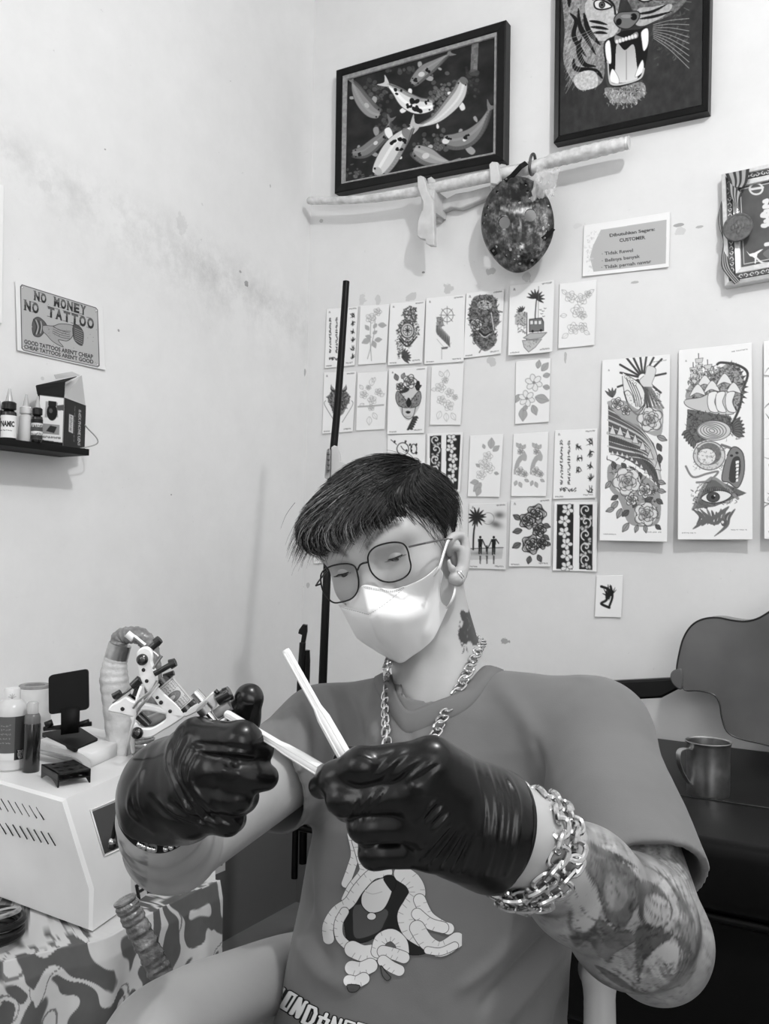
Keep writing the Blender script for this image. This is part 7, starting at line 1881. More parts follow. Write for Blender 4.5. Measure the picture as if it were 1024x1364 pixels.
for (p_,w,a) in [([(452,905),(470,940),(482,985)],7,-.005),([(430,905),(448,950),(455,1010)],8,.004),([(405,930),(420,975),(418,1040)],6,-.005),([(385,945),(402,990),(396,1040)],6,.004),([(372,955),(385,1000),(372,1040)],6,-.004),([(365,1010),(385,1030),(400,1070)],6,.004),
   ([(500,905),(492,950),(500,985)],8,.004),([(545,975),(552,1000)],5,-.003),([(572,985),(575,1010)],4,-.003),([(740,1240),(690,1290),(640,1345)],8,-.007),([(752,1262),(712,1310),(670,1364)],9,.006),([(700,1235),(650,1290),(610,1320)],8,.004),([(772,1290),(740,1364)],7,-.006),
   ([(398,1130),(405,1190),(398,1250)],12,-.006),([(440,1100),(430,1180),(420,1240)],16,.005),([(392,1240),(420,1290),(470,1320)],14,.004),([(715,985),(722,1020),(715,1075)],5,-.004),([(790,1110),(830,1132),(880,1140)],8,.003),([(700,872),(740,890),(790,905)],5,.0025),([(655,905),(700,960),(720,1010)],14,.004),([(395,1140),(420,1230),(440,1300)],9,-.003)]: fold(p_,w,a)
setco(sm_,V+Nn*disp[:,None]); vsmooth(sm_,2,.4)
M['shirt']=mat('grey_jersey',.150,.9,bump=(700,.25,.0004),vary=(9,.07),spec=.15,sheen=.15)
shirt=link('t_shirt',sm_,M['shirt'],person)
SV=coords(shirt.data)+np.array(parent_world(shirt)).astype(f32)
stree=BVHTree.FromPolygons([Vector(v) for v in SV],[list(f.vertices) for f in shirt.data.polygons])
def shp(px,py,o=.003):
    return on_tree(stree,px,py,o)
# ribbed collar
CR=smoothpts([P(545,950,1.0),P(568,943,1.0),P(590,928,1.0),P(618,900,1.03),P(645,868,1.07),P(652,852,1.13),P(620,842,1.19),P(570,850,1.22),P(528,868,1.19),P(517,888,1.12),P(522,912,1.06),P(532,936,1.02)],8,True)
def snap(v,o):
    h=stree.find_nearest(Vector(v)); return np.array(h[0])+np.array(h[1])*o
c=CR.mean(0); inn=[];out=[]
for v in CR:
    a=snap(v,.002); inn.append(a)
inn=np.array(inn)
for _ in range(4): inn=(np.roll(inn,1,0)+inn*2+np.roll(inn,-1,0))/4
for v in inn:
    w_=v-c; w_=w_-TU*np.dot(w_,TU)*.4; w_/=np.linalg.norm(w_); out.append(snap(v+w_*.020-TU*.006,.0022))
out=np.array(out)
for _ in range(3): out=(np.roll(out,1,0)+out*2+np.roll(out,-1,0))/4
n=len(inn); rows=[inn+(c-inn)*.06-TU*.006,inn+TU*.003,inn*.72+out*.28+TU*.0035,inn*.4+out*.6+TU*.0025,out,out-TU*.004]
Vc=np.concatenate(rows); I=np.arange(len(rows)*n).reshape(len(rows),n); F=np.stack([I[:-1],np.roll(I,-1,1)[:-1],np.roll(I,-1,1)[1:],I[1:]],-1).reshape(-1,4)
link('collar',npmesh('collar',Vc,F),mat('collar_rib',.145,.9,spec=.15),shirt)
# print on the chest: a ragdoll-like figure of pale ropes
Zp=((340,1080),.3125)
def decal(name,quad,draw,res,off=.0012):
    cv=Cv(quad,res[0],res[1],.3,*Zp); al=Cv(quad,res[0],res[1],0.,*Zp); draw(cv,al)
    w,h=res; Hi=np.linalg.inv(cv.H); V=np.zeros((h*w,3)); ok=np.zeros(h*w,bool)
    step=3; gy=list(range(0,h,step)); gx=list(range(0,w,step))
    if gy[-1]!=h-1: gy.append(h-1)
    if gx[-1]!=w-1: gx.append(w-1)
    Gc=np.full((len(gy),len(gx),3),np.nan)
    for a,y in enumerate(gy):
        for b,x in enumerate(gx):
            q=Hi@np.array([x,y,1.]); q=q[:2]/q[2]; hpt=shp(q[0],q[1],off)
            if hpt is not None: Gc[a,b]=hpt
    yy,xx=np.mgrid[0:h,0:w]; fy=np.interp(yy,gy,range(len(gy))); fx=np.interp(xx,gx,range(len(gx))); y0=np.clip(fy.astype(int),0,len(gy)-2); x0=np.clip(fx.astype(int),0,len(gx)-2); ty=(fy-y0)[...,None]; tx=(fx-x0)[...,None]
    Vv=((Gc[y0,x0]*(1-tx)+Gc[y0,x0+1]*tx)*(1-ty)+(Gc[y0+1,x0]*(1-tx)+Gc[y0+1,x0+1]*tx)*ty)
    good=(al.a>.5)&~np.isnan(Vv).any(-1); I=np.arange(w*h).reshape(h,w)
    F=np.stack([I[:-1,:-1],I[1:,:-1],I[1:,1:],I[:-1,1:]],-1); g=good[:-1,:-1]&good[1:,:-1]&good[1:,1:]&good[:-1,1:]; F=F[g].reshape(-1,4)
    u,inv=np.unique(F,return_inverse=True); F=inv.reshape(-1,4); Vs=Vv.reshape(-1,3)[u]; cs_=lin(np.clip(cv.a.reshape(-1)[u],0,1))
    nn=len(Vs); back=Vs+(Vs-CAM)/np.linalg.norm(Vs-CAM,axis=1)[:,None]*.0005
    return link(name,npmesh(name,np.concatenate([Vs,back]),np.concatenate([F,F[:,::-1]+nn]),np.concatenate([cs_,cs_])),M['print_ink'],shirt)
M['print_ink']=mat('shirt_ink',rough=.8,attr='Col',spec=.2)
def d_fig(cv,al):
    def tube(pts,w,v=.86,segs=0,seed=0):
        al.stroke(pts,w+3,1.); cv.stroke(pts,w+3,.08); cv.stroke(pts,w,v)
        P_s=smoothpts(cv.T(pts),6); n=len(P_s)
        R=np.random.default_rng(seed+5)
        for i in range(2,n-2,3):
            d=P_s[i+1]-P_s[i-1]; d/=np.linalg.norm(d)+1e-9; nn_=np.array([-d[1],d[0]])*w*.5
            H0=cv.H; cv.H=None; cv.ws=1
            cv.stroke([P_s[i]+nn_*.95,P_s[i]+nn_*.3+d*2.5],1.3,.45,sm=False); 
            if R.random()<.5: cv.stroke([P_s[i]-nn_*.95,P_s[i]-nn_*.4-d*2],1.3,.5,sm=False)
            cv.H=H0
    def blob(p,v,e=.08,ew=2.5,sm=True): al.poly(p,1.,sm=sm); al.stroke(p,ew,1.,sm=sm,closed=True); cv.poly(p,v,sm=sm,edge=e,ew=ew)
    blob([(400,400),(430,370),(500,330),(600,300),(650,300),(660,400),(640,480),(700,560),(725,608),(640,610),(610,560),(540,530),(470,560),(400,562),(380,500),(385,440)],.13)
    blob([(430,400),(560,420),(550,480),(520,520),(430,545),(415,480)],.30,.15)
    tube([(410,100),(425,180),(410,240),(385,310)],26,.85,seed=1); tube([(440,130),(460,200),(470,260),(420,330),(395,380)],40,.85,seed=2)
    tube([(560,262),(500,270),(440,330),(400,390),(345,430),(310,490),(312,545)],34,.84,seed=3); tube([(380,430),(355,480),(360,540),(405,585)],26,.84,seed=4)
    tube([(625,268),(670,300),(690,350),(665,400),(640,450),(660,510),(710,545)],50,.82,seed=5)
    tube([(700,380),(735,450),(790,490),(822,502)],36,.86,seed=6); tube([(690,440),(740,480),(800,498)],34,.86,seed=9); tube([(690,500),(730,560),(790,590),(860,550)],46,.83,seed=7); tube([(735,595),(790,600),(850,575)],22,.86,seed=8)
    blob([(470,335),(505,300),(560,285),(585,320),(570,380),(540,425),(490,435),(455,405),(452,365)],.80)     # plain pale head
    blob([(545,285),(580,275),(600,300),(590,340),(575,335)],.12); cv.ell((495,450),20,16,0,.82,edge=.1,ew=2); al.ell((495,450),22,18,0,1.)
    cv.stroke([(470,345),(500,355),(540,345)],1.5,.6)
    for (x0,y0,x1,y1,w) in((415,590,500,605,50),(412,670,490,660,44),(400,725,462,715,36)): tube([(x0,y0),((x0+x1)/2,(y0+y1)/2+10),(x1,y1)],w,.86,seed=x0)
    tube([(520,600),(535,550),(580,530),(620,560),(628,600)],38,.86,seed=21); tube([(545,600),(590,610),(632,625)],36,.86,seed=22); tube([(545,640),(580,665),(612,680)],34,.86,seed=23)
    blob([(392,742),(445,745),(432,770),(400,772)],.30); blob([(535,660),(560,690),(578,712),(560,724),(540,700)],.35)
decal('chest_print',[(280,95),(880,95),(880,780),(280,780)],d_fig,(430,490))
def d_let(cv,al):
    def L(strokes,w=11):
        for s in strokes: al.stroke(s,w+9,1.,sm=False)
        for s in strokes: cv.stroke(s,w+9,.04,sm=False)
        for s in strokes: cv.stroke(s,w,.9,sm=False)
    cv.a[:]=.04
    def G(strokes,x,y,a,s):
        ca,sa=math.cos(a),math.sin(a); L([[(x+(u*ca-v*sa)*s,y+(u*sa+v*ca)*s) for u,v in st] for st in strokes])
    a=.55
    G([[(0,0),(25,0),(25,70),(0,70)],[(5,35),(25,35)]],96,745,a,1.0)
    G([[(0,0),(30,0),(30,72),(0,72),(0,0)]],150,775,a,1.0)
    G([[(0,75),(0,0),(30,75),(30,0)]],192,800,a,1.0)
    a=.40
    G([[(0,0),(0,75)],[(0,0),(26,0),(36,20),(36,55),(26,75),(0,75)]],232,832,a,1.0)
    G([[(0,80),(0,20),(30,20),(30,80)],[(0,50),(30,50)],[(15,-2),(15,20)],[(-6,20),(38,20)]],290,862,a,1.0)
    G([[(0,75),(0,0),(30,75),(30,0)]],338,880,.33,1.0)
    G([[(36,0),(0,0),(0,75),(36,75)]],388,895,.3,1.0); G([[(36,0),(0,0),(0,75),(36,75)],[(0,36),(30,36)]],440,905,.28,1.0)
decal('lettering_print',[(80,720),(520,830),(520,1010),(80,1010)],d_let,(330,230))
# ---------------------------------------------------------------- chains
def chain_links(path,pitch,L,Wd,r,name,parent,nfun,closed=False,tw=.55):
    path=np.array(path); seg=np.linalg.norm(np.diff(path,axis=0),axis=1); S_=np.concatenate([[0],np.cumsum(seg)]); n=int(S_[-1]/pitch); mb=MB()
    for i in range(n):
        s=(i+.5)*S_[-1]/n; c=np.array([np.interp(s,S_,path[:,k]) for k in range(3)]); c2=np.array([np.interp(min(s+pitch*.5,S_[-1]),S_,path[:,k]) for k in range(3)]); c1=np.array([np.interp(max(s-pitch*.5,0),S_,path[:,k]) for k in range(3)])
        t=nrm(c2-c1); nr=nfun(c); nr=nrm(nr-t*np.dot(nr,t)); b=np.cross(t,nr)
        a=tw*(1 if i%2 else -1)*.9+.15; u=b*math.cos(a)+nr*math.sin(a); t2=nrm(t+b*.35)
        ring=[c+t2*L/2*np.sign(math.cos(x))*abs(math.cos(x))**.8+u*Wd/2*np.sign(math.sin(x))*abs(math.sin(x))**.8 for x in np.linspace(0,2*math.pi,17)[:-1]]
        mb.tube(ring,r,7,closed=True)
    return mb.build(name,M['chrome'],parent)
def snapS(v,o=.0045): return snap(v,o)
_co=bpy.data.objects['collar']; ctree=BVHTree.FromPolygons([Vector(v) for v in coords(_co.data)+np.array(parent_world(_co)).astype(f32)],[list(f.vertices) for f in _co.data.polygons])
npth=[]
for (x,y) in [(516,888),(514,905),(513,925),(513,950),(514,975),(517,1000),(527,1030),(545,1045),(562,1030),(572,1000),(580,978),(590,955),(603,932),(616,908),(627,886)]:
    cand=[w for w in (shp(x,y,.0055),(on_tree(btree,x,y,.0055) if y<945 else None),on_tree(ctree,x,y,.0050)) if w is not None]
    v=min(cand,key=depth) if cand else P(x,y,1.02)
    npth.append(v)
back=[P(637,872,1.07),P(640,858,1.13),P(610,846,1.20),P(560,855,1.21),P(526,872,1.15)]
npth=smoothpts(npth+[v+TU*.006 for v in back],6,True)
npth=np.vstack([npth,npth[:1]])
ncc=npth.mean(0)
chain_links(npth,.0084,.0130,.0102,.0014,'necklace_chain',person,lambda c:c-(ncc-TU*.0-TF*.06))
axF=nrm(EL-WL)
def arm_ring(C0_,r_,tilt,n=90,gr=.0,rx=1.0):
    u=nrm(np.cross(axF,[0,0,1])); v=np.cross(axF,u); out=[]
    for k in range(n+1):
        a=2*math.pi*k/n; d=u*math.cos(a)*rx+v*math.sin(a); p=C0_+d*r_; p=p+axF*((np.dot(C0_-p,axB)+tilt*d[2])/np.dot(axF,axB)); out.append(p)
    return np.array(out)
axB=nrm(axF*.55+cd(.9,-.28,-.33)*.45)
for (t,r_,ti) in((.01,.0335,-.003),(.07,.0375,.003)):
    C0_=WL+(EL-WL)*t-np.array([0,0,.003]); chain_links(arm_ring(C0_,r_,ti),.0088,.0145,.0125,.0019,'bracelet_chain',person,lambda c:c-C0_)
# ---------------------------------------------------------------- trousers and chair
PEL=TO-TU*.56+TF*.02
hipL=PEL+TX*.085-TU*.03; hipR=PEL-TX*.085-TU*.03
kL=hipL+TF*.42+TX*.10; kR=hipR+TF*.42-TX*.10; kL[2]=hipL[2]-.01; kR[2]=hipR[2]-.01
fL=kL*np.array([1,1,0])+TF*.03+np.array([0,0,.07]); fR=kR*np.array([1,1,0])+TF*.03+np.array([0,0,.07])
def pants_sdf(p):
    d=ellip(p,PEL-TU*.02,(.165,.125,.115),TB)
    for h_,k_,f_ in((hipL,kL,fL),(hipR,kR,fR)): d=smin(d,cone(p,h_,k_,.088,.064),.04); d=smin(d,cone(p,k_,f_,.064,.055),.03)
    return d
pp=np.array([hipL,hipR,kL,kR,fL,fR,PEL]); pm=sdf_mesh('trousers',pants_sdf,pp.min(0)-.19,pp.max(0)+.15,.009); link('trousers',pm,mat('dark_trousers',.02,.85,bump=(300,.2,.0005)),person)
def shoe(f_,nm):
    d_=nrm(TF*np.array([1,1,0])); c=f_*np.array([1,1,0])
    fn=lambda p: np.minimum(smin(cone(p,c+np.array([0,0,.05])-d_*.04,c+np.array([0,0,.035])+d_*.14,.042,.034),cone(p,c+np.array([0,0,.06]),c+np.array([0,0,.10]),.045,.045),.02)*1.0,1)
    g=lambda p: smax(fn(p),-(p[:,2]-.002),.002)
    m_=sdf_mesh('sandal',g,c-np.array([.25,.25,.02]),c+np.array([.25,.25,.18]),.008); link('shoe',m_,M['black_plastic'],person)
shoe(fL,0); shoe(fR,1)
seat_z=float((hipL[2]+hipR[2])/2-.095)
FD=nrm(TF*np.array([1,1,0])); SD_=nrm(np.cross(FD,[0,0,1])); SD_=SD_ if np.dot(SD_,TX)>0 else -SD_
cc=PEL*np.array([1,1,0]); 
chair=empty('plastic_chair',cc,'white moulded plastic armchair he is sitting in','chair')
M['chairm']=mat('chair_plastic',.34,.42,spec=.35,vary=(8,.05))
RC=np.array([SD_,FD,[0,0,1]])
def cl(x,y,z): return cc+SD_*x+FD*y+np.array([0,0,z])
m_=sdf_mesh('seat',lambda p: rbox(p,cl(0,.10,seat_z-.012),(.225,.225,.012),.010,RC),cl(0,.1,seat_z)-.4,cl(0,.1,seat_z)+.4,.008); link('seat',m_,M['chairm'],chair)
def backf(p):
    q=(p-cc.astype(f32))@RC.T.astype(f32); yb=-.185-(q[:,2]-seat_z)*.18+.35*q[:,0]**2*1.2
    d=np.maximum(np.abs(q[:,1]-yb)-.006,np.maximum(np.abs(q[:,0])-.155,np.maximum(q[:,2]-(seat_z+.20),seat_z-.02-q[:,2]))); return d.astype(f32)
m_=sdf_mesh('backrest',backf,cl(0,-.2,seat_z+.2)-.42,cl(0,-.2,seat_z+.2)+.42,.007); link('backrest',m_,M['chairm'],chair)
A4=[P(470,1280,1.34),P(395,1288,1.20),P(310,1321,1.05),P(245,1352,.95),P(192,1396,.88),P(184,1490,.86)]
A4s=smoothpts(A4,5); _ra=np.interp(np.linspace(0,1,len(A4s)),np.linspace(0,1,6),[.040,.043,.044,.045,.044,.038])
armf=lambda p: chain(p,A4s,_ra)
pp=np.array(A4); m_=sdf_mesh('armrest',armf,pp.min(0)-.06,pp.max(0)+.06,.005); link('armrest',m_,M['chairm'],chair)
B4=[P(795,1300,1.14),P(797,1292,1.0),P(798,1300,.96),P(799,1390,.93),P(799,1500,.92)]
armg=lambda p: chain(p,B4,[.020,.020,.0165,.0165,.020],.01)
pp=np.array(B4); m_=sdf_mesh('armrest',armg,pp.min(0)-.05,pp.max(0)+.05,.004); link('armrest',m_,M['chairm'],chair)
for top in (A4[5],B4[4],cl(.19,-.17,seat_z),cl(-.19,-.17,seat_z)):
    b=top*np.array([1,1,0]); b=b+(b-cc)*.05+np.array([0,0,.02]); MB().tube([top,(top+b)/2,b],[.026,.023,.020],14).build('leg',M['chairm'],chair)
# ================================================================ gloves
def hand(name,wrist,palm,fingers,thumb,cuff,lo,hi,dispf,k=.010,cut=None):
    """palm: list of (a,b,ra,rb); fingers: list of joint lists with radii"""
    def fn(p):
        d=None
        for (a,b,ra,rb) in palm:
            e=cone(p,a,b,ra,rb); d=e if d is None else smin(d,e,.016)
        for (J,R_) in fingers:
            f=chain(p,J,R_,.005); d=smin(d,f,.0042)
        d=smin(d,chain(p,thumb[0],thumb[1],.006),.006)
        (c0,c1,r0,r1)=cuff; ax_=nrm(c1-c0)
        cu=np.minimum(cone(p,c0,c1,r0,r1),cone(p,c1,c1+ax_*.03,r1,r1)); d=smin(d,cu,.014)
        d=smax(d,(p-c1.astype(f32))@(ax_ if cut is None else cut).astype(f32),.001)
        d=smax(d,-cone(p,c1-ax_*(.022 if cut is None else .004),c1+ax_*.04,r1-.006 if cut is None else r1-.0025,r1-.0022),.001)
        return d
    m_=sdf_mesh(name,fn,lo,hi,.0013)
    V=coords(m_).astype(float); N_=normals(m_).astype(float); px,py,pz=proj(V)
    setco(m_,V+N_*dispf(V,N_,px,py)[:,None]); vsmooth(m_,1,.4)
    return m_,fn
M['glove']=mat('nitrile_glove',.0045,.27,spec=.38,bump=(180,.10,.0008),vary=(60,.2))
def ridge(a,b,seed,sharp=3):   # long creases: a across, b along
    n=vnoise(np.stack([a,b],-1),seed); return np.clip(1-np.abs(2*n-1)*1.6,0,1)**sharp
def box_of(*L):
    A_=np.concatenate([np.atleast_2d(np.array(l,float)) for l in L]); return A_.min(0)-.05,A_.max(0)+.05
def creases(V,N_,px,py,L):
    d=np.zeros(len(V)); fc=np.clip(((CAM-V)*N_).sum(1)/np.linalg.norm(CAM-V,axis=1)*2,0,1)
    for pts,w,a in L:
        P_s=smoothpts(pts,4); dm=np.full(len(V),1e9); tt=np.zeros(len(V)); n=len(P_s)
        for i in range(n-1):
            A_,B_=P_s[i],P_s[i+1]; e=B_-A_; t=np.clip(((px-A_[0])*e[0]+(py-A_[1])*e[1])/(e@e+1e-9),0,1); dd=np.hypot(px-A_[0]-t*e[0],py-A_[1]-t*e[1]); m=dd<dm; dm=np.where(m,dd,dm); tt=np.where(m,(i+t)/(n-1),tt)
        d+=a*np.exp(-(dm/w)**2)*np.sin(np.pi*np.clip(tt*.92+.04,0,1))**.5*fc
    return d
# ---- his left hand
I1,I2,I3,I4=P(574,1012,.553),P(480,1020,.548),P(446,1036,.556),P(427,1047,.566)
Mi=[P(560,1054,.552),P(458,1062,.550),P(464,1072,.574),P(498,1072,.588)]
Ri=[P(562,1096,.558),P(486,1100,.560),P(492,1106,.584),P(522,1100,.597)]
Li=[P(575,1131,.570),P(499,1136,.574),P(506,1134,.596),P(532,1130,.604)]
fr_=[([I1,I2,I3,I4],[.0130,.0108,.0092,.0080]),(Mi,[.0130,.0108,.0095,.0085]),(Ri,[.0125,.0104,.0092,.0082]),(Li,[.0118,.0098,.0085,.0078])]
th=([P(640,1072,.605),P(566,1030,.606),P(505,1020,.598),P(462,1014,.588)],[.020,.0150,.0122,.0095])
Wc=P(645,1096,.584)
palm=[(P(655,1085,.588),I1,.0260,.0150),(P(655,1105,.590),Mi[0],.0285,.0150),(P(655,1120,.593),Ri[0],.0270,.0145),(P(650,1132,.598),Li[0],.0210,.0135),(P(650,1105,.600),P(560,1070,.590),.026,.022)]
NC=nrm(cd(.90,-.26,-.34)); cuffA=P(664,1106,.600)
cuff=(Wc,cuffA,.0335,.0360)
lo,hi=box_of(I1,I4,Mi,Ri,Li,th[0],Wc,cuffA)
def dL(V,N_,px,py):
    CL=[]
    R=np.random.default_rng(3)
    for i in range(7): x=500+i*10; CL.append(([(x+26,1000+i*3),(x+8,1018+i*2),(x-8,1036+i)],2.6,.0011 if i%2 else -.0010))
    for i in range(5): CL.append(([(582+i*4,1066+i*5),(570+i*4,1078+i*5),(560+i*4,1092+i*4)],2.6,.0013 if i%2==0 else -.0011))
    for i in range(9): CL.append(([(600+i*4,1098+i*2),(580+i*5,1120+i*3),(556+i*7,1146+i*2)],2.8,.0012 if i%2==0 else -.0012))
    for x in (640,655,662,670,678,685): CL.append(([(x-8,1010+(x-640)*.55),(x+6,1070),(x+3,1120),(x-10,1165)],2.6,.0011*(1 if x%2 else -1)))
    CL.append(([(480,1005),(492,1012),(500,1016)],5,.0012)); CL.append(([(553,1040),(552,1054)],7,.0016)); CL.append(([(552,1090),(556,1100)],6,.0012))
    for i in range(6): CL.append(([(520-i*9,1050+i*3),(505-i*8,1065+i*4),(490-i*5,1085+i*4)],2.4,.0009 if i%2 else -.0008))
    d=creases(V,N_,px,py,CL)
    return d+.0010*(fbm(V*55,3,3)-.5)
gm,_=hand('glove',WL,palm,fr_,th,cuff,lo,hi,dL,cut=NC)
gl_=link('glove',gm,M['glove'],person)
def rim(c,axv,r,parent,cut=None):
    u=nrm(np.cross(axv,[0,0,1])); v=np.cross(axv,u); pr=[c+(u*math.cos(a)+v*math.sin(a))*r for a in np.linspace(0,2*math.pi,60)[:-1]]
    if cut is not None: pr=[p+axv*(np.dot(c-p,cut)/np.dot(axv,cut)) for p in pr]
    MB().tube(pr,.0018,8,closed=True).build('rolled_cuff',M['glove'],parent)
rim(cuffA,nrm(cuffA-Wc),.0355,gl_,NC)
# ---- his right hand
J1=[P(262,987,.628),P(322,986,.603),P(342,998,.612),P(322,1006,.632)]
J2=[P(266,1020,.617),P(316,1031,.601),P(336,1034,.603),P(353,1035,.607)]
J3=[P(264,1056,.617),P(314,1060,.602),P(322,1062,.616),P(305,1064,.636)]
J4=[P(258,1087,.627),P(302,1092,.612),P(308,1090,.628),P(290,1088,.646)]
fr_=[(J1,[.0150,.0126,.0108,.0098]),(J2,[.0140,.0118,.0105,.0092]),(J3,[.0138,.0114,.0102,.0092]),(J4,[.0130,.0104,.0095,.0088])]
th=([P(262,1030,.672),P(300,990,.668),P(322,958,.652),P(332,930,.644)],[.0220,.0150,.0128,.0106])
Wc=P(228,1048,.664)
cuffB=P(231,1094,.722)
palm=[(P(222,1062,.672),J1[0],.0300,.0165),(P(225,1066,.668),J2[0],.0300,.0160),(P(230,1070,.668),J3[0],.0300,.0160),(P(236,1075,.672),J4[0],.0270,.0150),(P(240,1055,.680),P(272,1030,.655),.030,.026)]
axr=nrm(ER-WR)
cuffB=P(230,1064,.684); NCr=nrm(cd(.05,-.92,-.38))
cuff=(Wc,cuffB,.0345,.0395)
lo,hi=box_of(J1,J2,J3,J4,th[0],Wc,cuffB)
def dR(V,N_,px,py):
    CL=[]
    for i in range(7): CL.append(([(236+i*5,962+i*7),(222+i*5,1010+i*5),(240+i*7,1060+i*3),(262+i*9,1096)],3.2,.0016 if i%2==0 else -.0015))
    for i in range(5): CL.append(([(206-i*4,985+i*10),(188-i*3,1030+i*5),(186-i*3,1070+i*3),(205,1108)],3.2,.0016 if i%2==0 else -.0014))
    for i in range(4): CL.append(([(200+i*14,1060+i*4),(220+i*14,1084),(262+i*10,1100)],3.5,.0016 if i%2 else -.0014))
    CL+=[([(252,998),(280,1000),(315,1002),(338,1008)],3,.0014),([(252,990),(290,993),(330,999)],3,-.0012),([(276,1030),(300,1025),(322,1030)],6,.0012),([(300,1016),(308,1026)],3,-.0010),([(310,1014),(314,1024)],3,-.0010),([(272,1088),(282,1094)],6,.0015),([(318,925),(326,945),(330,955)],3,-.0008),([(340,925),(338,945)],3,.0008)]
    d=creases(V,N_,px,py,CL); return d+.0020*(fbm(V*38,9,3)-.5)
gm,_=hand('glove',WR,palm,fr_,th,cuff,lo,hi,dR,cut=NCr)
gr_=link('glove',gm,M['glove'],person)
rim(cuffB,nrm(cuffB-Wc),.0388,gr_,NCr)
# beaded cord on his right wrist
bp_=[]
for (x,y) in [(160,1084),(163,1098),(170,1110),(180,1120),(192,1127),(205,1131),(218,1131),(230,1127),(242,1120)]:
    v=on_tree(btree,x,y,.003); bp_.append(v if v is not None else None)
zs_=[depth(b) for b in bp_ if b is not None]; 
bp_=[b if b is not None else P(x,y,np.mean(zs_)+.0) for b,(x,y) in zip(bp_,[(160,1084),(163,1098),(170,1110),(180,1120),(192,1127),(205,1131),(218,1131),(230,1127),(242,1120)])]
bq=smoothpts(bp_,5); cb=MB().tube(bq,.0028,8).build('cord_bracelet',M['black_matte'],person)
for i,f in enumerate((.46,.52,.58,.64,.78,.86,.93)):
    c=bq[int(f*(len(bq)-1))]-nrm(c_-CAM if False else bq[0]-CAM)*.0015; MB().ball(c,.0030 if i<4 else .0024,12).build('bead',M['chrome'],cb)
hc=MB().tube(smoothpts([P(162,1062,.700),P(157,1085,.702),P(152,1108,.704),P(149,1122,.705)],4),.0018,8).build('cord_end',M['black_matte'],cb)
MB().ball(P(149.5,1121,.703),.0028,12).build('bead',M['chrome'],cb); MB().ball(P(149.5,1127,.705),.0032,12).build('bead',M['black_plastic'],cb)
# ================================================================ tattoo machine
zm=.638
def Zt(x,y,z=zm): return P(120+x*.2539,820+y*.2539,z)
tm=empty('tattoo_machine',Zt(400,480),'white-framed tattoo machine with a coil and white needle tube held in his right hand','tattoo machine')
WM=mat('white_enamel',.85,.28,coat=.3); BK=mat('machine_black',.010,.25,coat=.3)
def pl_(pts,z,th,m,name,bev=.0008,par=tm,sm=3): 
    Q=[Zt(x,y,z) for x,y in (smoothpts(pts,sm,True) if sm else pts)]; mb=MB(); mb.prism(Q,FWD*th,bev); return mb.build(name,m,par)
mb=MB()
for pts in ([(244,200),(262,172),(295,166),(320,184),(326,215),(323,250),(345,310),(355,372),(395,415),(450,460),(497,518),(470,545),(440,530),(380,500),(335,440),(296,395),(262,330),(248,260)],
            [(95,490),(112,468),(150,448),(185,428),(225,450),(300,466),(390,490),(410,520),(345,508),(300,500),(245,503),(240,532),(215,532),(160,517),(100,505)],
            [(225,585),(240,562),(262,588),(320,590),(370,563),(398,538),(392,500),(450,515),(496,528),(430,577),(370,612),(320,641),(270,642),(236,618)],
            [(484,508),(560,465),(600,440),(636,406),(656,402),(652,425),(662,470),(622,522),(590,522),(566,505),(500,534)]):
    mb.prism([Zt(x,y,zm) for x,y in smoothpts(pts,3,True)],FWD*.0055,.0010)
mb.build('frame',WM,tm)
def disc(x,y,r,z,th,m,name,dome=.3): 
    s=z/1200*.2539; mb=MB(); mb.lathe([(r*s,-th*.0),(r*s,th*.6),(r*s*.86,th*.9),(r*s*.5,th*(1+dome)),(0,th*(1+dome))],Zt(x,y,z),-FWD,24); return mb.build(name,m,tm)
for (x,y,r) in((275,230,30),(248,615,31)):
    disc(x,y,r,zm,.003,BK,'screw_head'); disc(x,y,r*.45,zm-.0042,.0006,M['dark_steel'],'screw_socket',0)
for (x,y,r) in((280,285,10),(297,343,10),(372,456,11),(420,502,10),(170,490,11),(352,430,9)): disc(x,y,r,zm-.0002,.0004,BK,'dark_hole_disc',0)  # dark discs stand in for the shaded inside of the frame holes
def tb(a,b,r,m,name,z=zm,z2=None,n=16,par=tm):
    s=z/1200*.2539; mb=MB(); mb.tube([Zt(*a,z),Zt(*b,z2 or z)],[r*s,r*s] if np.isscalar(r) else [r[0]*s,r[1]*s],n); return mb.build(name,m,par)
# coils
cv=Cv([(0,0),(100,0),(100,60),(0,60)],150,90,.70); cv.stroke([(4,4),(96,4),(96,56),(4,56)],2.5,.3,sm=False,closed=True); cv.ell((52,30),15,19,0,.42,edge=.2,ew=2); cv.ell((52,27),6,8,0,.7); R=np.random.default_rng(1)
for i in range(8): squig(cv,8,10+i*6,34,10+i*6,2,1,.35,i,7); squig(cv,70,10+i*6,94,10+i*6,2,1,.35,i+20,7)
shade(cv,[(4,4),(96,4),(96,56),(4,56)],.4,.65,60,2,1)
tb((392,352),(500,478),52,mat('coil_wrap',.42,.4),'coil',zm+.0075)
n_=24; V=[]; s=zm/1200*.2539; A_,B_=Zt(396,356,zm+.0075),Zt(496,474,zm+.0075); axm=nrm(B_-A_); sd_=nrm(np.cross(axm,-FWD)); fw_=np.cross(sd_,axm); fw_=fw_ if np.dot(fw_,FWD)<0 else -fw_
w_,h_=cv.w,cv.h
uu,vv_=np.meshgrid(np.linspace(0,1,w_),np.linspace(-1.35,1.35,h_)); Vv=A_+uu[...,None]*(B_-A_)+52*s*1.02*(np.sin(vv_)[...,None]*(-sd_)+np.cos(vv_)[...,None]*fw_)
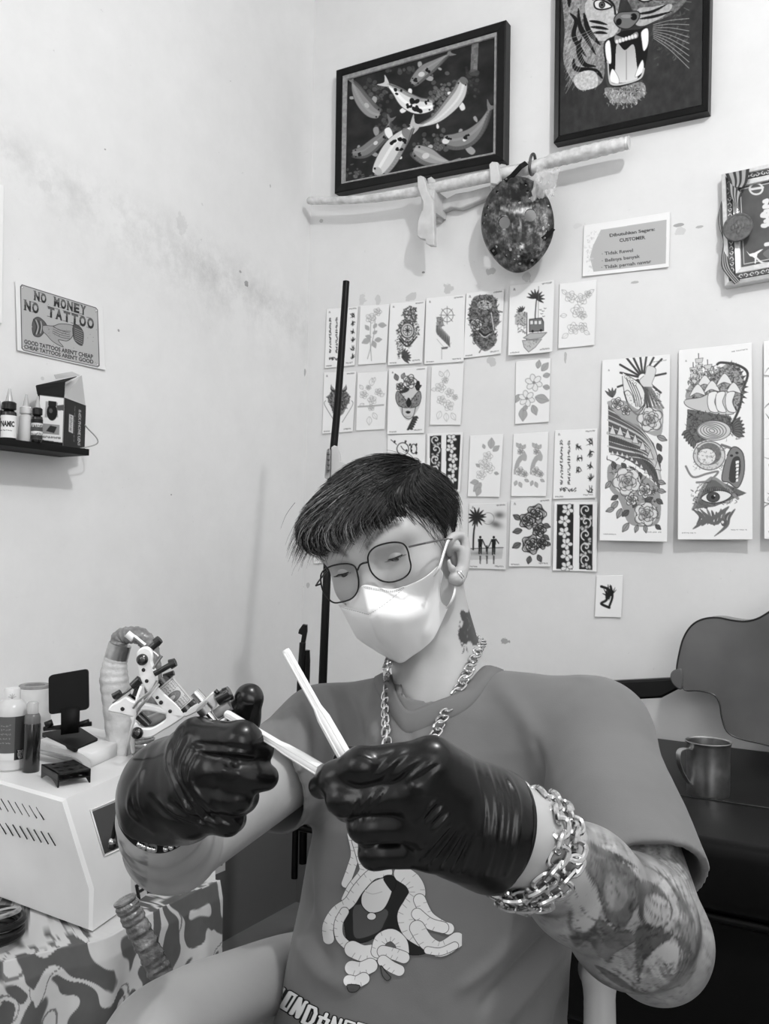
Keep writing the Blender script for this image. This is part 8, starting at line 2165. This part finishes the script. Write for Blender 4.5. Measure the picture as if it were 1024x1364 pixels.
I=np.arange(w_*h_).reshape(h_,w_); F=np.stack([I[:-1,:-1],I[1:,:-1],I[1:,1:],I[:-1,1:]],-1).reshape(-1,4); k_=lin(np.clip(cv.a,0,1)).reshape(-1); Vv=Vv.reshape(-1,3)
link('coil_label',npmesh('coil_label',np.concatenate([Vv,Vv+FWD*.0002]),np.concatenate([F,F[:,::-1]+w_*h_]),np.concatenate([k_,k_])),M['gloss_print'],tm)
tb((372,330),(392,354),(56,56),BK,'coil_cap',zm+.0075); tb((498,474),(516,494),56,BK,'coil_base',zm+.0075)
tb((300,560),(400,520),30,mat('coil_back',.35,.3,coat=.4),'coil',zm+.016)
tb((385,318),(440,300),(12,14),BK,'spring_tab',zm+.004)
tb((338,305),(432,252),(15,15),BK,'contact_screw',zm-.002); tb((420,256),(448,244),(27,22),BK,'screw_knob',zm-.003)
tb((300,185),(358,138),(20,18),BK,'binding_post',zm+.006); tb((345,142),(366,124),(26,22),BK,'post_nut',zm+.006); tb((332,188),(358,213),6,M['chrome'],'steel_pin',zm+.004)
tb((232,110),(288,156),12,M['steel'],'clip_tube',zm+.006); tb((195,95),(228,122),20,M['white_plastic'],'clip_sleeve',zm+.008)
tb((118,458),(250,352),(4,9),M['dark_steel'],'armature_bar',zm+.004); tb((122,425),(160,402),(18,16),BK,'rubber_nipple',zm+.003); tb((222,372),(262,335),(22,24),BK,'rubber_nipple',zm+.004); tb((240,420),(258,335),(20,12),BK,'spring_block',zm+.008)
tb((200,420),(258,470),(16,22),BK,'spring_block',zm+.009)
tb((252,520),(310,575),(26,22),BK,'rear_post',zm+.008)
tb((505,480),(560,452),(10,10),M['dark_steel'],'tube_stem',zm+.006)
tb((548,402),(588,446),28,M['chrome'],'vise_screw',zm-.004); tb((586,476),(612,506),(40,40),M['steel'],'vise_ring',zm-.004,zm-.003,24); tb((618,508),(672,578),(17,15),M['chrome'],'vise_rod',zm-.004)
tb((655,575),(712,545),(9,12),WM,'vise_tip',zm-.004)
tb((655,392),(668,404),12,BK,'grommet',zm-.003); tb((668,440),(735,405),(34,38),BK,'grommet',zm-.001); tb((700,400),(722,386),(20,14),BK,'grommet',zm-.003); tb((660,520),(735,465),(26,34),mat('clear_grip',.35,.15,coat=.6),'grip_sleeve',zm+.002)
# wires
def wire(pts,r,m,z=zm-.008): 
    MB().tube(smoothpts([Zt(x,y,z+dz) for x,y,dz in pts],6),r,6).build('wire',m,tm)
wire([(352,345,.004),(320,395,-.002),(262,440,-.004),(225,485,-.003)],.0011,M['steel']); wire([(360,360,.003),(318,415,-.003),(262,480,-.004),(240,520,.0)],.0010,M['steel'])
wire([(268,372,.003),(245,440,-.002),(236,520,-.002),(215,600,.0),(198,680,.01),(192,730,.03)],.0011,M['white_plastic']); wire([(378,212,.006),(352,245,.004),(330,280,.002)],.0008,M['dark_steel'])
# needle tube: narrow stem that widens to a ribbed tip
TIP=mat('white_tip_plastic',.80,.25,coat=.25,trans=0)
def tip(pts,rr,name,parent):
    Q=[np.array(p) for p in pts]; ax_=nrm(Q[-1]-Q[0]); mb=MB(); L=np.linalg.norm(Q[-1]-Q[0])
    prof=[]; 
    for r,p in zip(rr,Q): prof.append((r,np.dot(p-Q[0],ax_)))
    mb.lathe([(0,0)]+prof+[(0,prof[-1][1])],Q[0],ax_,28)
    u=nrm(np.cross(ax_,-FWD)); v=np.cross(u,ax_); v=v if np.dot(v,FWD)<0 else -v
    for sx in(-.5,.5):
        mb.tube([Q[0]+ax_*.002+(u*sx+v*.87)*rr[0],Q[2]+(u*sx+v*.87)*rr[2],Q[3]+(u*sx+v*.87)*rr[3],Q[-1]+(u*sx+v*.87)*rr[-1]],.0007,6)
    return mb.build(name,TIP,parent)
a,b=P(302,951,.632),P(427,1026,.574)
f=lambda t:a+(b-a)*t
tip([f(0),f(.02),f(.58),f(.66),f(.80),f(1)],[.0028,.0031,.0031,.0039,.0043,.0044],'needle_tube',tm)
a,b=P(380,866,.590),P(463,1014,.572)
nt_=empty('needle_tip',P(420,940,.58),'loose white plastic needle tip standing up between his left thumb and finger','needle tip')
tip([f(0),f(.02),f(.52),f(.62),f(.86),f(1)],[.0026,.0029,.0029,.0044,.0047,.0047],'tip_body',nt_)
# crinkled silver end seen between the fingers
MB().tube([P(343,1013,.63),P(352,1008,.625)],.0035,8).build('silver_end',M['chrome'],tm)
